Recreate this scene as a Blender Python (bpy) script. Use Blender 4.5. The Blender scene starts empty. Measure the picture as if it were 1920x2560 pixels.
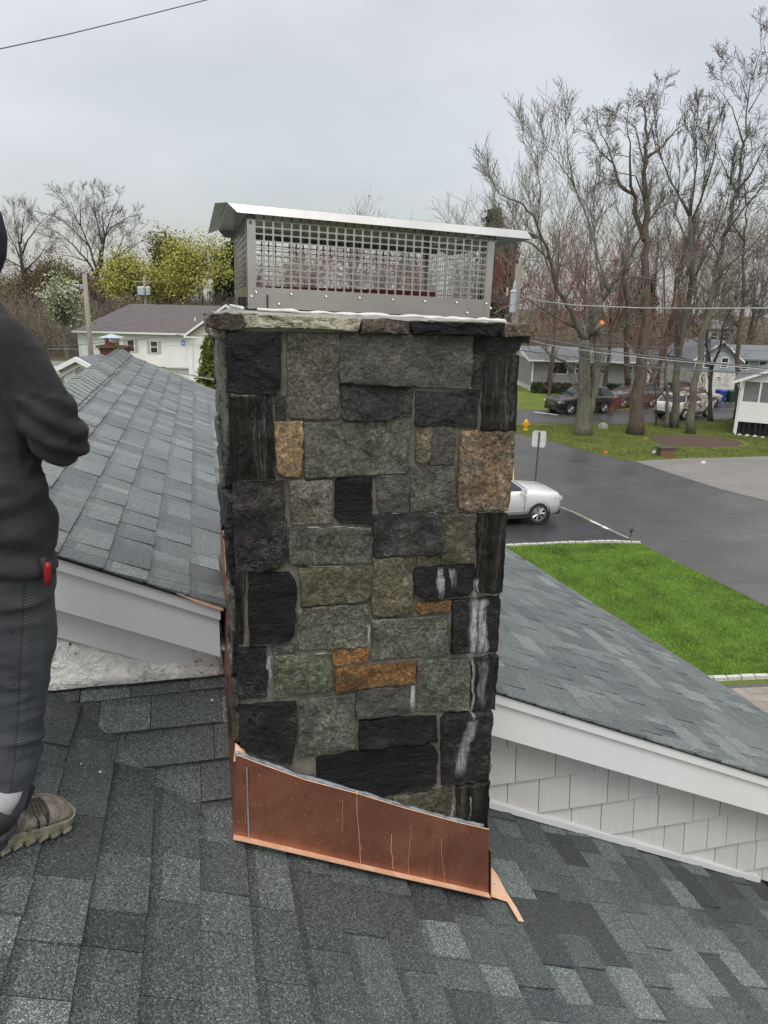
import bpy, bmesh, math, random
import numpy as np
from mathutils import Vector, Matrix, noise

R = random.Random(7)
sc = bpy.context.scene
COL = sc.collection
H = 7.2                      # eye height above the street, metres

# ------------------------------------------------------------------ camera, sky, sun, exposure
F = 1850.0; PITCH = math.radians(15.8); YAW = math.radians(14.2); ROLL = math.radians(1.5)
FW = np.array([math.sin(YAW)*math.cos(PITCH), math.cos(YAW)*math.cos(PITCH), -math.sin(PITCH)])
_r0 = np.array([math.cos(YAW), -math.sin(YAW), 0.0]); _u0 = np.cross(_r0, FW)
RT = _r0*math.cos(ROLL) + _u0*math.sin(ROLL); UP = -_r0*math.sin(ROLL) + _u0*math.cos(ROLL)
FH = np.array([math.sin(YAW), math.cos(YAW), 0.0])       # horizontal view direction
RH = _r0
cam = bpy.data.cameras.new("camera"); camo = bpy.data.objects.new("camera", cam); COL.objects.link(camo)
M = Matrix(((RT[0], UP[0], -FW[0], 0), (RT[1], UP[1], -FW[1], 0), (RT[2], UP[2], -FW[2], H), (0, 0, 0, 1)))
camo.matrix_world = M
cam.sensor_fit = 'VERTICAL'; cam.sensor_height = 36; cam.lens = 36*F/2560
cam.clip_start = .05; cam.clip_end = 3000
sc.camera = camo
sc.view_settings.view_transform = 'Standard'; sc.view_settings.look = 'None'
sc.view_settings.gamma = 1; sc.view_settings.use_curve_mapping = False
sc.view_settings.exposure = 0.40

SUN_EL = math.radians(58); SUN_AZ = math.radians(200)    # soft overcast sun, behind and to the right
w = bpy.data.worlds.new("World"); sc.world = w; w.use_nodes = True
nt = w.node_tree; nt.nodes.clear()
out = nt.nodes.new('ShaderNodeOutputWorld')
sky = nt.nodes.new('ShaderNodeTexSky'); sky.sky_type = 'NISHITA'; sky.sun_disc = False
sky.sun_elevation = SUN_EL; sky.sun_rotation = SUN_AZ; sky.dust_density = 3
bg1 = nt.nodes.new('ShaderNodeBackground'); bg1.inputs['Strength'].default_value = 0.05
bg2 = nt.nodes.new('ShaderNodeBackground'); bg2.inputs['Strength'].default_value = 0.95
tc = nt.nodes.new('ShaderNodeTexCoord'); sep = nt.nodes.new('ShaderNodeSeparateXYZ')
ramp = nt.nodes.new('ShaderNodeValToRGB')
cr = ramp.color_ramp
cr.elements[0].position = 0.0; cr.elements[0].color = (.358, .348, .332, 1)
cr.elements[1].position = 1.0; cr.elements[1].color = (1.38, 1.35, 1.30, 1)
e = cr.elements.new(.12); e.color = (.366, .356, .336, 1)
e = cr.elements.new(.25); e.color = (.418, .404, .380, 1)
e = cr.elements.new(.36); e.color = (.508, .492, .462, 1)
ns = nt.nodes.new('ShaderNodeTexNoise'); ns.inputs['Scale'].default_value = 1.9; ns.inputs['Detail'].default_value = 4
ns.inputs['Roughness'].default_value = .5
mp = nt.nodes.new('ShaderNodeMapping'); mp.inputs['Scale'].default_value = (1, 1, 2.2)
mr = nt.nodes.new('ShaderNodeMapRange'); mr.inputs['From Min'].default_value = .3; mr.inputs['From Max'].default_value = .7
mr.inputs['To Min'].default_value = .80; mr.inputs['To Max'].default_value = 1.18
mul = nt.nodes.new('ShaderNodeVectorMath'); mul.operation = 'SCALE'
add = nt.nodes.new('ShaderNodeAddShader')
L = nt.links.new
L(tc.outputs['Generated'], sep.inputs[0]); L(sep.outputs['Z'], ramp.inputs['Fac'])
L(tc.outputs['Generated'], mp.inputs[0]); L(mp.outputs[0], ns.inputs['Vector']); L(ns.outputs['Fac'], mr.inputs['Value'])
L(ramp.outputs['Color'], mul.inputs[0]); L(mr.outputs[0], mul.inputs['Scale']); L(mul.outputs[0], bg2.inputs['Color'])
L(sky.outputs[0], bg1.inputs['Color']); L(bg1.outputs[0], add.inputs[0]); L(bg2.outputs[0], add.inputs[1]); L(add.outputs[0], out.inputs['Surface'])
sun = bpy.data.lights.new("sun", 'SUN'); sun.energy = 0.8; sun.angle = math.radians(25); sun.color = (1, .97, .93)
suno = bpy.data.objects.new("sun", sun); COL.objects.link(suno)
sd = Vector((math.sin(SUN_AZ)*math.cos(SUN_EL), math.cos(SUN_AZ)*math.cos(SUN_EL), math.sin(SUN_EL)))
suno.rotation_euler = sd.to_track_quat('Z', 'Y').to_euler()

# ------------------------------------------------------------------ survey: photo point -> point on a real plane (z=0 is the street)
def ray(x, y): return FW + RT*((x-960)/F) - UP*((y-1280)/F)
def W(p): return Vector((float(p[0]), float(p[1]), float(p[2])+H))
def onY(x, y, Y): r = ray(x, y); return W(r*(Y/r[1]))
def onZ(x, y, z): r = ray(x, y); return W(r*((z-H)/r[2]))
def G(x, y, z=0.0): return onZ(x, y, z)
def onD(x, y, d): r = ray(x, y); return W(r*(d/float(r@FH)))
def onPl(x, y, p0, n):
    r = ray(x, y); p0 = np.array([p0[0], p0[1], p0[2]-H]); n = np.array(n); return W(r*(float(p0@n)/float(r@n)))
def depth(p): return float(p[0]*FH[0]+p[1]*FH[1])

# ------------------------------------------------------------------ object helpers
def tag(o, label=None, cat=None, group=None, kind=None):
    if label: o['label'] = label
    if cat: o['category'] = cat
    if group: o['group'] = group
    if kind: o['kind'] = kind
    return o
def empty(name, loc=(0, 0, 0), rz=0, label=None, cat=None, group=None, parent=None):
    o = bpy.data.objects.new(name, None); COL.objects.link(o); o.location = loc; o.rotation_euler = (0, 0, rz)
    o.empty_display_size = .2
    if parent: o.parent = parent
    return tag(o, label, cat, group)
def mesh_obj(name, me, mat=None, parent=None, smooth=False):
    if mat is not None:
        for m_ in (mat if isinstance(mat, (list, tuple)) else [mat]): me.materials.append(m_)
    if smooth: me.polygons.foreach_set('use_smooth', [True]*len(me.polygons))
    o = bpy.data.objects.new(name, me); COL.objects.link(o)
    if parent: o.parent = parent
    return o
def wparent(o, parent):
    # parent keeping world coordinates (parents here are only translated / z-rotated)
    o.parent = parent
    o.matrix_parent_inverse = (Matrix.Translation(parent.location) @ parent.rotation_euler.to_matrix().to_4x4()).inverted()
    return o
class MB:
    def __init__(s): s.v = []; s.f = []; s.mi = []; s.m = 0
    def add(s, vs, fs, mi=None):
        n = len(s.v); s.v += [tuple(v) for v in vs]; s.f += [tuple(i+n for i in f) for f in fs]
        s.mi += [s.m if mi is None else mi]*len(fs); return s
    def quad(s, a, b, c, d): return s.add([a, b, c, d], [(0, 1, 2, 3)])
    def hexa(s, lo, hi):      # two loops of n points
        n = len(lo)
        return s.add(list(lo)+list(hi), [tuple(range(n))[::-1], tuple(range(n, 2*n))]+[(i, (i+1) % n, n+(i+1) % n, n+i) for i in range(n)])
    def box(s, c, d, rz=0, M=None):
        x, y, z = [k/2 for k in d]
        vs = [(-x, -y, -z), (x, -y, -z), (x, y, -z), (-x, y, -z), (-x, -y, z), (x, -y, z), (x, y, z), (-x, y, z)]
        cs, sn = math.cos(rz), math.sin(rz)
        vs = [(c[0]+a*cs-b*sn, c[1]+a*sn+b*cs, c[2]+e_) for a, b, e_ in vs]
        if M is not None: vs = [M @ Vector(v) for v in vs]
        return s.add(vs, [(0, 3, 2, 1), (4, 5, 6, 7), (0, 1, 5, 4), (1, 2, 6, 5), (2, 3, 7, 6), (3, 0, 4, 7)])
    def obox(s, o, a, b, c):   # box from corner + three edge vectors
        o, a, b, c = map(Vector, (o, a, b, c))
        return s.hexa([o, o+a, o+a+b, o+b], [o+c, o+a+c, o+a+b+c, o+b+c])
    def tube(s, pts, rs, n=8, caps=True):
        pts = [Vector(p) for p in pts]
        if not isinstance(rs, (list, tuple)): rs = [rs]*len(pts)
        base = len(s.v); d0 = (pts[1]-pts[0]).normalized()
        ref = Vector((0, 0, 1)) if abs(d0.z) < .9 else Vector((1, 0, 0))
        for i, p in enumerate(pts):
            d = (pts[min(i+1, len(pts)-1)]-pts[max(i-1, 0)]).normalized()
            a = d.cross(ref)
            if a.length < 1e-4: a = d.cross(Vector((0, 1, 0)))
            a.normalize(); b = d.cross(a)
            for k in range(n):
                t = 2*math.pi*k/n; s.v.append(tuple(p+(a*math.cos(t)+b*math.sin(t))*rs[i]))
        for i in range(len(pts)-1):
            for k in range(n):
                s.f.append((base+i*n+k, base+i*n+(k+1) % n, base+(i+1)*n+(k+1) % n, base+(i+1)*n+k)); s.mi.append(s.m)
        if caps:
            s.f.append(tuple(base+k for k in range(n))[::-1]); s.mi.append(s.m)
            s.f.append(tuple(base+(len(pts)-1)*n+k for k in range(n))); s.mi.append(s.m)
        return s
    def lathe(s, c, prof, n=16, axis='Z'):
        base = len(s.v)
        for r, h in prof:
            for k in range(n):
                t = 2*math.pi*k/n; x, y = r*math.cos(t), r*math.sin(t)
                p = (x, y, h) if axis == 'Z' else ((x, h, y) if axis == 'Y' else (h, x, y))
                s.v.append((c[0]+p[0], c[1]+p[1], c[2]+p[2]))
        for i in range(len(prof)-1):
            for k in range(n):
                s.f.append((base+i*n+k, base+i*n+(k+1) % n, base+(i+1)*n+(k+1) % n, base+(i+1)*n+k)); s.mi.append(s.m)
        return s
    def build(s, name, mat=None, parent=None, smooth=False, fix=True):
        me = bpy.data.meshes.new(name); me.from_pydata(s.v, [], s.f)
        if fix:
            bm = bmesh.new(); bm.from_mesh(me); bmesh.ops.recalc_face_normals(bm, faces=bm.faces); bm.to_mesh(me); bm.free()
        if any(s.mi) and len(me.polygons) == len(s.mi): me.polygons.foreach_set('material_index', s.mi)
        o = mesh_obj(name, me, mat, None, smooth)
        if parent is not None: wparent(o, parent)
        return o
def np_mesh(name, verts, faces):
    verts = np.asarray(verts, np.float32); faces = np.asarray(faces, np.int32)
    me = bpy.data.meshes.new(name); k = faces.shape[1]
    me.vertices.add(len(verts)); me.vertices.foreach_set('co', verts.ravel())
    me.loops.add(faces.size); me.loops.foreach_set('vertex_index', faces.ravel())
    me.polygons.add(len(faces)); me.polygons.foreach_set('loop_start', np.arange(0, faces.size, k, dtype=np.int32))
    me.update(calc_edges=True); me.validate(); return me

# ------------------------------------------------------------------ materials
def newmat(name):
    m = bpy.data.materials.new(name); m.use_nodes = True; n = m.node_tree
    b = n.nodes['Principled BSDF']; return m, n, b
def N(n, t, **kw):
    nd = n.nodes.new(t)
    for k, v in kw.items():
        if k in nd.inputs: nd.inputs[k].default_value = v
        else: setattr(nd, k, v)
    return nd
def c4(c): return (c[0], c[1], c[2], 1)
def mixc(n, f, a, b, blend='MIX'):
    m = n.nodes.new('ShaderNodeMix'); m.data_type = 'RGBA'; m.blend_type = blend
    for sock, v in ((m.inputs['Factor'], f), (m.inputs['A'], a), (m.inputs['B'], b)):
        if hasattr(v, 'is_output'): n.links.new(v, sock)
        elif isinstance(v, (int, float)): sock.default_value = v
        else: sock.default_value = c4(v)
    for s_ in m.outputs:
        if s_.type == 'RGBA': return s_
def mixin(m):  # fetch colour sockets by identifier (Blender's Mix node repeats names)
    return m
def _mix(n, f, a, b, blend='MIX'):
    m = n.nodes.new('ShaderNodeMix'); m.data_type = 'RGBA'; m.blend_type = blend
    ins = {s_.identifier: s_ for s_ in m.inputs}; outs = {s_.identifier: s_ for s_ in m.outputs}
    for sock, v in ((ins['Factor_Float'], f), (ins['A_Color'], a), (ins['B_Color'], b)):
        if isinstance(v, bpy.types.NodeSocket): n.links.new(v, sock)
        elif isinstance(v, (int, float)): sock.default_value = v
        else: sock.default_value = c4(v)
    return outs['Result_Color']
def coords(n, scale=(1, 1, 1), rot=(0, 0, 0), kind='Object', loc=(0, 0, 0)):
    t = n.nodes.new('ShaderNodeTexCoord'); m = n.nodes.new('ShaderNodeMapping')
    m.inputs['Scale'].default_value = scale; m.inputs['Rotation'].default_value = rot; m.inputs['Location'].default_value = loc
    n.links.new(t.outputs[kind], m.inputs[0]); return m.outputs[0]
def noise_(n, vec, scale, detail=3, rough=.5, dist=0):
    t = N(n, 'ShaderNodeTexNoise'); t.inputs['Scale'].default_value = scale; t.inputs['Detail'].default_value = detail
    t.inputs['Roughness'].default_value = rough; t.inputs['Distortion'].default_value = dist
    n.links.new(vec, t.inputs['Vector']); return t.outputs['Fac']
def mrange(n, v, a, b, c=0, d=1, interp='LINEAR'):
    t = N(n, 'ShaderNodeMapRange'); t.interpolation_type = interp
    t.inputs['From Min'].default_value = a; t.inputs['From Max'].default_value = b
    t.inputs['To Min'].default_value = c; t.inputs['To Max'].default_value = d
    n.links.new(v, t.inputs['Value']); return t.outputs['Result']
def math_(n, op, a, b=None, c=None):
    t = N(n, 'ShaderNodeMath'); t.operation = op
    for i, v in enumerate((a, b, c)):
        if v is None: continue
        if isinstance(v, bpy.types.NodeSocket): n.links.new(v, t.inputs[i])
        else: t.inputs[i].default_value = v
    return t.outputs[0]
def ramp_(n, v, stops):
    t = N(n, 'ShaderNodeValToRGB'); r_ = t.color_ramp
    r_.elements[0].position = stops[0][0]; r_.elements[0].color = c4(stops[0][1])
    r_.elements[1].position = stops[-1][0]; r_.elements[1].color = c4(stops[-1][1])
    for p, c in stops[1:-1]: e_ = r_.elements.new(p); e_.color = c4(c)
    n.links.new(v, t.inputs[0]); return t.outputs[0]
def bump(n, b, h, strength=.4, dist=.01, prev=None):
    t = N(n, 'ShaderNodeBump'); t.inputs['Strength'].default_value = strength; t.inputs['Distance'].default_value = dist
    n.links.new(h, t.inputs['Height'])
    if prev is not None: n.links.new(prev, t.inputs['Normal'])
    n.links.new(t.outputs[0], b.inputs['Normal']); return t.outputs[0]
def simple(name, col, rough=.6, metal=0, var=.12, scale=6, bscale=None, bstr=.2, bdist=.005, spec=.5, stretch=(1, 1, 1)):
    m, n, b = newmat(name); v = coords(n, stretch)
    f = noise_(n, v, scale, 4, .6)
    a = tuple(max(0, c*(1-var*2)) for c in col); d = tuple(min(1, c*(1+var*1.6)) for c in col)
    n.links.new(ramp_(n, f, [(.25, a), (.5, col), (.75, d)]), b.inputs['Base Color'])
    b.inputs['Roughness'].default_value = rough; b.inputs['Metallic'].default_value = metal
    b.inputs['Specular IOR Level'].default_value = spec
    if bscale: bump(n, b, noise_(n, v, bscale, 4, .6), bstr, bdist)
    return m
MAT = {}
MAT['white_paint'] = simple('white_paint', (.74, .75, .755), .45, var=.03, scale=3, bscale=40, bstr=.05, bdist=.002)
MAT['trim_gray'] = simple('soft_white_trim', (.64, .655, .66), .45, var=.03, scale=3, bscale=60, bstr=.06, bdist=.002)
MAT['dark_metal'] = simple('dark_metal', (.04, .04, .042), .4, .6)
MAT['galv'] = simple('galvanised', (.42, .46, .50), .5, .3, scale=10)
MAT['rubber'] = simple('rubber', (.018, .018, .018), .75)
MAT['black_plastic'] = simple('black_plastic', (.02, .02, .022), .45)
MAT['glass'] = simple('window_glass', (.03, .036, .04), .06, 0, var=.2, scale=.8, spec=.8)
MAT['chrome'] = simple('chrome', (.7, .7, .71), .18, 1)
MAT['plastic_red'] = simple('red_plastic', (.25, .008, .02), .35)
MAT['wood_pole'] = simple('weathered_pole_wood', (.27, .235, .20), .85, var=.2, scale=5, bscale=14, bstr=.6, bdist=.01, stretch=(6, 6, .5))
MAT['wire'] = simple('wire', (.12, .12, .125), .6)
MAT['wire_light'] = simple('aluminium_wire', (.38, .38, .37), .5)

# ------------------------------------------------------------------ the stone chimney
YF = 1.976            # mortar face of the chimney front
def efflo(n, vec):
    # lime runs: drip-shaped stains that stay on the wall (x centre, top z, bottom z, half width), wall coordinates
    sepn = n.nodes.new('ShaderNodeSeparateXYZ'); n.links.new(vec, sepn.inputs[0])
    wob = noise_(n, vec, 14, 3); acc = None
    mp = n.nodes.new('ShaderNodeMapping'); mp.inputs['Scale'].default_value = (95, 1, 13); n.links.new(vec, mp.inputs[0])
    st = noise_(n, mp.outputs[0], 1, 5, .68)
    for (px_, pe, yt, yb, hw, am) in ((1188, 1186, 1446, 1500, .009, 1), (1183, 1179, 1495, 1645, .014, 1), (1200, 1206, 1497, 1642, .020, .9), (1192, 1188, 1500, 1642, .036, .55), (1097, 1099, 1418, 1498, .013, .8), (1126, 1130, 1418, 1462, .011, .8),
                              (1031, 1029, 1712, 1776, .010, .8), (1180, 1180, 1640, 1790, .006, .9), (1203, 1205, 1650, 1772, .020, .35), (1174, 1140, 1792, 1935, .026, .55), (918, 918, 1560, 1625, .007, .8), (1131, 1131, 2012, 2055, .005, .9), (1170, 1170, 1985, 2070, .003, .8), (673, 671, 1640, 1735, .005, .6)):
        a = onY(px_, yt, YF); c = onY(pe, yb, YF); mid = (a.x+c.x)/2
        xs = math_(n, 'ADD', sepn.outputs[0], mrange(n, wob, .3, .7, -.008, .008))
        # lean of the run follows the photographed line
        lean = (c.x-a.x)/(c.z-a.z)
        xl = math_(n, 'SUBTRACT', xs, math_(n, 'MULTIPLY_ADD', sepn.outputs[2], lean, a.x-lean*a.z))
        dx = math_(n, 'DIVIDE', math_(n, 'ABSOLUTE', xl), hw)
        mx = mrange(n, dx, .45, 1.0, 1, 0, 'SMOOTHSTEP')
        mz = math_(n, 'MULTIPLY', mrange(n, sepn.outputs[2], c.z-.015, c.z+.05, 0, 1, 'SMOOTHSTEP'), mrange(n, sepn.outputs[2], a.z-.008, a.z+.006, 1, 0, 'SMOOTHSTEP'))
        v = math_(n, 'MULTIPLY', math_(n, 'MULTIPLY', mx, mz), am)
        acc = v if acc is None else math_(n, 'MAXIMUM', acc, v)
    return math_(n, 'MULTIPLY', acc, mrange(n, st,  .34, .56, .06, 1.0))
def stone_mat(name, cols, stretch=(1, 1, 1), rot=0, scale=9, vein=.5, veincol=(.42, .41, .38), bstr=.8, rough=.5, fine=170, stripes=False, spots=0):
    m, n, b = newmat(name)
    t = n.nodes.new('ShaderNodeTexCoord'); oi = n.nodes.new('ShaderNodeObjectInfo')
    sh = n.nodes.new('ShaderNodeVectorMath'); sh.operation = 'MULTIPLY_ADD'
    cx = n.nodes.new('ShaderNodeCombineXYZ')
    for i in range(3): n.links.new(oi.outputs['Random'], cx.inputs[i])
    n.links.new(cx.outputs[0], sh.inputs[0]); sh.inputs[1].default_value = (17, 0, 9); n.links.new(t.outputs['Object'], sh.inputs[2])
    mp = n.nodes.new('ShaderNodeMapping'); mp.inputs['Scale'].default_value = stretch; mp.inputs['Rotation'].default_value = (0, rot, 0)
    n.links.new(sh.outputs[0], mp.inputs[0]); v = mp.outputs[0]
    big = noise_(n, v, scale, 5, .62, .6)
    k = len(cols); col = ramp_(n, big, [(.28+.44*i/(k-1), c) for i, c in enumerate(cols)])
    gr = noise_(n, v, fine, 3, .7)
    col = _mix(n, 1.0, col, ramp_(n, gr, [(.32, (.45, .45, .45)), (.48, (.88, .88, .88)), (.58, (1.15, 1.15, 1.15)), (.70, (1.9, 1.9, 1.85))]), 'MULTIPLY')
    rd = noise_(n, v, scale*4.5, 8, .78, 1.0); col = _mix(n, 1.0, col, ramp_(n, rd, [(.34, (.45, .45, .46)), (.5, (1, 1, 1)), (.62, (1.6, 1.6, 1.55))]), 'MULTIPLY'); col = _mix(n, mrange(n, rd, .64, .71, 0, .75), col, (.20, .20, .195))
    # thin pale quartz veins and chipped ridges
    vn = noise_(n, v, scale*2.1, 6, .72, 1.4); ab = math_(n, 'ABSOLUTE', math_(n, 'SUBTRACT', vn, .5))
    vm = math_(n, 'MULTIPLY', mrange(n, ab, 0, .012, 1, 0), mrange(n, noise_(n, v, scale*1.2, 2), .48, .62, 0, vein))
    col = _mix(n, vm, col, veincol)
    if spots:
        sp = noise_(n, v, 60, 4, .75); col = _mix(n, math_(n, 'MULTIPLY', mrange(n, sp, .62, .7, 0, 1), spots), col, (.62, .56, .46))
        dk = noise_(n, v, 34, 4, .75, .5); col = _mix(n, mrange(n, dk, .58, .64, 0, .85), col, (.035, .027, .02))
    ck = math_(n, 'ABSOLUTE', math_(n, 'SUBTRACT', noise_(n, v, scale*.8, 6, .6, .9), .5)); col = _mix(n, math_(n, 'MULTIPLY', mrange(n, ck, 0, .006, .8, 0), mrange(n, noise_(n, v, scale*.6, 2), .5, .58)), col, (.01, .01, .01))
    col = _mix(n, 1.0, col, ramp_(n, oi.outputs['Random'], [(0, (.78, .80, .80)), (.5, (1.05, 1.03, 1.0)), (1, (1.38, 1.35, 1.28))]), 'MULTIPLY')
    ef = efflo(n, t.outputs['Object']); col = _mix(n, ef, col, (.60, .63, .68))
    n.links.new(col, b.inputs['Base Color'])
    rr = noise_(n, v, 25, 3); n.links.new(mrange(n, rr, .3, .7, rough-.2, rough+.14), b.inputs['Roughness'])
    b.inputs['Specular IOR Level'].default_value = .42
    b1 = N(n, 'ShaderNodeBump'); b1.inputs['Strength'].default_value = bstr; b1.inputs['Distance'].default_value = .028
    rg = noise_(n, v, scale*3.2, 8, .68, .5); n.links.new(rg, b1.inputs['Height'])
    b2 = N(n, 'ShaderNodeBump'); b2.inputs['Strength'].default_value = bstr*.8; b2.inputs['Distance'].default_value = .006
    n.links.new(gr, b2.inputs['Height']); n.links.new(b1.outputs[0], b2.inputs['Normal']); n.links.new(b2.outputs[0], b.inputs['Normal'])
    return m
BK = [(.0035, .0042, .0055), (.0065, .0075, .009), (.012, .0135, .015), (.034, .036, .037)]
SM = {
 'black': stone_mat('black_schist', BK, (1, 1, 1.7), .35, bstr=1.0, rough=.42, vein=.35),
 'flow': stone_mat('black_layered_schist', BK, (.35, 1, 2.6), -.05, 12, vein=.3, bstr=1.1, rough=.4),
 'stripe': stone_mat('black_ribbed_schist', [(.005, .006, .006), (.010, .011, .011), (.022, .021, .019), (.09, .082, .068)], (2.9, 1, .16), 0, 10, vein=.7, bstr=1.1, rough=.42),
 'purple': stone_mat('dark_mica_stone', [(.008, .007, .009), (.013, .011, .013), (.025, .022, .023), (.075, .068, .06)], bstr=.9, rough=.45, vein=.5, fine=90),
 'dark': stone_mat('charcoal_granite', [(.010, .012, .014), (.019, .022, .024), (.038, .041, .041), (.10, .10, .095)], bstr=1.0, rough=.45, vein=.4, fine=80),
 'slate': stone_mat('slate_gray_stone', [(.042, .041, .039), (.062, .060, .056), (.085, .082, .074), (.12, .112, .095)], (1, 1, 1.3), .6, bstr=.7, vein=.3),
 'gray': stone_mat('warm_gray_stone', [(.070, .066, .055), (.095, .090, .074), (.122, .116, .096), (.17, .162, .135)], (1.2, 1, 1.2), .3, bstr=.75, vein=.4, fine=110),
 'green': stone_mat('green_gray_stone', [(.062, .065, .051), (.090, .094, .074), (.122, .126, .100), (.20, .20, .168)], bstr=.8, vein=.6, fine=100),
 'lime': stone_mat('pale_green_stone', [(.075, .09, .055), (.115, .13, .085), (.17, .185, .13), (.27, .28, .22)], bstr=.7, vein=.4, fine=85),
 'olive': stone_mat('olive_stone', [(.055, .051, .033), (.085, .078, .050), (.115, .105, .070), (.16, .15, .115)], bstr=.75, vein=.4, fine=100),
 'tan': stone_mat('tan_sandstone', [(.14, .095, .05), (.18, .125, .068), (.22, .155, .09), (.28, .215, .14)], bstr=.5, vein=.1, fine=120),
 'rust': stone_mat('rusty_orange_stone', [(.075, .045, .022), (.14, .075, .028), (.22, .11, .038), (.11, .08, .05)], scale=14, bstr=.6, vein=.1, fine=110),
 'blotch': stone_mat('blotched_rusty_stone', [(.13, .11, .085), (.21, .165, .12), (.28, .185, .115), (.31, .265, .21)], scale=10, bstr=1.2, vein=.2, fine=70, spots=.7),
 'pale': stone_mat('pale_cap_stone', [(.20, .20, .155), (.27, .27, .215), (.34, .33, .27), (.40, .36, .29)], (1, 1, 2), .2, bstr=.5, vein=.2, fine=120),
 'brown': stone_mat('rough_brown_stone', [(.035, .028, .024), (.075, .06, .05), (.13, .105, .085), (.2, .17, .14)], bstr=1.3, vein=.3, fine=80),
}
def mortar_mat():
    m, n, b = newmat('mortar'); t = n.nodes.new('ShaderNodeTexCoord'); v = t.outputs['Object']
    col = ramp_(n, noise_(n, v, 11, 6, .65), [(.28, (.085, .078, .065)), (.5, (.135, .125, .104)), (.72, (.19, .18, .155))])
    wl = mrange(n, math_(n, 'ABSOLUTE', math_(n, 'SUBTRACT', noise_(n, v, 17, 5, .7, 1.2), .5)), 0, .012, .6, 0)
    col = _mix(n, wl, col, (.33, .31, .28)); col = _mix(n, efflo(n, v), col, (.6, .62, .66))
    n.links.new(col, b.inputs['Base Color']); b.inputs['Roughness'].default_value = .8
    bump(n, b, noise_(n, v, 90, 5, .7), .7, .004); return m
MAT['mortar'] = mortar_mat()
MAT['wash'] = simple('crown_mortar', (.33, .325, .295), .7, var=.12, scale=8, bscale=60, bstr=.4, bdist=.004)

chimney = empty('stone_chimney', (.47, 2.36, H-1.8), label='square chimney of dark and olive rubble stone with copper at its foot', cat='chimney')
CX0, CX1, CY0, CY1 = .080, .872, YF, 2.725
b = MB(); b.box(((CX0+CX1)/2, (CY0+CY1)/2, H-1.21), (CX1-CX0, CY1-CY0, 2.26)); b.build('mortar_core', MAT['mortar'], chimney)

def stone_mesh(pts, origin, au, av, an, h=.022, seed=0, rough=.006, step=True, name='stone', mat=None, back=.006, rings=7, jit=.0022, parent=None):
    """pts: 2-D outline in (u,v); rises from the wall by h along an; a broken face built from shrinking rings"""
    rr = random.Random(seed); P = []
    n = len(pts)
    for i in range(n):
        a = Vector(pts[i]); c = Vector(pts[(i+1) % n]); k = max(1, int((c-a).length/.017))
        for j in range(k):
            q = a.lerp(c, j/k); s_ = noise.noise(Vector((q.x*45+seed*3.1, q.y*45, seed))) * jit*1.8
            d = (c-a).normalized(); q = q+Vector((-d.y, d.x))*s_+Vector((rr.uniform(-jit, jit), rr.uniform(-jit, jit)))*.5
            P.append(q)
    m = len(P); cen = sum(P, Vector((0, 0)))/m
    # round sharp corners a little
    P2 = P
    tx, ty = rr.uniform(-.05, .05), rr.uniform(-.05, .05)
    def hh(q):
        b0 = noise.fractal(Vector((q.x*9+seed, q.y*11, seed*.7)), 1.0, 2.1, 4)*rough*1.9
        if step:
            s1 = noise.noise(Vector((q.x*7+q.y*5+seed*2, q.y*8, 3.3)))
            b0 += (math.floor(s1*3.5)/3.5)*rough*1.8
        b0 += noise.noise(Vector((q.x*60, q.y*60, seed)))*rough*.35
        return max(b0+(q.x-cen.x)*tx+(q.y-cen.y)*ty, -h*.45)
    V, Fc = [], []
    def put(q, z): V.append(Vector(origin)+Vector(au)*q.x+Vector(av)*q.y+Vector(an)*z)
    prof = [(0, -back), (0, h*.62), (.0010, h*.95)] + [(.0035, h)] + [(-(1-.10-(i/(rings-1))*.90), h) for i in range(rings-1)]
    mind = min((p-cen).length for p in P2)
    for ri, (s_, z) in enumerate(prof):
        for q in P2:
            dq = q-cen; ln = dq.length
            s2 = 1-s_/ln if s_ >= 0 else -s_
            qq = cen+dq*s2; put(qq, z+(hh(qq)*(1 if ri > 2 else (.8 if ri == 2 else (.55 if ri == 1 else 0)))))
    for r_ in range(len(prof)-1):
        for i in range(m):
            a = r_*m+i; c = r_*m+(i+1) % m; Fc.append((a, c, c+m, a+m))
    base = (len(prof)-1)*m; V.append(Vector(origin)+Vector(au)*cen.x+Vector(av)*cen.y+Vector(an)*(h+hh(cen))); ci = len(V)-1
    for i in range(m): Fc.append((base+i, base+(i+1) % m, ci))
    o = MB().add(V, Fc).build(name, mat, parent or chimney, smooth=True)
    return o
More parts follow.
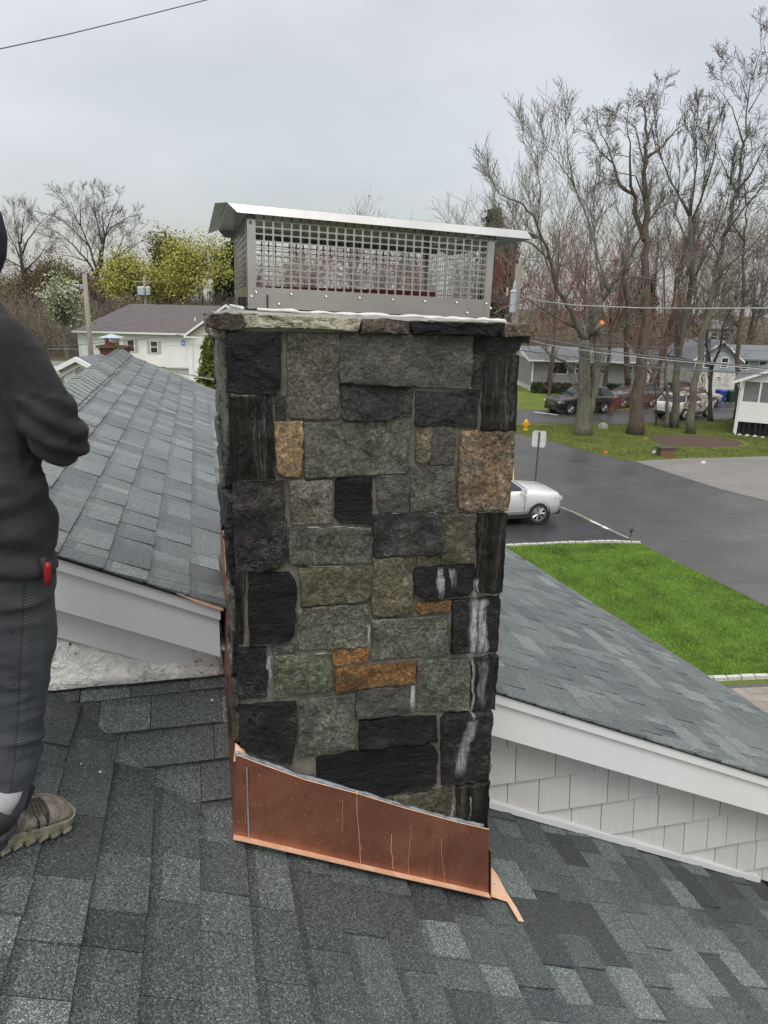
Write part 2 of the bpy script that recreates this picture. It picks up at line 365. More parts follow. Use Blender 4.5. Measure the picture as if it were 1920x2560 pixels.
STONES = [
 ('black', .030, [(566,830),(702,833),(700,975),(682,988),(568,982)]), ('stripe', .022, [(572,996),(674,993),(682,1008),(685,1195),(581,1201)]),
 ('dark', .014, [(688,989),(712,990),(714,1048),(692,1051)]), ('gray', .016, [(721,832),(847,837),(848,1045),(835,1049),(730,1046),(721,1036)]),
 ('slate', .026, [(854,838),(1186,841),(1178,972),(1030,966),(940,963),(905,959),(852,955)]), ('dark', .022, [(854,963),(905,967),(1030,970),(1034,977),(1028,1040),(985,1043),(970,1052),(925,1052),(870,1050),(856,1045)]),
 ('dark', .022, [(1043,981),(1201,981),(1199,1000),(1191,1068),(1041,1061)]), ('dark', .012, [(1185,892),(1210,894),(1201,975),(1178,975)]),
 ('black', .020, [(1187,842),(1303,841),(1300,874),(1282,881),(1249,885),(1188,884)]), ('stripe', .022, [(1215,892),(1298,889),(1296,942),(1287,1076),(1206,1074)]),
 ('tan', .018, [(688,1056),(755,1056),(758,1094),(754,1182),(745,1192),(712,1192),(695,1182)]), ('green', .020, [(762,1059),(900,1057),(1028,1054),(1026,1110),(1021,1182),(930,1186),(860,1191),(764,1194)]),
 ('slate', .018, [(1080,1067),(1138,1069),(1139,1109),(1135,1160),(1077,1163),(1075,1120)]), ('olive', .017, [(1042,1067),(1080,1067),(1077,1120),(1072,1150),(1060,1161),(1042,1150)]),
 ('blotch', .030, [(1157,1080),(1285,1079),(1287,1109),(1282,1175),(1275,1251),(1266,1275),(1168,1277),(1149,1266),(1149,1190),(1152,1120)]),
 ('purple', .026, [(583,1209),(707,1207),(715,1307),(716,1388),(710,1405),(695,1424),(591,1426),(586,1332)]), ('gray', .015, [(723,1205),(829,1200),(830,1302),(824,1307),(730,1312)]),
 ('flow', .026, [(841,1205),(859,1192),(929,1192),(931,1309),(925,1312),(857,1309),(841,1296)]), ('slate', .016, [(943,1191),(1019,1189),(1023,1280),(956,1283),(944,1266)]),
 ('gray', .017, [(1029,1170),(1138,1167),(1140,1200),(1138,1275),(1120,1282),(1050,1278),(1027,1281)]), ('dark', .024, [(935,1292),(996,1286),(1052,1283),(1105,1289),(1103,1385),(1027,1388),(936,1393)]),
 ('olive', .016, [(1108,1289),(1186,1286),(1190,1291),(1186,1407),(1105,1411)]), ('stripe', .024, [(1195,1288),(1269,1287),(1265,1337),(1254,1480),(1194,1482),(1197,1408)]),
 ('green', .018, [(724,1323),(928,1321),(929,1408),(816,1409),(760,1413),(725,1408)]), ('olive', .016, [(749,1422),(862,1420),(922,1417),(924,1500),(869,1507),(755,1514),(751,1448)]),
 ('green', .018, [(748,1524),(835,1518),(920,1512),(922,1560),(915,1617),(830,1624),(745,1625)]), ('olive', .016, [(937,1396),(1032,1395),(1034,1433),(1032,1535),(951,1541),(933,1539),(932,1480)]),
 ('olive', .012, [(1038,1396),(1100,1389),(1100,1407),(1038,1413)]), ('black', .026, [(1037,1427),(1077,1420),(1186,1415),(1189,1433),(1181,1471),(1168,1488),(1075,1501),(1052,1491),(1037,1479)]),
 ('rust', .014, [(1049,1508),(1128,1503),(1125,1527),(1052,1537),(1043,1522)]), ('black', .026, [(1135,1504),(1247,1494),(1251,1502),(1250,1560),(1243,1629),(1131,1633),(1134,1560)]),
 ('stripe', .012, [(588,1436),(611,1437),(607,1530),(611,1555),(606,1610),(592,1610)]), ('flow', .026, [(620,1436),(722,1434),(738,1453),(742,1497),(735,1585),(720,1605),(626,1612)]),
 ('green', .017, [(932,1551),(1020,1547),(1121,1541),(1122,1600),(1118,1639),(1010,1645),(930,1649)]), ('slate', .010, [(681,1617),(738,1612),(738,1628),(682,1636)]),
 ('purple', .020, [(596,1623),(664,1622),(669,1686),(667,1742),(654,1746),(598,1749)]), ('lime', .018, [(688,1649),(829,1637),(831,1727),(688,1745)]),
 ('rust', .013, [(835,1632),(919,1620),(920,1653),(836,1666)]), ('rust', .016, [(840,1676),(930,1667),(1039,1657),(1039,1709),(930,1719),(839,1727)]),
 ('green', .018, [(1047,1658),(1174,1649),(1173,1777),(1044,1779)]), ('stripe', .020, [(1182,1650),(1246,1640),(1243,1706),(1235,1774),(1180,1776)]),
 ('black', .024, [(600,1768),(738,1758),(743,1790),(740,1853),(728,1912),(650,1890),(602,1868)]), ('green', .016, [(752,1753),(887,1734),(886,1870),(800,1885),(745,1895),(748,1820)]),
 ('slate', .016, [(895,1730),(960,1722),(1036,1715),(1036,1783),(960,1788),(893,1794)]), ('black', .022, [(900,1808),(985,1799),(1092,1794),(1094,1855),(1012,1863),(900,1873)]),
 ('purple', .024, [(1105,1802),(1119,1787),(1230,1782),(1232,1799),(1227,1886),(1221,1948),(1108,1966),(1105,1897)]),
 ('flow', .024, [(793,1903),(830,1893),(880,1886),(960,1876),(1074,1867),(1090,1874),(1095,1892),(1090,1953),(1076,1965),(986,1987),(952,1992),(880,1995),(795,1960)]),
 ('olive', .014, [(986,1995),(1129,1971),(1131,2043),(1131,2090),(1080,2090),(985,2030)]), ('stripe', .018, [(1145,1970),(1222,1954),(1218,2110),(1145,2095)]),
]
for i, (k, h, poly) in enumerate(STONES):
    pts = []; h = .004+h*.42
    cxp = sum(p[0] for p in poly)/len(poly); cyp = sum(p[1] for p in poly)/len(poly)
    poly = [(x+(2.0 if x > cxp else -2.0), y+(2.0 if y > cyp else -2.0)) for x, y in poly]
    for (x, y) in poly:
        p = onY(x, y, YF-h); pts.append((p.x, p.z))
    o = stone_mesh(pts[::-1], (0, YF, 0), (1, 0, 0), (0, 0, 1), (0, -1, 0), h, seed=i*7+3, rough=.0075 if k in ('black', 'flow', 'dark', 'blotch', 'slate', 'purple') else .0045, mat=SM[k], jit=.0026)
# quoin returns and side stones: the courses turn the corner on all other faces
def side_face(origin, au, an, width, seed, pal, z0=H-1.95, z1=H-.085):
    rr = random.Random(seed); z = z1; k = 0
    while z > z0:
        hgt = rr.choice((.085, .11, .14, .17, .2)); hgt = min(hgt, z-z0+.02); u = 0
        while u < width-.01:
            wd = rr.choice((.09, .13, .18, .24, .30))
            if width-(u+wd) < .07: wd = width-u
            g = .007
            pts = [(u+g, z-hgt+g), (u+wd-g, z-hgt+g+rr.uniform(-.004, .004)), (u+wd-g, z-g), (u+g, z-g+rr.uniform(-.004, .004))]
            kk = rr.choice(pal); k += 1
            stone_mesh(pts, origin, au, (0, 0, 1), an, rr.uniform(.010, .026)*(1 if au[1] < 0 else .45), seed*100+k, .006, mat=SM[kk], rings=3)
            u += wd
        z -= hgt
side_face((CX0, CY1, 0), (0, -1, 0), (-1, 0, 0), CY1-CY0, 5, ['olive', 'green', 'black', 'slate', 'stripe', 'gray', 'dark'])
side_face((CX1, CY0, 0), (0, 1, 0), (1, 0, 0), CY1-CY0, 6, ['olive', 'green', 'black', 'slate', 'gray', 'dark', 'rust'], H-2.3)
side_face((CX1, CY1, 0), (-1, 0, 0), (0, 1, 0), CX1-CX0, 8, ['olive', 'green', 'black', 'slate', 'gray', 'dark'], H-1.6)
# lime lines on bed joints
MAT['lime'] = simple('lime_deposit', (.62, .61, .58), .8, var=.1, scale=30)
for pl in ([(568,984),(600,990),(625,991),(650,986)], [(780,1195),(800,1191),(830,1190),(862,1187)], [(937,1290),(960,1286),(1000,1283),(1050,1279),(1075,1281),(1105,1287)],
           [(1168,1279),(1200,1280),(1240,1277),(1265,1276)], [(728,1321),(780,1319),(840,1317),(905,1318)], [(1040,1424),(1075,1417),(1130,1414),(1184,1412)], [(620,1434),(650,1431),(700,1433)],
           [(690,1643),(760,1638),(830,1630)], [(748,1521),(800,1516),(860,1513),(918,1509)], [(760,1418),(820,1417),(880,1416)], [(1195,1484),(1225,1486),(1250,1489)]):
    pts = []
    for a, c in zip(pl, pl[1:]):
        for j in range(5):
            t = j/5; p = onY(a[0]+(c[0]-a[0])*t, a[1]+(c[1]-a[1])*t+R.uniform(-1.6, 1.6), YF-.004); pts.append(p)
    MB().tube(pts, [R.choice((.0002, .0005, .0009, .0013)) for _ in pts], 5).build('lime_streak', MAT['lime'], chimney)

# crown: rough cap stones all round, with a mortar wash on top
crown_z0, crown_z1 = H-.098, H-.047
def cap_stone(pts, origin, au, an, mat, seed, h=.038): return stone_mesh(pts, origin, au, (0, 0, 1), an, h, seed, .008, name='cap_stone', mat=mat, jit=.003, back=.05)
for i, (k, poly) in enumerate((('brown', [(532,789),(603,786),(612,812),(603,821),(545,823),(519,816),(521,800)]), ('pale', [(602,784),(899,800),(893,826),(840,822),(700,818),(614,816)]),
                  ('brown', [(912,800),(1018,803),(1022,832),(905,829)]), ('black', [(1031,805),(1262,810),(1263,839),(1039,833)]), ('blotch', [(1270,812),(1338,812),(1347,820),(1345,835),(1330,841),(1268,840)]))):
    cxp = sum(p[0] for p in poly)/len(poly); poly = [(x+(4 if x > cxp else -4), y+(2.5 if y > 812 else -2)) for x, y in poly]
    pts = [(onY(x, y, 1.945).x, onY(x, y, 1.945).z) for x, y in poly]
    cap_stone(pts[::-1], (0, 1.975, 0), (1, 0, 0), (0, -1, 0), SM[k], 50+i, .030)
for (o_, au, an, wd, sd_) in (((.062, 2.78, 0), (0, -1, 0), (-1, 0, 0), .80, 1), ((.900, 1.98, 0), (0, 1, 0), (1, 0, 0), .80, 2), ((.92, 2.765, 0), (-1, 0, 0), (0, 1, 0), .87, 3)):
    rr = random.Random(sd_); u = 0
    while u < wd-.02:
        l_ = min(rr.uniform(.16, .3), wd-u)
        cap_stone([(u+.004, crown_z0), (u+l_-.004, crown_z0), (u+l_-.004, crown_z1-.003), (u+.004, crown_z1-.003)], o_, au, an, SM[rr.choice(['brown', 'pale', 'black', 'gray', 'olive'])], sd_*31+int(u*100), .024); u += l_
b = MB(); b.hexa([(.072, 1.99, crown_z0+.006), (.89, 1.99, crown_z0+.006), (.89, 2.755, crown_z0+.006), (.072, 2.755, crown_z0+.006)], [(.055, 1.968, crown_z1+.002), (.905, 1.968, crown_z1-.004), (.905, 2.77, crown_z1-.004), (.055, 2.77, crown_z1+.002)])
b.hexa([(.07, 1.98, crown_z1-.004), (.89, 1.98, crown_z1-.008), (.89, 2.76, crown_z1-.008), (.07, 2.76, crown_z1-.004)], [(.12, 2.045, crown_z1+.018), (.84, 2.045, crown_z1+.008), (.84, 2.72, crown_z1+.008), (.12, 2.72, crown_z1+.018)])
b.build('crown_mortar', MAT['wash'], chimney)
# clay flue standing out of the crown
MAT['clay'] = simple('red_clay_flue', (.24, .045, .03), .7, var=.2, scale=9, bscale=50, bstr=.3, bdist=.003)
b = MB(); zt = H+.036; x0, x1, y0, y1, tk = .19, .70, 2.2, 2.58, .022
for (a, c, d_, e_) in ((x0, x1, y0, y0+tk), (x0, x1, y1-tk, y1), (x0, x0+tk, y0+tk, y1-tk), (x1-tk, x1, y0+tk, y1-tk)): b.box(((a+c)/2, (d_+e_)/2, zt-.06), (c-a, e_-d_, .12))
b.build('clay_flue', MAT['clay'], chimney)
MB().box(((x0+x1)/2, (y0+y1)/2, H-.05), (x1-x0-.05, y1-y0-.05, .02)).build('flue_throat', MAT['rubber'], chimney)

# ------------------------------------------------------------------ copper flashing on the chimney foot
def copper_mat(name, cols, rough, sc_=9, streak=True):
    m, n, b = newmat(name); v = coords(n)
    col = ramp_(n, noise_(n, v, sc_, 6, .6, .4), cols)
    if streak:
        v2 = coords(n, (150, 150, 2.5)); s_ = noise_(n, v2, 1, 4, .6); col = _mix(n, mrange(n, s_, .58, .75, 0, .45), col, (.06, .025, .018))
        sp = noise_(n, v, 150, 2, .5); col = _mix(n, mrange(n, sp, .70, .73, 0, .8), col, (.75, .52, .38)); bl = noise_(n, v, 5, 4, .6); col = _mix(n, mrange(n, bl, .45, .65, 0, .45), col, (.13, .055, .04))
        dk = noise_(n, v, 120, 3, .7); col = _mix(n, mrange(n, dk, .64, .72, 0, .55), col, (.07, .03, .02))
    n.links.new(col, b.inputs['Base Color']); b.inputs['Metallic'].default_value = .5 if streak else .4
    n.links.new(mrange(n, noise_(n, v, 20, 4), .3, .7, rough, rough+.2), b.inputs['Roughness'])
    bump(n, b, noise_(n, v, 5, 3), .25, .012); return m
MAT['copper'] = copper_mat('weathered_copper', [(.25, (.19, .076, .048)), (.5, (.26, .105, .064)), (.75, (.33, .14, .085))], .3)
MAT['copper_bright'] = copper_mat('bright_copper', [(.25, (.80, .42, .25)), (.5, (.94, .60, .40)), (.75, (.98, .76, .56))], .25, 14, False)
MAT['drip'] = simple('pink_drip_line', (.62, .33, .24), .5)
MAT['sealant'] = simple('gray_sealant', (.22, .25, .28), .25, var=.35, scale=30, bscale=80, bstr=.5, bdist=.004)
YC = 1.948
top = [(590,1888),(600,1889),(640,1905),(760,1948),(892,1983),(1010,2019),(1140,2054),(1222,2073)]
bot = [(583,2087),(600,2090),(640,2099),(760,2127),(892,2158),(1010,2185),(1140,2214),(1221,2233)]
b = MB(); T = [onY(x, y, YC+.004) for x, y in top]; B = [onY(x, y, YC) for x, y in bot]
for i in range(len(T)-1):
    lo = [B[i], B[i+1], B[i+1]+Vector((0, .004, 0)), B[i]+Vector((0, .004, 0))]; hi = [T[i], T[i+1], T[i+1]+Vector((0, .004, 0)), T[i]+Vector((0, .004, 0))]
    b.hexa(lo, hi)
b.build('front_flashing', MAT['copper'], chimney)
b = MB(); b.tube([p+Vector((0, -.001, 0)) for p in T], .0016, 6); b.build('flashing_hem', MAT['copper_bright'], chimney)
zA = lambda x: H-1.609-.4546*(x-.046)
b = MB()
for i in range(len(B)-1):
    lo = [B[i]+Vector((0, -.021, -.002)), B[i+1]+Vector((0, -.021, -.002)), B[i+1]+Vector((0, .004, -.002)), B[i]+Vector((0, .004, -.002))]
    b.hexa(lo, [q+Vector((0, 0, .0035)) for q in lo])
b.build('bottom_flange', MAT['copper_bright'], chimney)
b = MB(); b.box((B[2].x-.022, YC-.003, (B[2].z+T[2].z)/2), (.004, .004, T[2].z-B[2].z-.02)); b.build('soldered_seam', MAT['sealant'], chimney)
for xs_, y0_, y1_ in ((892, 1990, 2158), (980, 2085, 2172), (1027, 2060, 2186), (1103, 2095, 2206), (858, 1995, 2080), (617, 2005, 2060)):
    pts = []; x = xs_
    for j in range(9):
        pts.append(onY(x, y0_+(y1_-y0_)*j/8, YC-.0008+.004*(1-j/8)*.6)); x += R.choice((-2, 0, 1, 2.4))
    MB().tube(pts, [.0011 if xs_ in (892, 980) else .0006]*9, 4).build('drip_mark', MAT['drip'], chimney)
b = MB(); b.lathe((0, 0, 0), [(0, -.006), (.005, -.005), (.0065, 0)], 10, 'Y'); o = b.build('rivet', MAT['copper_bright'], chimney); o.location = onY(892, 1981, YC+.003)-Vector((0, 0, 0)); o.matrix_parent_inverse = Matrix.Translation(-chimney.location)
# sealant bead between copper and stone
b = MB(); pts = [onY(x, y-4, YC+.010) for x, y in top]; P = []
for a, c in zip(pts, pts[1:]):
    for j in range(6): P.append(a.lerp(c, j/6)+Vector((0, R.uniform(-.001, .002), R.uniform(-.002, .003))))
b.tube(P, [R.uniform(.004, .0085) for _ in P], 7); b.build('sealant_bead', MAT['sealant'], chimney, smooth=True)
# left face: step copper from the front corner back under the upper roof
XL = .045
b = MB(); ys = [YC, 2.05, 2.2, 2.35, 2.43, 2.55, 2.745]
zlow = lambda y: H-1.33-.47*(2.58-y)-.02
ztop = [onY(598, 1889, YC).z, H-1.27, H-1.2, H-1.12, H-.9, H-.78, H-.7]
for i in range(len(ys)-1):
    b.hexa([(XL, ys[i], zlow(ys[i])), (XL, ys[i+1], zlow(ys[i+1])), (XL+.004, ys[i+1], zlow(ys[i+1])), (XL+.004, ys[i], zlow(ys[i]))],
           [(XL+.016, ys[i], ztop[i]), (XL+.016, ys[i+1], ztop[i+1]), (XL+.02, ys[i+1], ztop[i+1]), (XL+.02, ys[i], ztop[i])])
b.build('side_flashing', MAT['copper'], chimney)
# right side: base flange lying on the shingles downslope of the chimney
b = MB(); fl = [(1222,2160),(1245,2190),(1265,2230),(1290,2268),(1310,2305),(1296,2303),(1268,2255),(1222,2240)]
P = [onPl(x, y, (.046, 1.9875, H-1.609+.024), (.4546, 0, 1)) for x, y in fl]
b.hexa(P, [p+Vector((0, 0, .002)) for p in P])
x1_ = P[0].x; b.hexa([(x1_, YC, zA(x1_)+.012), (x1_+.13, YC+.01, zA(x1_+.13)+.012), (x1_+.13, 2.58, zA(x1_+.13)+.012), (x1_, 2.58, zA(x1_)+.012)], [(x1_, YC, zA(x1_)+.0135), (x1_+.13, YC+.01, zA(x1_+.13)+.0135), (x1_+.13, 2.58, zA(x1_+.13)+.0135), (x1_, 2.58, zA(x1_)+.0135)]) if False else None
b.build('side_flange', MAT['copper_bright'], chimney)
b = MB(); b.hexa([(.912, YC, zA(.912)-.02), (.916, YC, zA(.916)-.02), (.916, 2.56, zA(.916)-.02), (.912, 2.56, zA(.912)-.02)], [(.906, YC+.018, zA(.912)+.20), (.909, YC+.018, zA(.912)+.20), (.909, 2.56, zA(.912)+.20), (.906, 2.56, zA(.912)+.20)])
b.build('side_flashing', MAT['copper'], chimney)
# bright folded corner
p = onY(597, 1884, YC+.01); b = MB(); b.hexa([p+Vector(q) for q in ((-.016, -.004, -.022), (.02, -.006, -.016), (.02, .01, -.016), (-.016, .01, -.022))], [p+Vector(q) for q in ((-.009, .004, .012), (.018, .002, .002), (.018, .012, .002), (-.009, .012, .03))])
b.build('folded_corner', MAT['copper_bright'], chimney)

# ------------------------------------------------------------------ stainless chimney cap
m, n, bb = newmat('stainless_steel'); v = coords(n, (1, 1, 1))
n.links.new(ramp_(n, noise_(n, v, 7, 5, .6), [(.3, (.38, .38, .375)), (.7, (.49, .485, .47))]), bb.inputs['Base Color']); bb.inputs['Metallic'].default_value = .92
n.links.new(mrange(n, noise_(n, v, 30, 5, .7), .3, .7, .10, .24), bb.inputs['Roughness']); 
wet = noise_(n, coords(n, (1, 1, .35)), 120, 3, .6); bump(n, bb, mrange(n, wet, .55, .65), .08, .001); MAT['steel'] = m
cap = empty('chimney_cap', (.48, 2.38, H-.03), label='stainless steel mesh chimney cap with a flat lid on top of the stone chimney', cat='chimney cap')
FYc, BYc = 2.055, 2.70
BL, BR = Vector((.135, 0, H-.022)), Vector((.815, 0, H-.036)); TL, TR = Vector((.138, 0, H+.219)), Vector((.818, 0, H+.192))
def CP(u, t, y): a = BL.lerp(BR, u); c = TL.lerp(TR, u); q = a.lerp(c, t); return Vector((q.x, y, q.z))
def mesh_panel(P00, P10, P11, P01, nx, nz, band, name='mesh_panel'):
    # perforated sheet: solid bottom band then nx by nz square holes with clipped corners
    def P(u, t): return P00.lerp(P10, u).lerp(P01.lerp(P11, u), t)
    b = MB(); eu = .028; du = (1-2*eu)/nx; dt = (1-band-.02)/nz; hw = .405; ch = .10
    for i in range(nx):
        for j in range(nz):
            uc = eu+(i+.5)*du; tcn = band+(j+.5)*dt
            out_ = [(-.5, -.5), (0, -.5), (.5, -.5), (.5, 0), (.5, .5), (0, .5), (-.5, .5), (-.5, 0)]
            inn = [(-hw, -hw+ch), (-hw+ch, -hw), (hw-ch, -hw), (hw, -hw+ch), (hw, hw-ch), (hw-ch, hw), (-hw+ch, hw), (-hw, hw-ch)]
            vs = [P(uc+a*du, tcn+c*dt) for a, c in out_]+[P(uc+a*du, tcn+c*dt) for a, c in inn]
            fs = [(0, 1, 10, 9), (1, 2, 11, 10), (2, 3, 12, 11), (3, 4, 13, 12), (4, 5, 14, 13), (5, 6, 15, 14), (6, 7, 8, 15), (7, 0, 9, 8)]
            fs = [(0, 9, 8), (0, 1, 10, 9) , (1, 2, 10), (2, 11, 10), (2, 3, 12, 11)][:0]+[(7, 0, 8), (0, 9, 8), (0, 1, 9), (1, 10, 9), (1, 2, 10), (2, 11, 10), (2, 3, 11), (3, 12, 11), (3, 4, 12), (4, 13, 12), (4, 5, 13), (5, 14, 13), (5, 6, 14), (6, 15, 14), (6, 7, 15), (7, 8, 15)]
            b.add(vs, fs)
    b.quad(P(0, 0), P(1, 0), P(1, band), P(0, band)); b.quad(P(0, band+nz*dt), P(1, band+nz*dt), P(1, 1), P(0, 1))
    b.quad(P(0, band), P(eu, band), P(eu, band+nz*dt), P(0, band+nz*dt)); b.quad(P(1-eu, band), P(1, band), P(1, band+nz*dt), P(1-eu, band+nz*dt))
    o = b.build(name, MAT['steel'], cap, fix=False); s_ = o.modifiers.new('thick', 'SOLIDIFY'); s_.thickness = .0012; s_.offset = 0
    return o
mesh_panel(CP(0, 0, FYc), CP(1, 0, FYc), CP(1, 1, FYc), CP(0, 1, FYc), 27, 11, .215)
mesh_panel(CP(0, 0, BYc), CP(1, 0, BYc), CP(1, 1, BYc), CP(0, 1, BYc), 27, 11, .215)
mesh_panel(CP(0, 0, BYc-.002), CP(0, 0, FYc+.002), CP(0, 1, FYc+.002), CP(0, 1, BYc-.002), 25, 11, .215)
mesh_panel(CP(1, 0, FYc+.002), CP(1, 0, BYc-.002), CP(1, 1, BYc-.002), CP(1, 1, FYc+.002), 25, 11, .215)
for u, y in ((0, FYc), (1, FYc), (0, BYc), (1, BYc)):
    b = MB(); sx = .021 if u == 0 else -.021; sy = .019 if y == FYc else -.019; oy = -.0022 if y == FYc else .0022; ox = -.0022 if u == 0 else .0022
    p0 = CP(u, -.01, y)+Vector((ox, oy, 0)); p1 = CP(u, 1.0, y)+Vector((ox, oy, 0))
    b.hexa([p0, p0+Vector((sx, 0, 0)), p0+Vector((sx, -oy*.6, 0)), p0+Vector((0, -oy*.6, 0))], [p1, p1+Vector((sx, 0, 0)), p1+Vector((sx, -oy*.6, 0)), p1+Vector((0, -oy*.6, 0))])
    b.hexa([p0, p0+Vector((0, sy, 0)), p0+Vector((-ox*.6, sy, 0)), p0+Vector((-ox*.6, 0, 0))], [p1, p1+Vector((0, sy, 0)), p1+Vector((-ox*.6, sy, 0)), p1+Vector((-ox*.6, 0, 0))])
    b.build('corner_post', MAT['steel'], cap)
# lid: pan with skirts; front hem bent down to face the viewer
def LP(x, y, dz=0):
    u = (x-.135)/.68; return Vector((x, y, H+.2235-.0245*u+dz))
MAT['steel_shaded'] = simple('shaded_lid_steel', (.17, .17, .172), .33, .9, scale=8)  # same stainless, base darkened to paint in the underside's shade and dark reflection
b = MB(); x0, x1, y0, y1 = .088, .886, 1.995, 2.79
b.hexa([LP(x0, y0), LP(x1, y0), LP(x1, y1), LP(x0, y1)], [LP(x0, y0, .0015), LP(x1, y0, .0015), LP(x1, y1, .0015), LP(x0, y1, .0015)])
b.build('lid_pan', MAT['steel_shaded'], cap)
def skirt(a, c, c2, a2, mt='steel_shaded'):
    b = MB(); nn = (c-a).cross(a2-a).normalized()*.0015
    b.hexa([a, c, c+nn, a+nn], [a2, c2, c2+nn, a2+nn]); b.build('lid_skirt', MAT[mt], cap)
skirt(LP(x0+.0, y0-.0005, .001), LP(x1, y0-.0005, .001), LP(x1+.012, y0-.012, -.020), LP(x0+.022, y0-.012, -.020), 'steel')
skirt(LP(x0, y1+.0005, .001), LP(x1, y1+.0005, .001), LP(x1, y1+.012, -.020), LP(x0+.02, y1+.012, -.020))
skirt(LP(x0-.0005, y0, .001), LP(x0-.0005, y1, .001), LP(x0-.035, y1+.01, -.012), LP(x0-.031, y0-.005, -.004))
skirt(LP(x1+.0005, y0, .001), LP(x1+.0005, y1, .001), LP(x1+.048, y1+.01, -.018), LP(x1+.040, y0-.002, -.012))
rv = MB().lathe((0, 0, 0), [(0, -.0042), (.0022, -.0036), (.0038, -.0018), (.0045, 0)], 10, 'Y').build('rivet', MAT['chrome'], None, smooth=True)
first = True
for x, y in ((238,520),(260,500),(422,510),(582,520),(737,527),(890,535),(1037,542),(1183,548),(1320,553),(1338,573),(365,555),(1232,595),(232,178),(1363,262)):
    o = rv if first else rv.copy()
    if not first: COL.objects.link(o)
    first = False; o.location = onY(500+x/1.843, 460+y/1.843, FYc-.0025); o.parent = cap; o.matrix_parent_inverse = Matrix.Translation(-cap.location)
MAT['seal_white'] = simple('white_caulk', (.82, .82, .80), .55, var=.05, scale=20, bscale=60, bstr=.5, bdist=.004)
b = MB(); P = [CP(u/30, 0, 2.04)+Vector((0, R.uniform(-.003, .003), -.004+R.uniform(-.002, .002))) for u in range(1, 33)]
b.tube(P, [R.uniform(.002, .0062) for _ in P], 7); b.build('caulk_bead', MAT['seal_white'], cap, smooth=True)
b = MB(); P = [CP(0, 0, 2.06+.66*i/20)+Vector((-.012+R.uniform(-.004, .004), 0, -.002)) for i in range(21)]; b.tube(P, [R.uniform(.002, .007) for _ in P], 7); b.build('caulk_bead', MAT['seal_white'], cap, smooth=True)
b = MB(); q = CP(.075, 0, FYc-.0045); b.box(q+Vector((0, 0, .018)), (.004, .004, .034)); b.build('bracket_pin', MAT['dark_metal'], cap)
for q in (CP(.0, 0, 2.15), CP(0, 0, 2.3)): MB().box(q+Vector((-.006, 0, .012)), (.012, .02, .03)).build('hold_down_clip', MAT['dark_metal'], cap)

# ------------------------------------------------------------------ our own house: lower roof, cricket, upper roof, gable wall
house = empty('house', (1.0, 2.6, 0), label='nearest house with gray-green asphalt shingle roofs and white rake boards round the chimney', cat='house')
def shingle_mat(name, light=1.0, gran=1.0):
    m, n, b = newmat(name); t = n.nodes.new('ShaderNodeTexCoord'); v = t.outputs['Object']
    at = n.nodes.new('ShaderNodeAttribute'); at.attribute_name = 'tint'
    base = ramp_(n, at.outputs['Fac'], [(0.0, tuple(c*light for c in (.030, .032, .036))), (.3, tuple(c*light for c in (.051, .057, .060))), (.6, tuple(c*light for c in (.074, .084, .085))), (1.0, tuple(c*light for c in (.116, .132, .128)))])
    pat = noise_(n, v, 3.1, 3, .6); base = _mix(n, 1.0, base, ramp_(n, pat, [(.3, (.92, .92, .93)), (.7, (1.07, 1.08, 1.06))]), 'MULTIPLY')
    vo = N(n, 'ShaderNodeTexVoronoi'); vo.inputs['Scale'].default_value = 430; n.links.new(v, vo.inputs['Vector'])
    sp = n.nodes.new('ShaderNodeSeparateColor'); n.links.new(vo.outputs['Color'], sp.inputs[0])
    g = ramp_(n, sp.outputs[0], [(0, (.28, .28, .30)), (.35, (.62, .64, .66)), (.7, (1.05, 1.08, 1.05)), (.88, (1.7, 1.75, 1.65)), (1, (3.3, 3.3, 3.1))])
    g2 = noise_(n, v, 120, 3, .7); base = _mix(n, gran, base, g, 'MULTIPLY'); base = _mix(n, gran, base, ramp_(n, g2, [(.32, (.6, .6, .6)), (.68, (1.4, 1.4, 1.4))]), 'MULTIPLY')
    n.links.new(base, b.inputs['Base Color']); b.inputs['Roughness'].default_value = .5; b.inputs['Specular IOR Level'].default_value = .45
    bump(n, b, sp.outputs[0], .55*gran, .0016); return m
MAT['shingle'] = shingle_mat('asphalt_shingle', 1.3); MAT['shingle_far'] = shingle_mat('asphalt_shingle_weathered', 1.9, .7)
MAT['deck'] = simple('roof_felt', (.02, .02, .022), .9)
def clip_poly(poly, clip):
    outp = poly
    for i in range(len(clip)):
        a, c = clip[i], clip[(i+1) % len(clip)]; inp = outp; outp = []
        if not inp: break
        side = lambda p: (c[0]-a[0])*(p[1]-a[1])-(c[1]-a[1])*(p[0]-a[0])
        for j in range(len(inp)):
            p, q = inp[j-1], inp[j]; sp_, sq = side(p), side(q)
            if (sp_ >= 0) != (sq >= 0):
                t = sp_/(sp_-sq); outp.append((p[0]+(q[0]-p[0])*t, p[1]+(q[1]-p[1])*t))
            if sq >= 0: outp.append(q)
    return outp
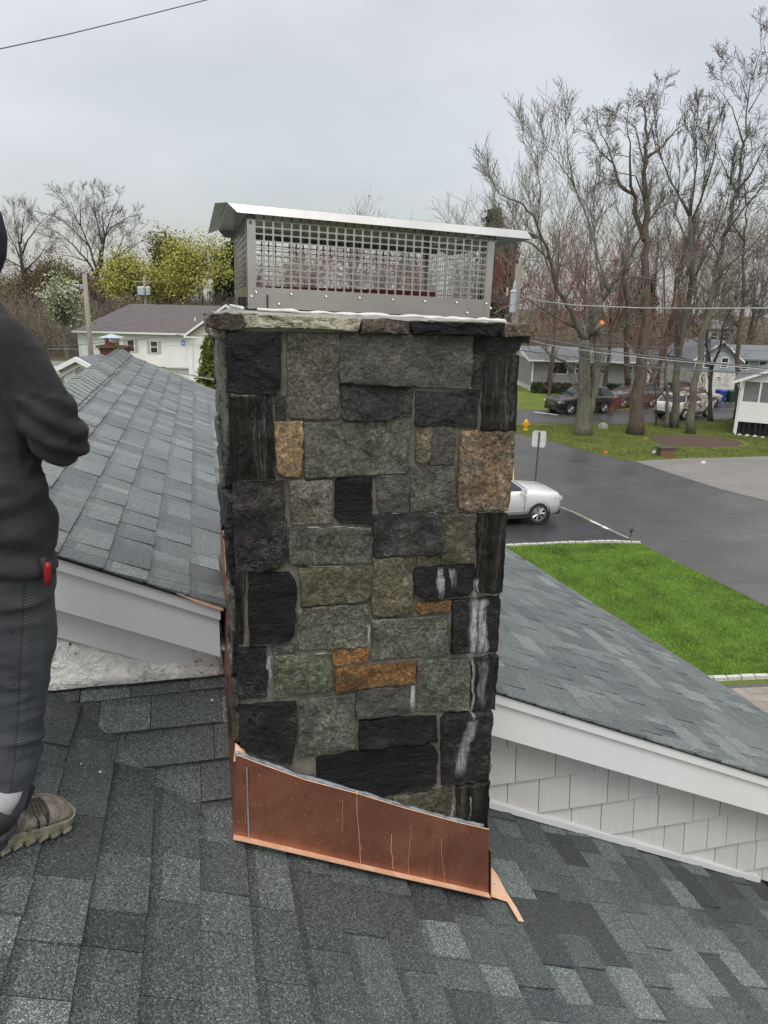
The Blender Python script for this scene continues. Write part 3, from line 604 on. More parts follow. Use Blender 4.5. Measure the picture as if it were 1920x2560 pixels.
def shingle_field(parent, P, nrm, clip, u0, u1, v0, v1, expo, seed, limit, keyfn, mat, contrast=1.0, widths=(.11, .14, .17, .2, .24, .29), ths=1.0):
    """P(u,v)->point on the deck, u down the slope in metres, v along the course. every tab is a wedge of its own"""
    rr = random.Random(seed); items = []; k = 0; u = u0
    nrm = Vector(nrm).normalized()
    while u < u1:
        v = v0-rr.uniform(0, .3); base_t = rr.random()
        while v < v1:
            wd = rr.choice(widths); thick = rr.random() < .5
            t_ = ((.0145 if thick else .0065)+rr.uniform(0, .0012))*ths
            tint = min(1, max(0, rr.choice((.08, .22, .32, .45, .55, .68, .92, .4))+rr.uniform(-.08, .08)))
            if abs(u-u0) < 1e-9: pass
            sl = rr.uniform(-.006, .006)
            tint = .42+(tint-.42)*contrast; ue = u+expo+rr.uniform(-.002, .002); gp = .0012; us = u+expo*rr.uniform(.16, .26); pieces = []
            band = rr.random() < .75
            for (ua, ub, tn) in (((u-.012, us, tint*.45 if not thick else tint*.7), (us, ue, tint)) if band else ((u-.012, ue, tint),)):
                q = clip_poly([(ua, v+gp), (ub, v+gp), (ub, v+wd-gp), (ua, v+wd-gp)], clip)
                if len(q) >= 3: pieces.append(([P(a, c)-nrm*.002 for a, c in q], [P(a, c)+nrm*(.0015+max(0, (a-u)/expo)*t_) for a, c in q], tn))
            if pieces:
                hi = pieces[-1][1]; cx_ = sum((p for p in hi), Vector())/len(hi); items.append((keyfn(cx_), pieces))
            v += wd
        u += expo
    items.sort(key=lambda i: i[0])
    for it in items[:limit]:
        b = MB(); tv = []
        for lo, hi, tn in it[1]: n0 = len(b.f); b.hexa(lo, hi); tv += [tn]*(len(b.f)-n0)
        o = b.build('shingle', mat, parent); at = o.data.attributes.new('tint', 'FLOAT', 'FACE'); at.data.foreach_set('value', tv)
    rest = items[limit:]
    if rest:
        b = MB(); tv = []
        for it in rest:
            for lo, hi, tn in it[1]: n0 = len(b.f); b.hexa(lo, hi); tv += [tn]*(len(b.f)-n0)
        o = b.build('shingle_field', mat, parent); o['kind'] = 'stuff'
        at = o.data.attributes.new('tint', 'FLOAT', 'FACE'); at.data.foreach_set('value', tv)
CAMP = Vector((0, 0, H))
def key(p):     # size on show: nearest first, what is outside the picture last
    d = p-CAMP; z = d.x*FW[0]+d.y*FW[1]+d.z*FW[2]
    if z < .2: return 1e6+d.length
    x = (d.x*RT[0]+d.y*RT[1]+d.z*RT[2])/z*F; y = (d.x*UP[0]+d.y*UP[1]+d.z*UP[2])/z*F
    off = max(0, abs(x)-990)+max(0, abs(y)-1310); return d.length+(off > 0)*1000+off
sA = .4546; cA = math.sqrt(1+sA*sA); WALLY = 2.58
def PA(u, v): x = u/cA; return Vector((x, v, zA(x)))
XE = 2.70
lower = MB().hexa([(-1.9, -1.2, zA(-1.9)-.03), (XE-.01, -1.2, zA(XE-.01)-.03), (XE-.01, WALLY+.02, zA(XE-.01)-.03), (-1.9, WALLY+.02, zA(-1.9)-.03)], [(-1.9, -1.2, zA(-1.9)-.004), (XE-.01, -1.2, zA(XE-.01)-.004), (XE-.01, WALLY+.02, zA(XE-.01)-.004), (-1.9, WALLY+.02, zA(-1.9)-.004)]).build('lower_roof', MAT['deck'], house)
lower['label'] = 'low-pitched lower roof falling to the right under the chimney'
clipA = [(-1.9*cA, -1.2), (XE*cA, -1.2), (XE*cA, WALLY), (-1.9*cA, WALLY)]
EX = .143
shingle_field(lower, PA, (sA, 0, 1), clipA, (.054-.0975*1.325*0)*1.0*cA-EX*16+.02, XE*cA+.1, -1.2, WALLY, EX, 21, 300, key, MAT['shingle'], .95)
# cricket: small plane falling towards the viewer, left of the chimney
sB = .47; cB = math.sqrt(1+sB*sB)
def PB(u, v): y = WALLY-u/cB; return Vector((v, y, H-1.33+.008-sB*(WALLY-y)))
cricket = MB().hexa([(-.60, WALLY, H-1.36), (.07, WALLY, H-1.36), (.07, 1.975, H-1.36-.47*.605), (.03, 1.975, H-1.36-.47*.605)], [(-.60, WALLY, H-1.331), (.07, WALLY, H-1.331), (.07, 1.975, H-1.331-.47*.605), (.03, 1.975, H-1.331-.47*.605)]).build('cricket', MAT['deck'], house)
cricket['label'] = 'small cricket slope shedding water left of the chimney'
rr = random.Random(4)
clipB = [(0, .058), (0, -.63), (.10*cB, -.60), (.66*cB, -.02), (.66*cB, .058)]
clipB = clipB[::-1]
ar = sum(clipB[i-1][0]*clipB[i][1]-clipB[i][0]*clipB[i-1][1] for i in range(len(clipB)))
if ar < 0: clipB = clipB[::-1]
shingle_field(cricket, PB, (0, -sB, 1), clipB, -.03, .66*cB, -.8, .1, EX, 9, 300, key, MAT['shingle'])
# upper roof
sC = .426; cC = math.sqrt(1+sC*sC); XR = -.87; YR0, YR1 = 2.40, 9.25
zC = lambda x: H-.8-sC*(x+.453)
def PC(u, v): x = XR+u/cC; return Vector((x, v, zC(x)))
eave = [(3.74, YR0), (2.62, 6.0), (1.68, YR1)]
pl = [(XR, YR0)]+[(3.74, YR0), (1.64, YR1)]+[(XR, YR1)]
pd = [(x, max(y, 2.43)) for x, y in pl]; b = MB(); b.hexa([(x, y, zC(x)-.04) for x, y in pd], [(x, y, zC(x)-.004) for x, y in pd]); upper = b.build('upper_roof', MAT['deck'], house)
upper['label'] = 'upper roof behind the chimney with its ridge at the left'
b = MB(); zl = lambda x: zC(XR)-1.15*(XR-x); ql = [(XR-2.0, YR0), (XR, YR0), (XR, YR1), (XR-2.0, YR1)]
b.hexa([(x, y, zl(x)-.04) for x, y in ql], [(x, y, zl(x)) for x, y in ql]); b.build('far_slope', MAT['shingle_far'], upper)
clipC = [((x-XR)*cC, y) for x, y in pl]
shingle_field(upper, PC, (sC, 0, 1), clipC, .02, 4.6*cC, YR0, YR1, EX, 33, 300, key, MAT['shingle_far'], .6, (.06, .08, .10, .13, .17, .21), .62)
rr = random.Random(2); y = YR0-.01
while y < YR1:          # ridge caps
    b = MB(); wv = .14; t0, t1 = .012, .021; rj = rr.uniform(-.004, .004)
    P0 = [(XR-wv*.62, -1.15*wv*.6), (XR-.03, .012), (XR+.03, .012), (XR+wv*.95+rj, -sC*wv*.95)]
    lo = []; hi = []
    for (yy, t_) in ((y, t1), (y+.155, t0)):
        lo.append([Vector((x, yy, zC(XR)+dz+.004)) for x, dz in P0]); hi.append([Vector((x, yy, zC(XR)+dz+.004+t_)) for x, dz in P0])
    for i in range(3):
        b.hexa([lo[0][i], lo[0][i+1], lo[1][i+1], lo[1][i]], [hi[0][i], hi[0][i+1], hi[1][i+1], hi[1][i]])
    o = b.build('ridge_cap', MAT['shingle_far'], upper); at = o.data.attributes.new('tint', 'FLOAT', 'FACE'); at.data.foreach_set('value', [rr.choice((.5, .65, .8, .95))]*len(o.data.polygons)); y += .143
# rake boards
def rake(name, x0, x1, y, ty, ztop, zbot, mat, lab=None):
    f = lambda x: H-.8-sC*(x+.453)
    b = MB(); b.hexa([(x0, y, f(x0)+zbot), (x1, y, f(x1)+zbot), (x1, y+ty, f(x1)+zbot), (x0, y+ty, f(x0)+zbot)], [(x0, y, f(x0)+ztop), (x1, y, f(x1)+ztop), (x1, y+ty, f(x1)+ztop), (x0, y+ty, f(x0)+ztop)])
    o = b.build(name, mat, house); o['label'] = lab or name; return o
rake('rake_board', .93, 3.7, 2.425, .03, -.018, -.205, MAT['white_paint'], 'wide white rake board right of the chimney')
rake('rake_trim', .93, 3.7, 2.408, .016, -.012, -.052, MAT['white_paint'], 'narrow stepped trim above the right rake board')
rake('rake_board', XR, .035, 2.425, .03, -.018, -.205, MAT['trim_gray'], 'grayish white rake board left of the chimney')
rake('rake_trim', XR, .04, 2.408, .016, -.012, -.055, MAT['trim_gray'], 'narrow stepped trim above the left rake board')
rake('drip_edge', XR, .04, 2.398, .012, -.005, -.011, MAT['dark_metal'], 'dark drip edge of the upper roof at the left'); rake('drip_edge', .93, 3.7, 2.400, .010, -.004, -.008, MAT['dark_metal'], 'dark drip edge of the upper roof at the right')
MB().hexa([(-.02, 2.394, zC(-.02)-.012), (.05, 2.394, zC(.05)-.012), (.05, 2.40, zC(.05)-.012), (-.02, 2.40, zC(-.02)-.012)], [(-.10, 2.394, zC(-.10)-.002), (.05, 2.394, zC(.05)-.004), (.05, 2.40, zC(.05)-.004), (-.10, 2.40, zC(-.10)-.002)]).build('copper_drip', MAT['copper_bright'], house)
b = MB(); f = zC; xa, xb = XR, 3.7
b.hexa([(xa, 2.455, f(xa)-.19), (xb, 2.455, f(xb)-.19), (xb, WALLY+.03, f(xb)-.19), (xa, WALLY+.03, f(xa)-.19)], [(xa, 2.455, f(xa)-.18), (xb, 2.455, f(xb)-.18), (xb, WALLY+.03, f(xb)-.18), (xa, WALLY+.03, f(xa)-.18)]); b.build('soffit', MAT['trim_gray'], house)
# stepped frieze under the left rake and the bent white apron metal over the cricket
for k_, (zt_, zb_, yy) in enumerate(((-.204, -.225, 2.47), (-.227, -.245, 2.50), (-.247, -.36, 2.53))):
    b = MB(); xa, xb = -.9, -.06+.0*k_
    b.hexa([(xa, yy, f(xa)+zb_), (xb, yy, f(xb)+zb_), (xb, yy+.02, f(xb)+zb_), (xa, yy+.02, f(xa)+zb_)], [(xa, yy, f(xa)+zt_), (xb, yy, f(xb)+zt_), (xb, yy+.02, f(xb)+zt_), (xa, yy+.02, f(xa)+zt_)]); b.build('frieze_strip', MAT['trim_gray' if k_ < 2 else 'white_paint'], house)
def apron_mat():
    m, n, b = newmat('dented_white_apron_metal'); v = coords(n)
    col = ramp_(n, noise_(n, v, 7, 5, .6), [(.25, (.55, .53, .50)), (.5, (.80, .79, .76)), (.75, (.86, .85, .83))])
    d = noise_(n, coords(n, loc=(3, 1, 2)), 16, 5, .75, 1.2); mask = mrange(n, noise_(n, v, 5, 2), .5, .62)
    col = _mix(n, math_(n, 'MULTIPLY', mrange(n, d, .57, .63), mask), col, (.16, .15, .13)); col = _mix(n, mrange(n, noise_(n, v, 60, 2, .5), .72, .75), col, (.12, .12, .12))
    n.links.new(col, b.inputs['Base Color']); b.inputs['Roughness'].default_value = .38; b.inputs['Metallic'].default_value = .15
    bump(n, b, noise_(n, v, 11, 5, .65, 1.2), .9, .03); return m
MAT['apron'] = apron_mat()
b = MB(); nx = 26
for j in range(7):
    for i in range(nx+1):
        x = -.66+(.045+.66)*i/nx; t = j/6; z = H-1.327+(.178)*t; y = 2.515+.055*t
        if j == 0: y = 2.508+.004*noise.noise(Vector((x*9, 0, 0)))
        wob = .006*noise.noise(Vector((x*11, z*16, 4)))*(1 if 0 < j < 6 else .3); b.v.append((x, y+wob, z+(.004*noise.noise(Vector((x*6, 1, 1))) if j == 0 else 0)))
for j in range(6):
    for i in range(nx): a = j*(nx+1)+i; b.f.append((a, a+1, a+nx+2, a+nx+1)); b.mi.append(0)
o = b.build('apron_flashing', MAT['apron'], house, smooth=True); o['label'] = 'dented white metal apron over the cricket shingles'
s_ = o.modifiers.new('t', 'SOLIDIFY'); s_.thickness = .002
# gable wall with gray cedar-look siding
MAT['siding'] = simple('pale_gray_shake_siding', (.50, .495, .485), .6, var=.05, scale=4, bscale=1, bstr=.35, bdist=.004, stretch=(1, 1, 1))
def siding_mat():
    m, n, b = newmat('pale_gray_shake'); v = coords(n, (90, 1, 2.2)); oi = n.nodes.new('ShaderNodeObjectInfo')
    g = noise_(n, v, 1, 5, .65)
    col = ramp_(n, g, [(.3, (.50, .497, .49)), (.55, (.53, .527, .52)), (.75, (.555, .55, .545))])
    col = _mix(n, 1.0, col, ramp_(n, oi.outputs['Random'], [(0, (.94, .94, .94)), (1, (1.05, 1.05, 1.05))]), 'MULTIPLY')
    n.links.new(col, b.inputs['Base Color']); b.inputs['Roughness'].default_value = .6; bump(n, b, g, .3, .003); return m
MAT['siding'] = siding_mat()
b = MB(); fb = lambda x: zC(x)-.17
b.hexa([(-.9, WALLY+.012, zA(-.9)-.2), (3.3, WALLY+.012, H-3.6), (3.3, WALLY+.13, H-3.6), (-.9, WALLY+.13, zA(-.9)-.2)], [(-.9, WALLY+.012, fb(-.9)), (3.3, WALLY+.012, fb(3.3)), (3.3, WALLY+.13, fb(3.3)), (-.9, WALLY+.13, fb(-.9))])
wall = b.build('gable_wall', MAT['rubber'], house); wall['label'] = 'gable wall of pale gray shake siding right of the chimney'
rr = random.Random(12)
rows = [H-1.64]+[H-1.818-.1775*i for i in range(9)]
for r_ in range(len(rows)-1):
    x = .7+rr.uniform(0, .1); zt_, zb_ = rows[r_]+.02, rows[r_+1]
    while x < 3.3:
        wd = rr.choice((.11, .13, .15, .17, .19)); xa, xb = x+.0018, x+wd-.0018; x += wd
        clipW = [(.7, zA(.7)+.02), (3.3, zA(3.3)+.02), (3.3, fb(3.3)), (.7, fb(.7))]
        dj = rr.uniform(0, .002); q = clip_poly([(xa, zb_), (xb, zb_), (xb, zt_), (xa, zt_)], clipW)
        if len(q) < 3: continue
        lo = [Vector((a, WALLY+.010, c)) for a, c in q]; hi = [Vector((a, WALLY-.002-.024*(zt_-c)/(zt_-zb_)-dj, c)) for a, c in q]
        MB().hexa(lo, hi).build('siding_shake', MAT['siding'], wall)
b = MB(); xa, xb = .90, 2.66
b.hexa([(xa, WALLY-.042, zA(xa)+.012), (xb, WALLY-.042, zA(xb)+.012), (xb, WALLY+.004, zA(xb)+.012), (xa, WALLY+.004, zA(xa)+.012)], [(xa, WALLY-.042, zA(xa)+.040), (xb, WALLY-.042, zA(xb)+.040), (xb, WALLY+.004, zA(xb)+.046), (xa, WALLY+.004, zA(xa)+.046)])
o = b.build('base_trim', MAT['trim_gray'], house); o['label'] = 'white trim strip where the siding meets the lower roof'
# body of the house below the roofs
b = MB(); b.hexa([(-1.85, -1.1, 0), (XE-.3, -1.1, 0), (XE-.3, WALLY, 0), (-1.85, WALLY, 0)], [(-1.85, -1.1, zA(-1.85)-.06), (XE-.3, -1.1, zA(XE-.3)-.06), (XE-.3, WALLY, zA(XE-.3)-.06), (-1.85, WALLY, zA(-1.85)-.06)]); b.build('lower_wall', MAT['white_paint'], house)
b = MB(); q = [(-2.1, WALLY+.14), (3.2, WALLY+.14), (2.4, 5.2), (1.3, 8.9), (-2.1, 8.9)]
b.hexa([(x, y, 0) for x, y in q], [(x, y, min(zC(x), zl(x))-.25) for x, y in q]); b.build('upper_wall', MAT['white_paint'], house)
# lime crumbs left on the cricket after the repointing
for i, (x, y) in enumerate(((203,1910),(489,1791),(530,1751),(537,1773),(460,1795),(250,1931))):
    p = onPl(x, y, (0, WALLY, H-1.33+.016), (0, -sB, 1)) if x > 300 else onPl(x, y, (.046, 1.9875, H-1.609+.012), (sA, 0, 1))
    b = MB(); s_ = .003+.0012*(i % 3); b.hexa([p+Vector((-s_, -s_, 0)), p+Vector((s_, -s_*.7, 0)), p+Vector((s_*.8, s_, 0)), p+Vector((-s_*.6, s_, 0))], [p+Vector((-s_*.4, -s_*.5, s_)), p+Vector((s_*.6, -s_*.2, s_*1.3)), p+Vector((s_*.3, s_*.5, s_)), p+Vector((-s_*.3, s_*.4, s_*.8))])
    tag(b.build('mortar_crumb', MAT['lime']), ['white mortar crumb on the shingles near the toe of the shoe', 'white crumb high on the cricket shingles close to the chimney', 'crumb nearest the chimney just under the white apron metal', 'crumb in the middle of the cricket shingles', 'farther left crumb on the cricket shingles', 'lowest white crumb between the shoe and the chimney'][i], 'crumb', 'mortar crumbs on the shingles')

# ------------------------------------------------------------------ ground, streets, lawns
def grass_mat(name, a, b_, c, s_=1.0, far=False):
    m, n, b = newmat(name); v = coords(n)
    col = ramp_(n, noise_(n, v, .55*s_, 5, .6), [(.3, a), (.5, b_), (.72, c)])
    if far: sp_ = n.nodes.new('ShaderNodeVectorMath'); sp_.operation = 'LENGTH'; n.links.new(v, sp_.inputs[0]); col = _mix(n, math_(n, 'MULTIPLY', mrange(n, math_(n, 'ADD', sp_.outputs['Value'], mrange(n, noise_(n, v, .1, 3), 0, 1, -12, 12)), 84, 92), .95), col, (.085, .062, .038))
    col = _mix(n, 1, col, ramp_(n, noise_(n, v, 9, 4, .7), [(.3, (.7, .72, .7)), (.7, (1.3, 1.28, 1.2))]), 'MULTIPLY')
    yl = mrange(n, noise_(n, v, 2.3, 5, .7), .6, .72, 0, .5); col = _mix(n, yl, col, (.19, .18, .05))
    n.links.new(col, b.inputs['Base Color']); b.inputs['Roughness'].default_value = .85; b.inputs['Specular IOR Level'].default_value = .2
    bump(n, b, noise_(n, v, 26, 5, .75), .9, .05); return m
MAT['grass'] = grass_mat('rough_spring_grass', (.085, .115, .022), (.125, .165, .03), (.18, .20, .05), far=True)
MAT['lawn'] = grass_mat('mown_lawn', (.09, .165, .02), (.125, .21, .028), (.165, .235, .045), .8)
def asphalt_mat(name, a, c, rough=.33):
    m, n, b = newmat(name); v = coords(n)
    col = ramp_(n, noise_(n, v, .28, 5, .6, .5), [(.3, a), (.7, c)]); g = noise_(n, v, 60, 3, .8)
    col = _mix(n, 1, col, ramp_(n, g, [(.3, (.75, .75, .75)), (.7, (1.25, 1.25, 1.25))]), 'MULTIPLY')
    st_ = noise_(n, coords(n, (.35, 1.1, 1), (0, 0, .5)), .9, 6, .65, 1.0); col = _mix(n, mrange(n, st_, .5, .66, 0, .45), col, a)
    ck = math_(n, 'ABSOLUTE', math_(n, 'SUBTRACT', noise_(n, v, .55, 7, .6, .8), .5)); col = _mix(n, math_(n, 'MULTIPLY', mrange(n, ck, 0, .0022, .55, 0), mrange(n, noise_(n, v, .22, 2), .5, .6)), col, (.02, .02, .02))
    n.links.new(col, b.inputs['Base Color'])
    n.links.new(mrange(n, noise_(n, coords(n, (.5, 1.3, 1)), .5, 4, .6), .35, .65, rough-.12, rough+.16), b.inputs['Roughness'])
    bump(n, b, g, .25, .004); return m
MAT['asphalt'] = asphalt_mat('damp_asphalt', (.050, .049, .050), (.080, .078, .078), .33)
MAT['asphalt_dark'] = asphalt_mat('wet_driveway_asphalt', (.022, .023, .026), (.036, .037, .040), .30)
MAT['asphalt_old'] = asphalt_mat('old_pale_asphalt', (.15, .145, .135), (.21, .20, .19), .7)
MAT['granite'] = simple('granite_block', (.48, .47, .45), .7, var=.15, scale=20, bscale=60, bstr=.5, bdist=.006)
MAT['mulch'] = simple('bark_mulch', (.085, .052, .036), .9, var=.35, scale=12, bscale=25, bstr=1, bdist=.04)
def sheet(name, pts, z, mat, label=None, dens=None):
    b = MB(); b.add([(p.x, p.y, z) for p in pts], [tuple(range(len(pts)))]); o = b.build(name, mat)
    if o.data.polygons[0].normal.z < 0: o.data.flip_normals()
    tag(o, label, None, None, 'structure'); return o
g = MB(); g.quad((-900, -60, 0), (900, -60, 0), (900, 1800, 0), (-900, 1800, 0)); o = g.build('ground', MAT['grass']); tag(o, 'grass ground between the houses', kind='structure')
def GP(l): return [G(x, y) for x, y in l]
sheet('street', GP([(1050,1085),(1290,1083),(1340,1096),(1368,1101),(1439,1120),(1515,1139),(1587,1154),(1684,1186),(1802,1224),(1920,1253),(2100,1300),(2300,1700),(1920,1525),(1760,1440),(1602,1360),(1500,1310),(1395,1262),(1180,1230),(1040,1160)]), .004, MAT['asphalt'], 'damp gray street running past the lawn')
sheet('cross_street', GP([(900,1022),(1300,1024),(1450,1026),(1600,1024),(1700,1018),(1790,985),(1850,975),(2100,975),(2100,1040),(1832,1046),(1700,1056),(1560,1060),(1300,1060),(900,1064)]), .008, MAT['asphalt'], 'cross street where the cars are parked')
sheet('driveway', GP([(900,1150),(1100,1225),(1380,1262),(1397,1266),(1480,1308),(1578,1350),(1598,1357),(1262,1369),(800,1380)]), .012, MAT['asphalt_dark'], 'wet black driveway in front of the silver car')
sheet('side_driveway', GP([(1587,1154),(1640,1150),(1700,1147),(1800,1145),(1920,1141),(2200,1135),(2200,1330),(2100,1300),(1920,1253),(1802,1224),(1684,1186)]), .012, MAT['asphalt_old'], 'old pale gravelly driveway across the street')
sheet('house_driveway', GP([(1606,1024),(1690,1019),(1680,985),(1640,950),(1600,945),(1618,975)]), .012, MAT['asphalt'], 'driveway up to the garage')
b = MB(); cm = G(1738, 1103); n_ = 90; P = []
for k in range(n_):
    t = 2*math.pi*k/n_; r_ = 1+.22*noise.noise(Vector((math.cos(t)*2, math.sin(t)*2, 5)))+.10*noise.noise(Vector((math.cos(t)*7, math.sin(t)*7, 2))); P.append((cm.x+(math.cos(t)*2.7*RH[0]+math.sin(t)*2.0*FH[0])*r_, cm.y+(math.cos(t)*2.7*RH[1]+math.sin(t)*2.0*FH[1])*r_))
b.hexa([(x, y, .0) for x, y in P], [(x+(cm.x-x)*.08, y+(cm.y-y)*.08, .05) for x, y in P]); o = b.build('mulch_bed', MAT['mulch']); tag(o, 'brown mulch bed round the leaning tree', kind='structure')
lawnpts = GP([(1150,1374),(1264,1368),(1400,1360),(1520,1357),(1598,1360),(1700,1410),(1800,1458),(1920,1520),(2150,1640),(2150,1680),(1920,1692),(1740,1703),(1300,1750),(900,1750)])
sheet('lawn', lawnpts, .016, MAT['lawn'], 'bright green mown lawn beyond the roof')
o = MB().quad((-70, 16, .006), (-2, 16, .006), (-2, 63, .006), (-70, 63, .006)).build('gray_reflection_sheet', MAT['asphalt']); tag(o, 'unseen gray asphalt sheet added to gray the lid reflection', kind='structure')  # unseen sheet added so the cap lid mirrors gray instead of grass
# painted edge line of the far road, pale joint and lime marks at the driveway mouth
MAT['roadpaint'] = simple('worn_road_paint', (.62, .62, .60), .6, var=.15, scale=30)
def strip(name, pts, wd, z, mat, label, kind='structure'):
    b = MB(); pl = [G(x, y) for x, y in pts]
    for i in range(len(pl)-1):
        d = (pl[i+1]-pl[i]).normalized(); nn = Vector((-d.y, d.x, 0))*wd/2
        b.quad(pl[i]-nn+Vector((0, 0, z)), pl[i]+nn+Vector((0, 0, z)), pl[i+1]+nn+Vector((0, 0, z)), pl[i+1]-nn+Vector((0, 0, z)))
    o = b.build(name, mat); tag(o, label, kind=kind); return o
strip('road_marking', [(1336,1030),(1394,1038)], .28, .014, MAT['roadpaint'], 'white painted stop line on the cross street')
MAT['joint'] = simple('sandy_joint', (.20, .195, .18), .9, var=.4, scale=8)
strip('pavement_joint', [(1400,1268),(1440,1284),(1490,1308),(1545,1335),(1578,1350)], .13, .018, MAT['joint'], 'pale joint between the driveway and the street')
strip('road_marking', [(1476,1303),(1502,1315)], .10, .022, MAT['roadpaint'], 'short white paint mark on the joint'); strip('road_marking', [(1506,1317),(1520,1324)], .14, .022, MAT['roadpaint'], 'second short white mark on the joint')
# granite edging blocks
def kerb(name, pts, label, l_=.24, wd=.13, hgt=.07, mat=None, seed=1):
    root = empty(name, tuple(G(*pts[0]))); tag(root, label, kind='structure'); rr = random.Random(seed)
    pl = [G(x, y) for x, y in pts]
    for i in range(len(pl)-1):
        d = pl[i+1]-pl[i]; L_ = d.length; d.normalize(); k = int(L_/l_); a = math.atan2(d.y, d.x)
        for j in range(k):
            c = pl[i]+d*(j+.5)*L_/k; hh_ = hgt+rr.uniform(-.008, .01)
            b = MB(); x, y = (L_/k-.018)/2, wd/2-rr.uniform(0, .01); M_ = Matrix.Translation(c) @ Matrix.Rotation(a+rr.uniform(-.03, .03), 4, 'Z')
            b.hexa([M_ @ Vector(q) for q in ((-x, -y, -.03), (x, -y, -.03), (x, y, -.03), (-x, y, -.03))], [M_ @ Vector(q) for q in ((-x+.008, -y+.008, hh_), (x-.008, -y+.008, hh_), (x-.008, y-.008, hh_), (-x+.008, y-.008, hh_))])
            b.build('granite_block', mat or MAT['granite'], root)
    return root
kerb('kerb', [(1180,1371),(1265,1367),(1400,1360),(1530,1356),(1602,1359)], 'white granite block edging between driveway and lawn')
kerb('kerb', [(1600,1707),(1745,1702),(1850,1697),(1920,1694),(2050,1688)], 'granite block edging along the paver walk at the lawn corner', seed=4)
# paver walk, bottom right
MAT['paver_dark'] = simple('charcoal_paver', (.085, .08, .08), .7, var=.15, scale=8, bscale=60, bstr=.3)
MAT['paver_tan'] = simple('tan_paver', (.24, .21, .175), .7, var=.16, scale=3, bscale=60, bstr=.3)
pv = empty('paver_walk', tuple(G(1850, 1760))); tag(pv, 'tan paver walk with a charcoal border', kind='structure')
q0 = G(1700, 1722); ex = (G(1920, 1711)-q0).normalized(); ey = Vector((ex.y, -ex.x, 0)); rr = random.Random(9)
if ey.y > 0: ey = -ey
row = 0; yv = 0
while yv < 3.4:
    hh_ = .12 if row == 0 else (.24 if row % 2 else .3); xv = -2.5-rr.uniform(0, .3)
    while xv < 5:
        wd = .24 if row == 0 else rr.choice((.3, .45, .6)); o_ = q0+ex*xv+ey*yv
        b = MB(); b.obox(o_+ex*.004+ey*.004+Vector((0, 0, -.02)), ex*(wd-.008), ey*(hh_-.008), Vector((0, 0, .045+rr.uniform(0, .003)))); b.build('paver', MAT['paver_dark' if row == 0 or yv > 1.75 and yv < 2 else 'paver_tan'], pv); xv += wd
    yv += hh_; row += 1
# grass blades on the lawn: uncountable
rr = np.random.RandomState(3); lp = np.array([(p.x, p.y) for p in lawnpts]); nb = 80000
def inside(P, poly):
    x, y = P[:, 0], P[:, 1]; r_ = np.zeros(len(P), bool); j = len(poly)-1
    for i in range(len(poly)):
        xi, yi = poly[i]; xj, yj = poly[j]; c = ((yi > y) != (yj > y)) & (x < (xj-xi)*(y-yi)/(yj-yi+1e-12)+xi); r_ ^= c; j = i
    return r_
def blades(name, pts, nb, hgt, wd, z, mat, label):
    poly = np.array([(p.x, p.y) for p in pts]); lo, hi = poly.min(0), poly.max(0); P = rr.rand(nb, 2)*(hi-lo)+lo; P = P[inside(P, poly)]; dm = P-np.array([cm.x, cm.y]); P = P[((dm@RH[:2])/2.95)**2+((dm@FH[:2])/2.05)**2 > 1]
    k = len(P); a = rr.rand(k)*6.283; h = hgt*(.5+rr.rand(k)); d = np.stack([np.cos(a), np.sin(a)], 1)*wd; l_ = (rr.rand(k, 2)-.5)*h[:, None]*1.2
    v = np.zeros((k*3, 3)); v[0::3, :2] = P-d; v[1::3, :2] = P+d; v[0::3, 2] = v[1::3, 2] = z; v[2::3, :2] = P+l_; v[2::3, 2] = z+h
    o = mesh_obj(name, np_mesh(name, v, np.arange(k*3).reshape(-1, 3)), mat); tag(o, label, 'grass', kind='stuff')
vis = GP([(1255,1370),(1400,1361),(1598,1361),(1700,1411),(1800,1459),(1930,1524),(1930,1692),(1735,1704)])
MAT['blade'] = simple('grass_blade', (.145, .25, .035), .6, var=.3, scale=1.2)
blades('grass', vis, 95000, .055, .007, .016, MAT['blade'], 'short grass blades of the bright lawn')
farl = GP([(1280,1063),(1560,1061),(1832,1047),(1930,1046),(1930,1141),(1700,1147),(1587,1154),(1515,1139),(1439,1120),(1345,1098),(1280,1083)])
MAT['blade2'] = simple('rough_grass_blade', (.13, .155, .035), .6, var=.3, scale=.8)
blades('grass', farl, 95000, .055, .013, .0, MAT['blade2'], 'rough yellow-green grass under the tall trees')

# ------------------------------------------------------------------ trees
def bark_mat(name, a, c, moss=0):
    m, n, b = newmat(name); v = coords(n, (1, 1, .22)); f = noise_(n, v, 7, 5, .7)
    col = ramp_(n, f, [(.3, a), (.7, c)])
    if moss: col = _mix(n, mrange(n, noise_(n, coords(n), 1.3, 4, .7), .48, .62, 0, moss), col, (.16, .18, .11))
    n.links.new(col, b.inputs['Base Color']); b.inputs['Roughness'].default_value = .9; b.inputs['Specular IOR Level'].default_value = .2
    bump(n, b, noise_(n, v, 14, 5, .7), 1, .05); return m
MAT['bark_gray'] = bark_mat('gray_lichen_bark', (.085, .078, .065), (.20, .19, .155), .6)
MAT['bark_brown'] = bark_mat('brown_furrowed_bark', (.07, .055, .042), (.17, .14, .11))
MAT['bark_dark'] = bark_mat('dark_bark', (.035, .03, .027), (.10, .09, .08))
MAT['twig'] = simple('twig_bark', (.125, .108, .092), .9, var=.15, scale=.5)
MAT['twig_red'] = simple('reddish_twig', (.20, .115, .095), .9, var=.2, scale=.5)
MAT['twig_tan'] = simple('gray_tan_twig', (.20, .178, .15), .9, var=.15, scale=.5)
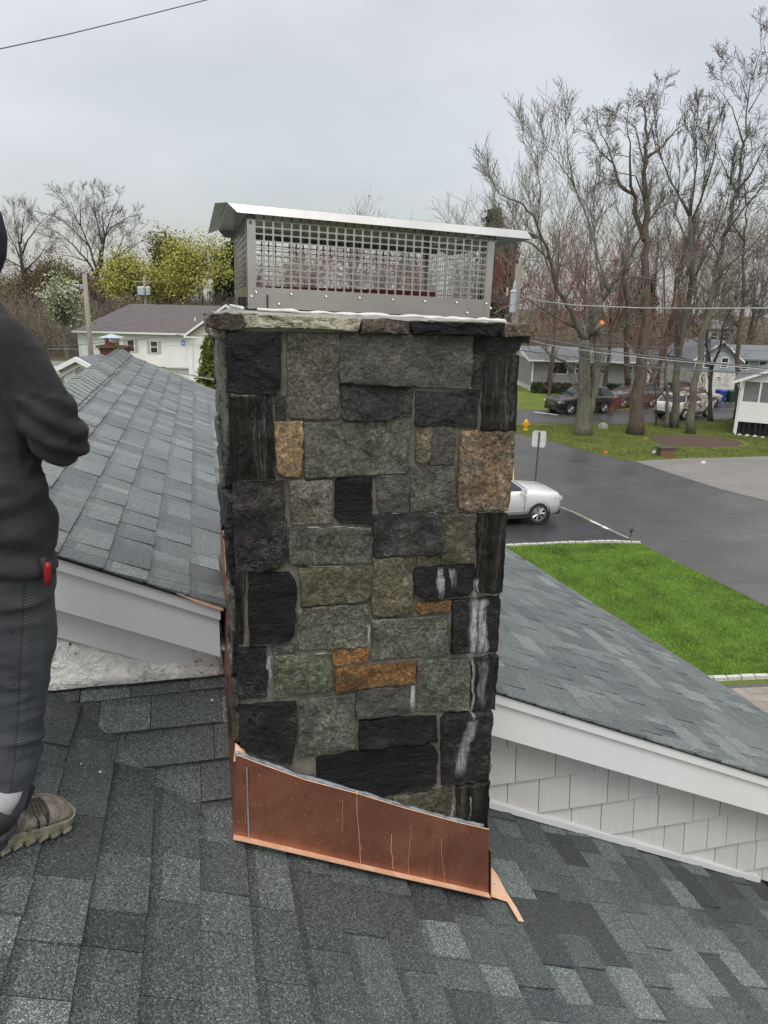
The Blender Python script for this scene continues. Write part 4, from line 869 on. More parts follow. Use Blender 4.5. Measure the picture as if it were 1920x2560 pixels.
def leaf_mat(name, a, b_, c):
    m, n, b = newmat(name); v = coords(n); f = noise_(n, v, .45, 3, .6); col = ramp_(n, f, [(.3, a), (.5, b_), (.7, c)])
    g = noise_(n, v, 3.5, 2, .6); col = _mix(n, 1, col, ramp_(n, g, [(.3, (.7, .7, .7)), (.7, (1.3, 1.3, 1.3))]), 'MULTIPLY')
    n.links.new(col, b.inputs['Base Color']); b.inputs['Roughness'].default_value = .75; b.inputs['Specular IOR Level'].default_value = .2
    return m
MAT['leaf_yellow'] = leaf_mat('yellow_green_leaf', (.26, .28, .06), (.36, .36, .09), (.43, .41, .13))
MAT['leaf_olive'] = leaf_mat('olive_bud', (.12, .11, .05), (.17, .16, .06), (.23, .19, .08))
MAT['leaf_pale'] = leaf_mat('pale_blossom_leaf', (.20, .27, .12), (.33, .38, .22), (.52, .55, .42))
MAT['leaf_red'] = leaf_mat('red_maple_bud', (.16, .035, .028), (.24, .05, .038), (.33, .09, .06))
MAT['leaf_bud'] = leaf_mat('brown_red_bud', (.13, .09, .06), (.17, .12, .08), (.22, .165, .105))
MAT['needle'] = leaf_mat('dark_evergreen', (.018, .032, .016), (.03, .05, .022), (.045, .07, .03))
MAT['needle_arbor'] = leaf_mat('green_arborvitae', (.05, .085, .018), (.085, .12, .025), (.15, .13, .035))
class Segs:
    def __init__(s): s.a = []; s.b = []; s.ra = []; s.rb = []; s.tips = []
    def seg(s, a, b, ra, rb): s.a.append(a); s.b.append(b); s.ra.append(ra); s.rb.append(rb)
    def mesh(s, name, k=3):
        A = np.array([tuple(v) for v in s.a]); B = np.array([tuple(v) for v in s.b]); ra = np.array(s.ra); rb = np.array(s.rb); D = B-A; ln = np.linalg.norm(D, axis=1, keepdims=True)+1e-9; D /= ln
        B = B+D*rb[:, None]*.6; ref = np.where(np.abs(D[:, 2:3]) < .9, np.array([[0, 0, 1.]]), np.array([[1., 0, 0]])); U = np.cross(D, ref); U /= np.linalg.norm(U, axis=1, keepdims=True)+1e-9; V = np.cross(D, U); n = len(A)
        vs = np.zeros((n, 2*k, 3))
        for i in range(k):
            t = 2*math.pi*i/k; o = U*math.cos(t)+V*math.sin(t); vs[:, i] = A+o*ra[:, None]; vs[:, k+i] = B+o*rb[:, None]
        base = (np.arange(n)*2*k)[:, None]; fs = np.concatenate([base+np.array([[i, (i+1) % k, k+(i+1) % k, k+i]]) for i in range(k)], 0)
        return np_mesh(name, vs.reshape(-1, 3), fs)
UPV = Vector((0, 0, 1))
def rdir(rr, d, ang):
    p = d.orthogonal().normalized(); p.rotate(Matrix.Rotation(rr.uniform(0, 6.283), 3, d)); return (d*math.cos(ang)+p*math.sin(ang)).normalized()
def grow(S, rr, p, d, L_, r, lvl, upb, wander, kids, rmin, ang=(.45, .95)):
    ns_ = 5 if lvl > 1 else (4 if lvl else 3); r0 = r
    for i in range(ns_):
        d = (d+Vector((rr.uniform(-1, 1), rr.uniform(-1, 1), rr.uniform(-1, 1)))*wander+UPV*upb).normalized(); q = p+d*(L_/ns_); r1 = max(rmin, r0*(1-.75*(i+1)/ns_)); S.seg(p, q, max(rmin, r), r1)
        p, r = q, r1
        if lvl > 0:
            for _ in range(kids if i else max(1, kids-1)):
                if rr.random() < .9: grow(S, rr, p.copy(), rdir(rr, d, rr.uniform(*ang)), L_*rr.uniform(.38, .62), max(rmin, r*.62), lvl-1, upb, wander, kids, rmin, ang)
        elif i == ns_-1: S.tips.append(p)
def leaves(name, pts, per, spread, size, mat, parent, seed=0, kind=None, flat=False):
    r_ = np.random.RandomState(seed); P = np.repeat(np.array([tuple(p) for p in pts]), per, 0); n = len(P); P = P+r_.normal(0, spread, (n, 3))
    a = r_.normal(0, 1, (n, 3)); a /= np.linalg.norm(a, axis=1, keepdims=True); b = np.cross(a, r_.normal(0, 1, (n, 3))); b /= np.linalg.norm(b, axis=1, keepdims=True)+1e-9
    s = size*(.5+r_.rand(n, 1)); v = np.zeros((n, 4, 3)); v[:, 0] = P-a*s; v[:, 1] = P+b*s*.55; v[:, 2] = P+a*s; v[:, 3] = P-b*s*.55
    o = mesh_obj(name, np_mesh(name, v.reshape(-1, 3), np.arange(n*4).reshape(-1, 4)), mat, parent)
    if kind: o['kind'] = kind
    return o
def tree(label, d, limbs, seed, bark, twig, lvl=1, kids=2, rmin=.011, tw_len=.22, step=.9, upb=.12, wander=.16, leaf=None, group=None, cat='tree', jit=.5, ang=(.4, .9), start=.25, trunk_k=10, name='bare_tree', tl=None):
    """limbs: list of (pixel polyline, radius px at start, radius px at end); the first is the trunk. Each limb also bends in depth."""
    rr = random.Random(seed); root = empty(name, (0, 0, 0)); tag(root, label, cat, group); tb = MB(); S = Segs(); ppm = F/(d*1.0)
    for li, (pl, ra, rb) in enumerate(limbs):
        if li: ra *= .85
        rb *= .45 if rb <= 2 else .85
        sd_ = rr.uniform(-1, 1)*jit; pts = []; tot = 0; ln = [0]
        for a, c in zip(pl, pl[1:]): tot += math.hypot(c[0]-a[0], c[1]-a[1]); ln.append(tot)
        fine = []
        for i in range(len(pl)-1):
            k = 4
            for j in range(k):
                t = j/k; fine.append(((pl[i][0]+(pl[i+1][0]-pl[i][0])*t), (pl[i][1]+(pl[i+1][1]-pl[i][1])*t), (ln[i]+(ln[i+1]-ln[i])*t)/tot))
        fine.append((pl[-1][0], pl[-1][1], 1.0))
        for i, (x, y, t) in enumerate(fine):
            dd = d+(0 if li == 0 else sd_*t*tot/ppm)
            if 0 < i < len(fine)-1: x += rr.uniform(-1, 1)*tot*.006; y += rr.uniform(-1, 1)*tot*.006
            pts.append(onD(x, y, dd))
        if li == 0: pts[0].z = min(pts[0].z, 0)-.05
        rad = [max(rmin, (ra+(rb-ra)*f_[2]**.8)/ppm) for f_ in fine]
        if li == 0: rad[0] *= 1.3; rad[1] *= 1.06
        tb.tube(pts, rad, trunk_k if ra > 4 else 6)
        L_ = tot/ppm; acc = 0; nxt = L_*start
        for i in range(len(pts)-1):
            sl = (pts[i+1]-pts[i]).length
            while acc+sl > nxt and nxt < L_*1.01:
                p = pts[i].lerp(pts[i+1], max(0, min(1, (nxt-acc)/sl))); d0 = (pts[i+1]-pts[i]).normalized(); rh = max(rmin, rad[i]*.5); t_ = nxt/L_
                grow(S, rr, p, rdir(rr, d0, rr.uniform(*ang)), (tl or L_*tw_len)*(1.2-.62*t_)*rr.uniform(.6, 1.15), min(rh, .06), lvl, upb, wander, kids, rmin, ang); nxt += step*rr.uniform(.5, 1.3)*(.8+.9*t_)
            acc += sl
        if li > 0 or True: grow(S, rr, pts[-1], (pts[-1]-pts[-2]).normalized(), (tl or L_*tw_len)*.45, rad[-1], lvl, upb, wander, kids, rmin, ang)
    wparent(tb.build('trunk', bark, None, smooth=True, fix=False), root)
    o = mesh_obj('crown', S.mesh('crown'), twig, root)
    if leaf: leaves('foliage', S.tips, leaf[1], leaf[2], leaf[3], leaf[0], root, seed)
    return S
def bushy(label, px, py, d, rw, rh, seed, bark, leafm, nl=9, per=8, lsize=.13, spread=.35, group=None, cat='tree', cone=False, name='leafy_tree', basey=None, tk=.22, twigm=None, lvl=2):
    """crown centre (px,py) with half sizes rw,rh in photo pixels at distance d"""
    rr = random.Random(seed); root = empty(name, (0, 0, 0)); tag(root, label, cat, group); ppm = F/d; S = Segs(); tb = MB()
    top = onD(px, py-rh*.35, d); cen = onD(px, py, d); base = Vector((cen.x, cen.y, 0)); RW, RH_ = rw/ppm, rh/ppm
    pts = [base.lerp(top, i/6)+Vector((rr.uniform(-.12, .12), rr.uniform(-.12, .12), 0))*(i > 0) for i in range(7)]
    tb.tube(pts, [tk*(1-.8*i/6) for i in range(7)], 8); wparent(tb.build('trunk', bark, None, smooth=True, fix=False), root)
    if not cone:
        for i in range(nl):
            a = rr.uniform(0, 6.283); el = rr.uniform(-.25, 1.2); zz = cen.z-RH_*.55+rr.random()*RH_*.6
            p = Vector((base.x, base.y, zz)); tgt = cen+Vector((math.cos(a)*math.cos(el)*RW*.7, math.sin(a)*math.cos(el)*RW*.7, math.sin(el)*RH_*.7)); dd = tgt-p
            grow(S, rr, p, dd.normalized(), dd.length*1.05, .07, lvl, .05, .13, 2, .012, (.35, .8))
        mesh = mesh_obj('branches', S.mesh('branches'), twigm or MAT['twig'], root); tips = S.tips
    else:
        tips = []
        for i in range(nl*26):
            t = rr.random()**.8; a = rr.uniform(0, 6.283); r_ = RW*(1-t*.92)*rr.uniform(.55, 1.05); tips.append(Vector((cen.x+math.cos(a)*r_, cen.y+math.sin(a)*r_, cen.z-RH_+2*RH_*t)))
    leaves('foliage', tips, per, spread, lsize, leafm, root, seed)
    return root
D1 = depth(G(1457, 1086)); D2 = depth(G(1583, 1085)); D4 = depth(G(1727, 1084))
tree('big pruned lichen-covered tree with an orange cut limb, left of the mulch bed', D1, [
 ([(1457,1088),(1462,1000),(1460,930),(1462,850)], 21, 15), ([(1462,1080),(1475,1030),(1488,960),(1496,880),(1488,810),(1500,760)], 15, 8),
 ([(1462,850),(1440,805),(1415,752),(1392,722),(1375,640),(1337,545),(1300,505),(1250,485),(1228,445)], 9, 1.2), ([(1466,850),(1471,800),(1520,727),(1560,663),(1599,600),(1640,520)], 10, 1.5),
 ([(1520,727),(1495,643),(1466,534),(1436,465),(1397,406),(1360,365),(1322,335)], 4, 1), ([(1505,740),(1490,640),(1480,540),(1490,440),(1498,390),(1518,345)], 3.2, 1),
 ([(1448,825),(1397,796),(1347,767),(1317,745),(1290,760)], 5, 1.2), ([(1392,722),(1360,640),(1345,560),(1352,470),(1342,430),(1345,350)], 3.4, 1), ([(1375,650),(1330,610),(1290,590),(1255,560),(1235,500)], 3.5, 1),
 ([(1540,700),(1590,690),(1640,700),(1700,680)], 4, 1), ([(1482,835),(1530,835),(1570,860),(1600,900)], 4, 1), ([(1430,930),(1415,905),(1380,890),(1340,850)], 5, 1.5), ([(1436,465),(1420,390),(1415,330)], 2.5, .8), ([(1560,663),(1570,560),(1600,480)], 3, 1)],
 11, MAT['bark_gray'], MAT['twig_tan'], lvl=2, kids=2, rmin=.010, tl=2.6, step=1.0, upb=.16, wander=.13)
o = MB().lathe((0, 0, 0), [(0, .004), (.13, 0), (.14, -.03)], 14, 'Y'); cutp = onD(1505, 807, D1-.6); MAT['orange'] = simple('orange_cut_paint', (.78, .22, .03), .7, var=.15, scale=20)
troot = [o_ for o_ in bpy.data.objects if o_.get('label', '').startswith('big pruned')][0]
b = MB(); b.tube([onD(1478, 838, D1-.1), onD(1492, 822, D1-.4), onD(1504, 809, D1-.58)], [.17, .15, .14], 12); b.build('cut_limb', MAT['bark_gray'], troot, smooth=True)
dv = (onD(1504, 809, D1-.58)-onD(1478, 838, D1-.1)).normalized(); b = MB(); dv = (dv+Vector((-FH[0]*.9, -FH[1]*.9, 0))).normalized(); b.tube([cutp, cutp+dv*.03], [.145, .13], 12); b.build('cut_face', MAT['orange'], troot)
tree('tall straight brown tree with a crooked dark crown, second from the pruned tree', D2, [
 ([(1587,1087),(1600,940),(1612,813),(1616,644),(1614,500),(1614,406),(1616,350),(1613,290)], 19, 3), ([(1612,600),(1604,574),(1587,535),(1589,490),(1550,465),(1530,406),(1520,370),(1497,322)], 9, 1.5),
 ([(1589,495),(1577,465),(1575,357),(1567,320),(1570,285)], 5, 1), ([(1616,396),(1659,362),(1688,327),(1710,310),(1716,285)], 5, 1), ([(1616,420),(1600,370),(1590,320),(1555,290)], 3, 1), ([(1620,340),(1640,290),(1645,240)], 3, 1),
 ([(1612,500),(1590,440),(1540,430),(1510,420)], 3, 1), ([(1570,960),(1566,850),(1570,760),(1560,700)], 9, 6), ([(1614,560),(1650,520),(1690,500)], 3, 1), ([(1530,406),(1500,380),(1470,330)], 2.5, 1)],
 12, MAT['bark_brown'], MAT['twig'], lvl=2, kids=2, rmin=.0105, tl=1.9, step=.95, upb=.06, wander=.24, ang=(.5, 1.1), start=.45)
tree('many-armed bare tree with upswept limbs behind the white car', depth(G(1685,1069)), [
 ([(1685,1070),(1693,930),(1712,800),(1728,700),(1725,540)], 10, 6), ([(1725,540),(1743,406),(1738,340),(1743,290)], 4, 1), ([(1725,540),(1673,446),(1649,381),(1640,330)], 4, 1), ([(1728,560),(1770,450),(1788,380),(1793,330)], 4, 1),
 ([(1712,800),(1680,650),(1685,560)], 3, 1), ([(1726,600),(1755,480),(1764,400),(1769,340)], 3, 1), ([(1730,640),(1690,540),(1700,440),(1695,360)], 3, 1), ([(1735,700),(1780,600),(1815,520),(1830,430)], 4, 1)],
 13, MAT['bark_gray'], MAT['twig'], lvl=2, kids=2, rmin=.0105, tl=2.0, step=1.0, upb=.2, wander=.1, ang=(.3, .7), start=.3)
tree('thin gray trunk close left of the many-armed tree', depth(G(1665,1069)), [([(1665,1069),(1668,1000),(1664,930),(1668,840),(1660,700),(1650,600)], 5, 2), ([(1668,1000),(1640,960),(1622,900)], 3, 1), ([(1668,850),(1700,780),(1705,700)], 2.5, 1)], 14, MAT['bark_gray'], MAT['twig'], lvl=1, kids=2, tl=1.3, step=.9)
tree('tallest tree leaning right out of the mulch bed', D4, [
 ([(1727,1085),(1743,919),(1764,813),(1790,687),(1807,594),(1841,480),(1861,366),(1871,258),(1880,180)], 10.5, 1.6), ([(1871,258),(1850,190),(1825,165)], 1.5, .8), ([(1880,200),(1900,130),(1912,95)], 1.5, .7),
 ([(1841,480),(1880,430),(1930,330)], 4, 1), ([(1861,366),(1830,270),(1800,225),(1790,205)], 2.5, .8), ([(1807,594),(1860,520),(1930,440)], 4, 1), ([(1790,687),(1850,640),(1900,600),(1940,590)], 3, 1), ([(1871,280),(1900,230),(1935,160)], 2, .8), ([(1780,740),(1740,700),(1720,650)], 3, 1), ([(1841,480),(1810,420),(1790,360)], 2.5, 1)],
 15, MAT['bark_gray'], MAT['twig'], lvl=2, kids=2, rmin=.0105, tl=1.7, step=.8, upb=.05, wander=.22, ang=(.45, 1.0), start=.3)
tree('crooked dark young tree in front of the blue house', depth(G(1775,1053)), [([(1776,1054),(1775,990),(1778,930),(1768,870),(1764,800)], 6.5, 3), ([(1778,925),(1800,870),(1808,813),(1830,770)], 4.5, 1.5), ([(1768,870),(1745,840),(1720,820)], 2.5, 1), ([(1808,830),(1850,800),(1900,790)], 2.5, 1)], 16, MAT['bark_dark'], MAT['twig'], lvl=2, kids=2, tl=1.8, step=.8, wander=.25)
tree('dark twisted tree rising behind the white porch', depth(G(1842,1048)), [([(1842,1050),(1845,897),(1853,771),(1861,602),(1866,515),(1900,470)], 8, 2), ([(1856,640),(1900,590),(1930,560)], 4, 1), ([(1853,771),(1890,740),(1935,735)], 4, 1), ([(1861,602),(1830,560),(1835,500)], 3, 1), ([(1850,820),(1820,780),(1800,720)], 3, 1), ([(1866,515),(1860,450),(1880,400)], 2.5, 1)],
 17, MAT['bark_brown'], MAT['twig'], lvl=2, kids=2, rmin=.0105, tl=2.1, step=.9, upb=.02, wander=.28, ang=(.5, 1.2))
tree('small leaning tree by the ranch house lawn', depth(G(1370,1018)), [([(1370,1018),(1376,960),(1382,905),(1380,850)], 4, 2.5), ([(1382,905),(1400,860),(1420,820)], 2, 1)], 18, MAT['bark_brown'], MAT['twig_red'], lvl=1, kids=2, tl=1.4, step=.9)
tree('small spreading tree between the dark cars and the garage', depth(G(1618,997)), [([(1618,998),(1624,960),(1634,930),(1650,900)], 5, 3), ([(1630,940),(1600,900),(1580,860)], 2.5, 1), ([(1634,930),(1620,880),(1625,830)], 2.5, 1), ([(1650,900),(1690,870),(1720,850)], 2.5, 1)], 19, MAT['bark_dark'], MAT['twig_red'], lvl=2, kids=2, tl=2.2, step=.8, rmin=.012, leaf=(MAT['leaf_bud'], 1, .2, .05))
# low drooping red-budded branches between the cars and the viewer
tree('low red-budded tree whose twigs hang over the parked cars', depth(G(1583,1090))-2.5 if False else D2+3.5, [([(1640,1068),(1640,1000),(1636,960)], 2.5, 2), ([(1636,960),(1600,970),(1560,1000)], 1.5, .8), ([(1636,960),(1680,960),(1720,975)], 1.5, .8), ([(1637,980),(1690,1000),(1740,1010)], 1.2, .7), ([(1636,990),(1600,1010),(1550,1020)], 1.2, .7)], 20, MAT['bark_dark'], MAT['twig_red'], lvl=2, kids=2, tl=1.3, step=.6, rmin=.008, upb=-.02, leaf=(MAT['leaf_red'], 2, .12, .035))
# red maples and bare woodland trees behind
for i, (px, py, d, rw, rh, lab) in enumerate(((1275,735,62,75,110,'red-budded maple behind the utility pole'), (1390,790,64,90,95,'red-budded maple over the ranch house roof'), (1530,800,60,85,105,'deep red maple behind the two tallest trunks'), (1660,840,68,75,95,'red-budded maple above the white garage'),
      (880,660,85,90,115,'reddish maple seen through and above the chimney cap'), (760,715,80,80,85,'low reddish maple seen through the left part of the cage'), (990,725,82,70,80,'low reddish maple seen through the right part of the cage'), (1700,660,75,70,110,'rosy budded tree in front of the blue house'), (1470,700,80,80,130,'tall faint red maple in the middle of the wood'))):
    bushy(lab, px, py, d, rw, rh, 40+i, MAT['bark_dark'], MAT['leaf_red'], nl=13, per=1, lsize=.07, spread=.22, group='red-budded maples', name='maple_tree', twigm=MAT['twig_red'])
for i, (px, py, d, rw, rh, lab) in enumerate(((1190,700,95,90,150,'bare tree rising just right of the cap lid'), (1290,640,90,80,170,'bare gray tree above the transformer pole'), (1560,690,95,100,180,'bare tree in the wood behind the crooked crown'), (1790,720,88,90,190,'bare tree in the wood above the blue house'), (1890,760,80,80,180,'bare tree at the right edge of the wood'),
      (1400,640,100,90,190,'pale bare tree behind the pruned tree'), (1040,690,100,80,110,'bare tree seen through the right part of the cage'), (1650,620,105,90,170,'slender bare tree far back in the wood'))):
    bushy(lab, px, py, d, rw, rh, 60+i, MAT['bark_dark'], MAT['leaf_bud'], nl=11, per=1, lsize=.035, spread=.3, group='bare trees of the wood', name='woodland_tree', twigm=MAT['twig_tan' if i % 2 else 'twig'])
for i, (px, py, d, rw, rh, lab) in enumerate(((1222,760,100,42,200,'dark spruce behind the cap post'), (1262,800,105,40,190,'dark spruce left of the utility pole'), (1600,840,110,60,130,'dark evergreen deep in the wood'), (590,735,105,30,110,'dark spruce touching the left side of the chimney cap'), (560,745,112,32,95,'dark spruce behind the yellow tree'), (405,700,150,34,55,'distant rounded dark pine between two yellow trees'))):
    bushy(lab, px, py, d, rw, rh, 80+i, MAT['bark_dark'], MAT['needle'], nl=22 if i < 5 else 14, per=12, lsize=.30, spread=.45, cone=True, group='dark evergreens', name='spruce_tree')
# left: two big bare trees, yellow-green trees, pale blossoming tree, arborvitae
tree('large symmetrical bare tree left of the white building', 100, [([(257,877),(256,778),(243,700),(242,684)], 8, 6), ([(239,690),(220,654),(179,609),(149,583),(116,568)], 4, 1), ([(243,684),(224,617),(202,565),(168,505)], 4, 1), ([(245,684),(254,609),(239,535),(235,490)], 4, 1), ([(250,680),(262,590),(280,535),(295,501)], 4, 1), ([(256,690),(284,647),(318,621),(347,606)], 4, 1), ([(254,609),(275,570),(310,550),(325,540)], 2.5, 1), ([(224,617),(180,570),(150,545),(130,540)], 2.5, 1), ([(202,565),(200,520),(205,493)], 2, 1), ([(262,590),(255,540),(262,500)], 2, 1), ([(220,654),(175,640),(140,635)], 2, 1), ([(284,647),(310,590),(330,575)], 2, 1)],
 21, MAT['bark_dark'], MAT['twig'], lvl=2, kids=2, rmin=.014, tl=3.4, step=1.5, upb=.05, wander=.15, start=.2)
tree('smaller bare tree at the left edge', 105, [([(90,877),(75,766),(58,690),(53,640)], 6, 4), ([(53,650),(30,600),(8,560)], 3, 1), ([(52,640),(46,590),(33,530)], 3, 1), ([(54,640),(70,600),(98,560),(115,545)], 3, 1), ([(52,610),(57,560),(63,530)], 2.5, 1), ([(56,670),(20,650),(-10,640)], 2.5, 1), ([(60,680),(100,640),(118,610)], 2.5, 1)],
 22, MAT['bark_dark'], MAT['twig'], lvl=2, kids=2, rmin=.014, tl=3.2, step=1.4, upb=.06, wander=.15, start=.2)
for i, (px, py, d, rw, rh, lm, lab, per) in enumerate(((335,722,92,68,60,'leaf_yellow','bright yellow-green tree above the dark roof',4), (505,698,90,82,74,'leaf_yellow','golden green tree left of the chimney cap',4), (425,740,96,45,48,'leaf_yellow','low yellow-green tree between the two larger ones',4), (150,725,112,66,48,'leaf_olive','olive budding tree behind the bare trees',3), (30,765,112,60,55,'leaf_olive','brownish budding tree at the far left',3),
      (230,760,115,60,50,'leaf_bud','brown thicket tree behind the utility pole',2), (110,760,108,60,60,'leaf_bud','brown thicket tree behind the blossoming tree',2), (420,665,98,40,50,'leaf_olive','thin budding top between the yellow trees',1))):
    bushy(lab, px, py, d, rw, rh, 100+i, MAT['bark_dark'], MAT[lm], nl=17, per=per+5, lsize=.14, spread=.6, name='budding_tree', group='budding trees beyond the white building', twigm=MAT['twig'], basey=1)
bushy('pale green blossoming tree in front of the wood, left of the pole', 158, 790, 62, 52, 75, 120, MAT['bark_gray'], MAT['leaf_pale'], nl=14, per=5, lsize=.10, spread=.22, name='blossoming_tree')
bushy('green arborvitae right beside the chimney top', 530, 912, 42, 38, 62, 121, MAT['bark_dark'], MAT['needle_arbor'], nl=16, per=14, lsize=.11, spread=.14, cone=True, name='arborvitae', cat='shrub')
bushy('yellow-green arborvitae tip in front of the brick chimney', 292, 902, 15, 9, 34, 122, MAT['bark_dark'], MAT['needle_arbor'], nl=8, per=8, lsize=.02, spread=.02, cone=True, name='arborvitae', cat='shrub')
# the wood behind everything: one mass nobody could count
def wood(px0, px1, d, ytop, seed, label, n, mats, leafm, lsz, per=1):
    rr = random.Random(seed); S = Segs()
    for i in range(n):
        px = rr.uniform(px0, px1); dd = d*rr.uniform(.95, 1.25); base = onD(px, 800, dd); base.z = 0; hh_ = onD(px, ytop(px)+rr.uniform(-15, 40), dd).z
        p = base.copy(); dr = Vector((rr.uniform(-.08, .08), rr.uniform(-.08, .08), 1)).normalized(); k = 7
        for j in range(k):
            dr = (dr+Vector((rr.uniform(-.1, .1), rr.uniform(-.1, .1), 0))).normalized(); q = p+dr*hh_/k; r_ = .16*(1-j/k)+.025; S.seg(p, q, r_, r_*.85); p = q
            if j > 0:
                for _ in range(3): grow(S, rr, p, rdir(rr, dr, rr.uniform(.3, 1.0)), hh_*.22*rr.uniform(.6, 1.2), .04, 1, .08, .15, 2, .022, (.3, .9))
    o = mesh_obj('wood', S.mesh('wood'), mats); tag(o, label, 'wood', kind='stuff')
    o2 = leaves('wood_buds', S.tips, per, .4, lsz, leafm, None, seed); tag(o2, label.replace('trees', 'buds'), 'wood', kind='stuff')
wood(1150, 2100, 120, lambda x: 600+30*math.sin(x*.02), 5, 'distant grayish trees closing the view at the right', 70, MAT['twig_tan'], MAT['leaf_bud'], .06, 1)
wood(-250, 700, 135, lambda x: 715+15*math.sin(x*.03), 6, 'distant brown trees closing the view at the left', 110, MAT['twig'], MAT['leaf_bud'], .10, 1)
wood(600, 1200, 140, lambda x: 690, 7, 'distant trees hidden behind the chimney', 60, MAT['twig'], MAT['leaf_bud'], .14, 1)

def brush(px0, px1, d0, d1, hgt, n, seed, label, leafm, lsz, twm, per=3):
    rr = random.Random(seed); S = Segs()
    for i in range(n):
        p = onD(rr.uniform(px0, px1), 800, rr.uniform(d0, d1)); p.z = 0
        for _ in range(3): grow(S, rr, p.copy(), rdir(rr, UPV, rr.uniform(.05, .55)), hgt*rr.uniform(.5, 1.2), .035, 1, .03, .16, 2, .016, (.3, .9))
    o = mesh_obj('brush', S.mesh('brush'), twm); tag(o, label, 'brush', kind='stuff'); o2 = leaves('brush_buds', S.tips, per, .45, lsz, leafm, None, seed); tag(o2, label.replace('twigs', 'buds'), 'brush', kind='stuff')
brush(-200, 650, 86, 108, 5.0, 460, 9, 'brown undergrowth twigs behind the white building', MAT['leaf_bud'], .10, MAT['twig_tan'], 2)
brush(1180, 2050, 78, 100, 4.2, 330, 10, 'reddish undergrowth twigs behind the houses across the street', MAT['leaf_bud'], .10, MAT['twig_tan'], 3)

# ------------------------------------------------------------------ buildings
def clap_mat(name, col, pitch=.105, rough=.6):
    m, n, b = newmat(name); t = n.nodes.new('ShaderNodeTexCoord'); s_ = n.nodes.new('ShaderNodeSeparateXYZ'); n.links.new(t.outputs['Object'], s_.inputs[0])
    f = math_(n, 'FRACT', math_(n, 'DIVIDE', s_.outputs[2], pitch)); v = t.outputs['Object']
    cc = ramp_(n, noise_(n, v, .9, 4, .6), [(.3, tuple(c*.93 for c in col)), (.7, tuple(min(1, c*1.04) for c in col))])
    n.links.new(cc, b.inputs['Base Color']); b.inputs['Roughness'].default_value = rough; bump(n, b, math_(n, 'SUBTRACT', 1.0, f), .9, .02); return m
MAT['clap_white'] = clap_mat('white_clapboard', (.78, .78, .77)); MAT['clap_cream'] = clap_mat('cream_clapboard', (.52, .49, .42)); MAT['clap_gray'] = clap_mat('gray_clapboard', (.26, .265, .27), .16)
MAT['clap_blue'] = clap_mat('blue_gray_clapboard', (.32, .37, .39), .14); MAT['found'] = simple('painted_foundation', (.55, .54, .50), .8, var=.2, scale=2)
MAT['roof_brown'] = simple('brown_gray_roof_shingles', (.095, .082, .084), .8, var=.15, scale=3, bscale=9, bstr=.5, bdist=.03)
MAT['roof_gray'] = simple('gray_roof_shingles', (.13, .14, .15), .75, var=.15, scale=3, bscale=9, bstr=.5, bdist=.03)
MAT['shutter'] = simple('beige_shutter', (.46, .43, .35), .6); MAT['sign_blue'] = simple('blue_sign', (.06, .20, .55), .5); MAT['brick'] = simple('dark_red_brick', (.16, .045, .032), .8, var=.3, scale=16, bscale=40, bstr=.4)
MAT['screen'] = simple('insect_screen', (.16, .17, .175), .5, var=.15, scale=2); MAT['hedge'] = leaf_mat('hedge_leaf', (.02, .035, .014), (.035, .05, .02), (.06, .05, .03))
class Fr:
    def __init__(s, o, yaw=0): s.o = Vector(o); s.ex = Vector((RH[0], RH[1], 0)); s.ex.rotate(Matrix.Rotation(yaw, 3, 'Z')); s.ey = Vector((-s.ex.y, s.ex.x, 0)); s.a = math.atan2(s.ex.y, s.ex.x)
    def __call__(s, x, y, z): return s.o+s.ex*x+s.ey*y+Vector((0, 0, z))
    def box(s, b, x0, x1, y0, y1, z0, z1):
        b.hexa([s(x0, y0, z0), s(x1, y0, z0), s(x1, y1, z0), s(x0, y1, z0)], [s(x0, y0, z1), s(x1, y0, z1), s(x1, y1, z1), s(x0, y1, z1)]); return b
def fbox(fr, name, mat, root, *a): return fr.box(MB(), *a).build(name, mat, root)
def window(fr, root, xc, zc, w_, h_, y=0, shutters=False, mullion=True):
    f = MB(); t = .07
    for a in ((xc-w_/2-t, xc-w_/2), (xc+w_/2, xc+w_/2+t)): fr.box(f, a[0], a[1], y-.06, y+.02, zc-h_/2-t, zc+h_/2+t)
    for z0, z1 in ((zc-h_/2-t, zc-h_/2), (zc+h_/2, zc+h_/2+t)) : fr.box(f, xc-w_/2, xc+w_/2, y-.06, y+.02, z0, z1)
    if mullion: fr.box(f, xc-w_/2, xc+w_/2, y-.045, y+.0, zc-.025, zc+.025)
    o = f.build('window', MAT['white_paint'], root); p = fr.box(MB(), xc-w_/2, xc+w_/2, y-.02, y+.005, zc-h_/2, zc+h_/2).build('pane', MAT['glass'], None); p.parent = o; p.matrix_parent_inverse = o.matrix_parent_inverse.copy() if False else (Matrix.Translation(root.location)).inverted()
    o_par = root
    if shutters:
        for sx in (-1, 1): a = xc+sx*(w_/2+t+.14); fbox(fr, 'shutter', MAT['shutter'], root, a-.13, a+.13, y-.05, y-.005, zc-h_/2-.03, zc+h_/2+.03)
    return o
def slab(fr, b, pts, th=.14):
    P = [fr(*p) for p in pts]; b.hexa([p-Vector((0, 0, th)) for p in P], P)
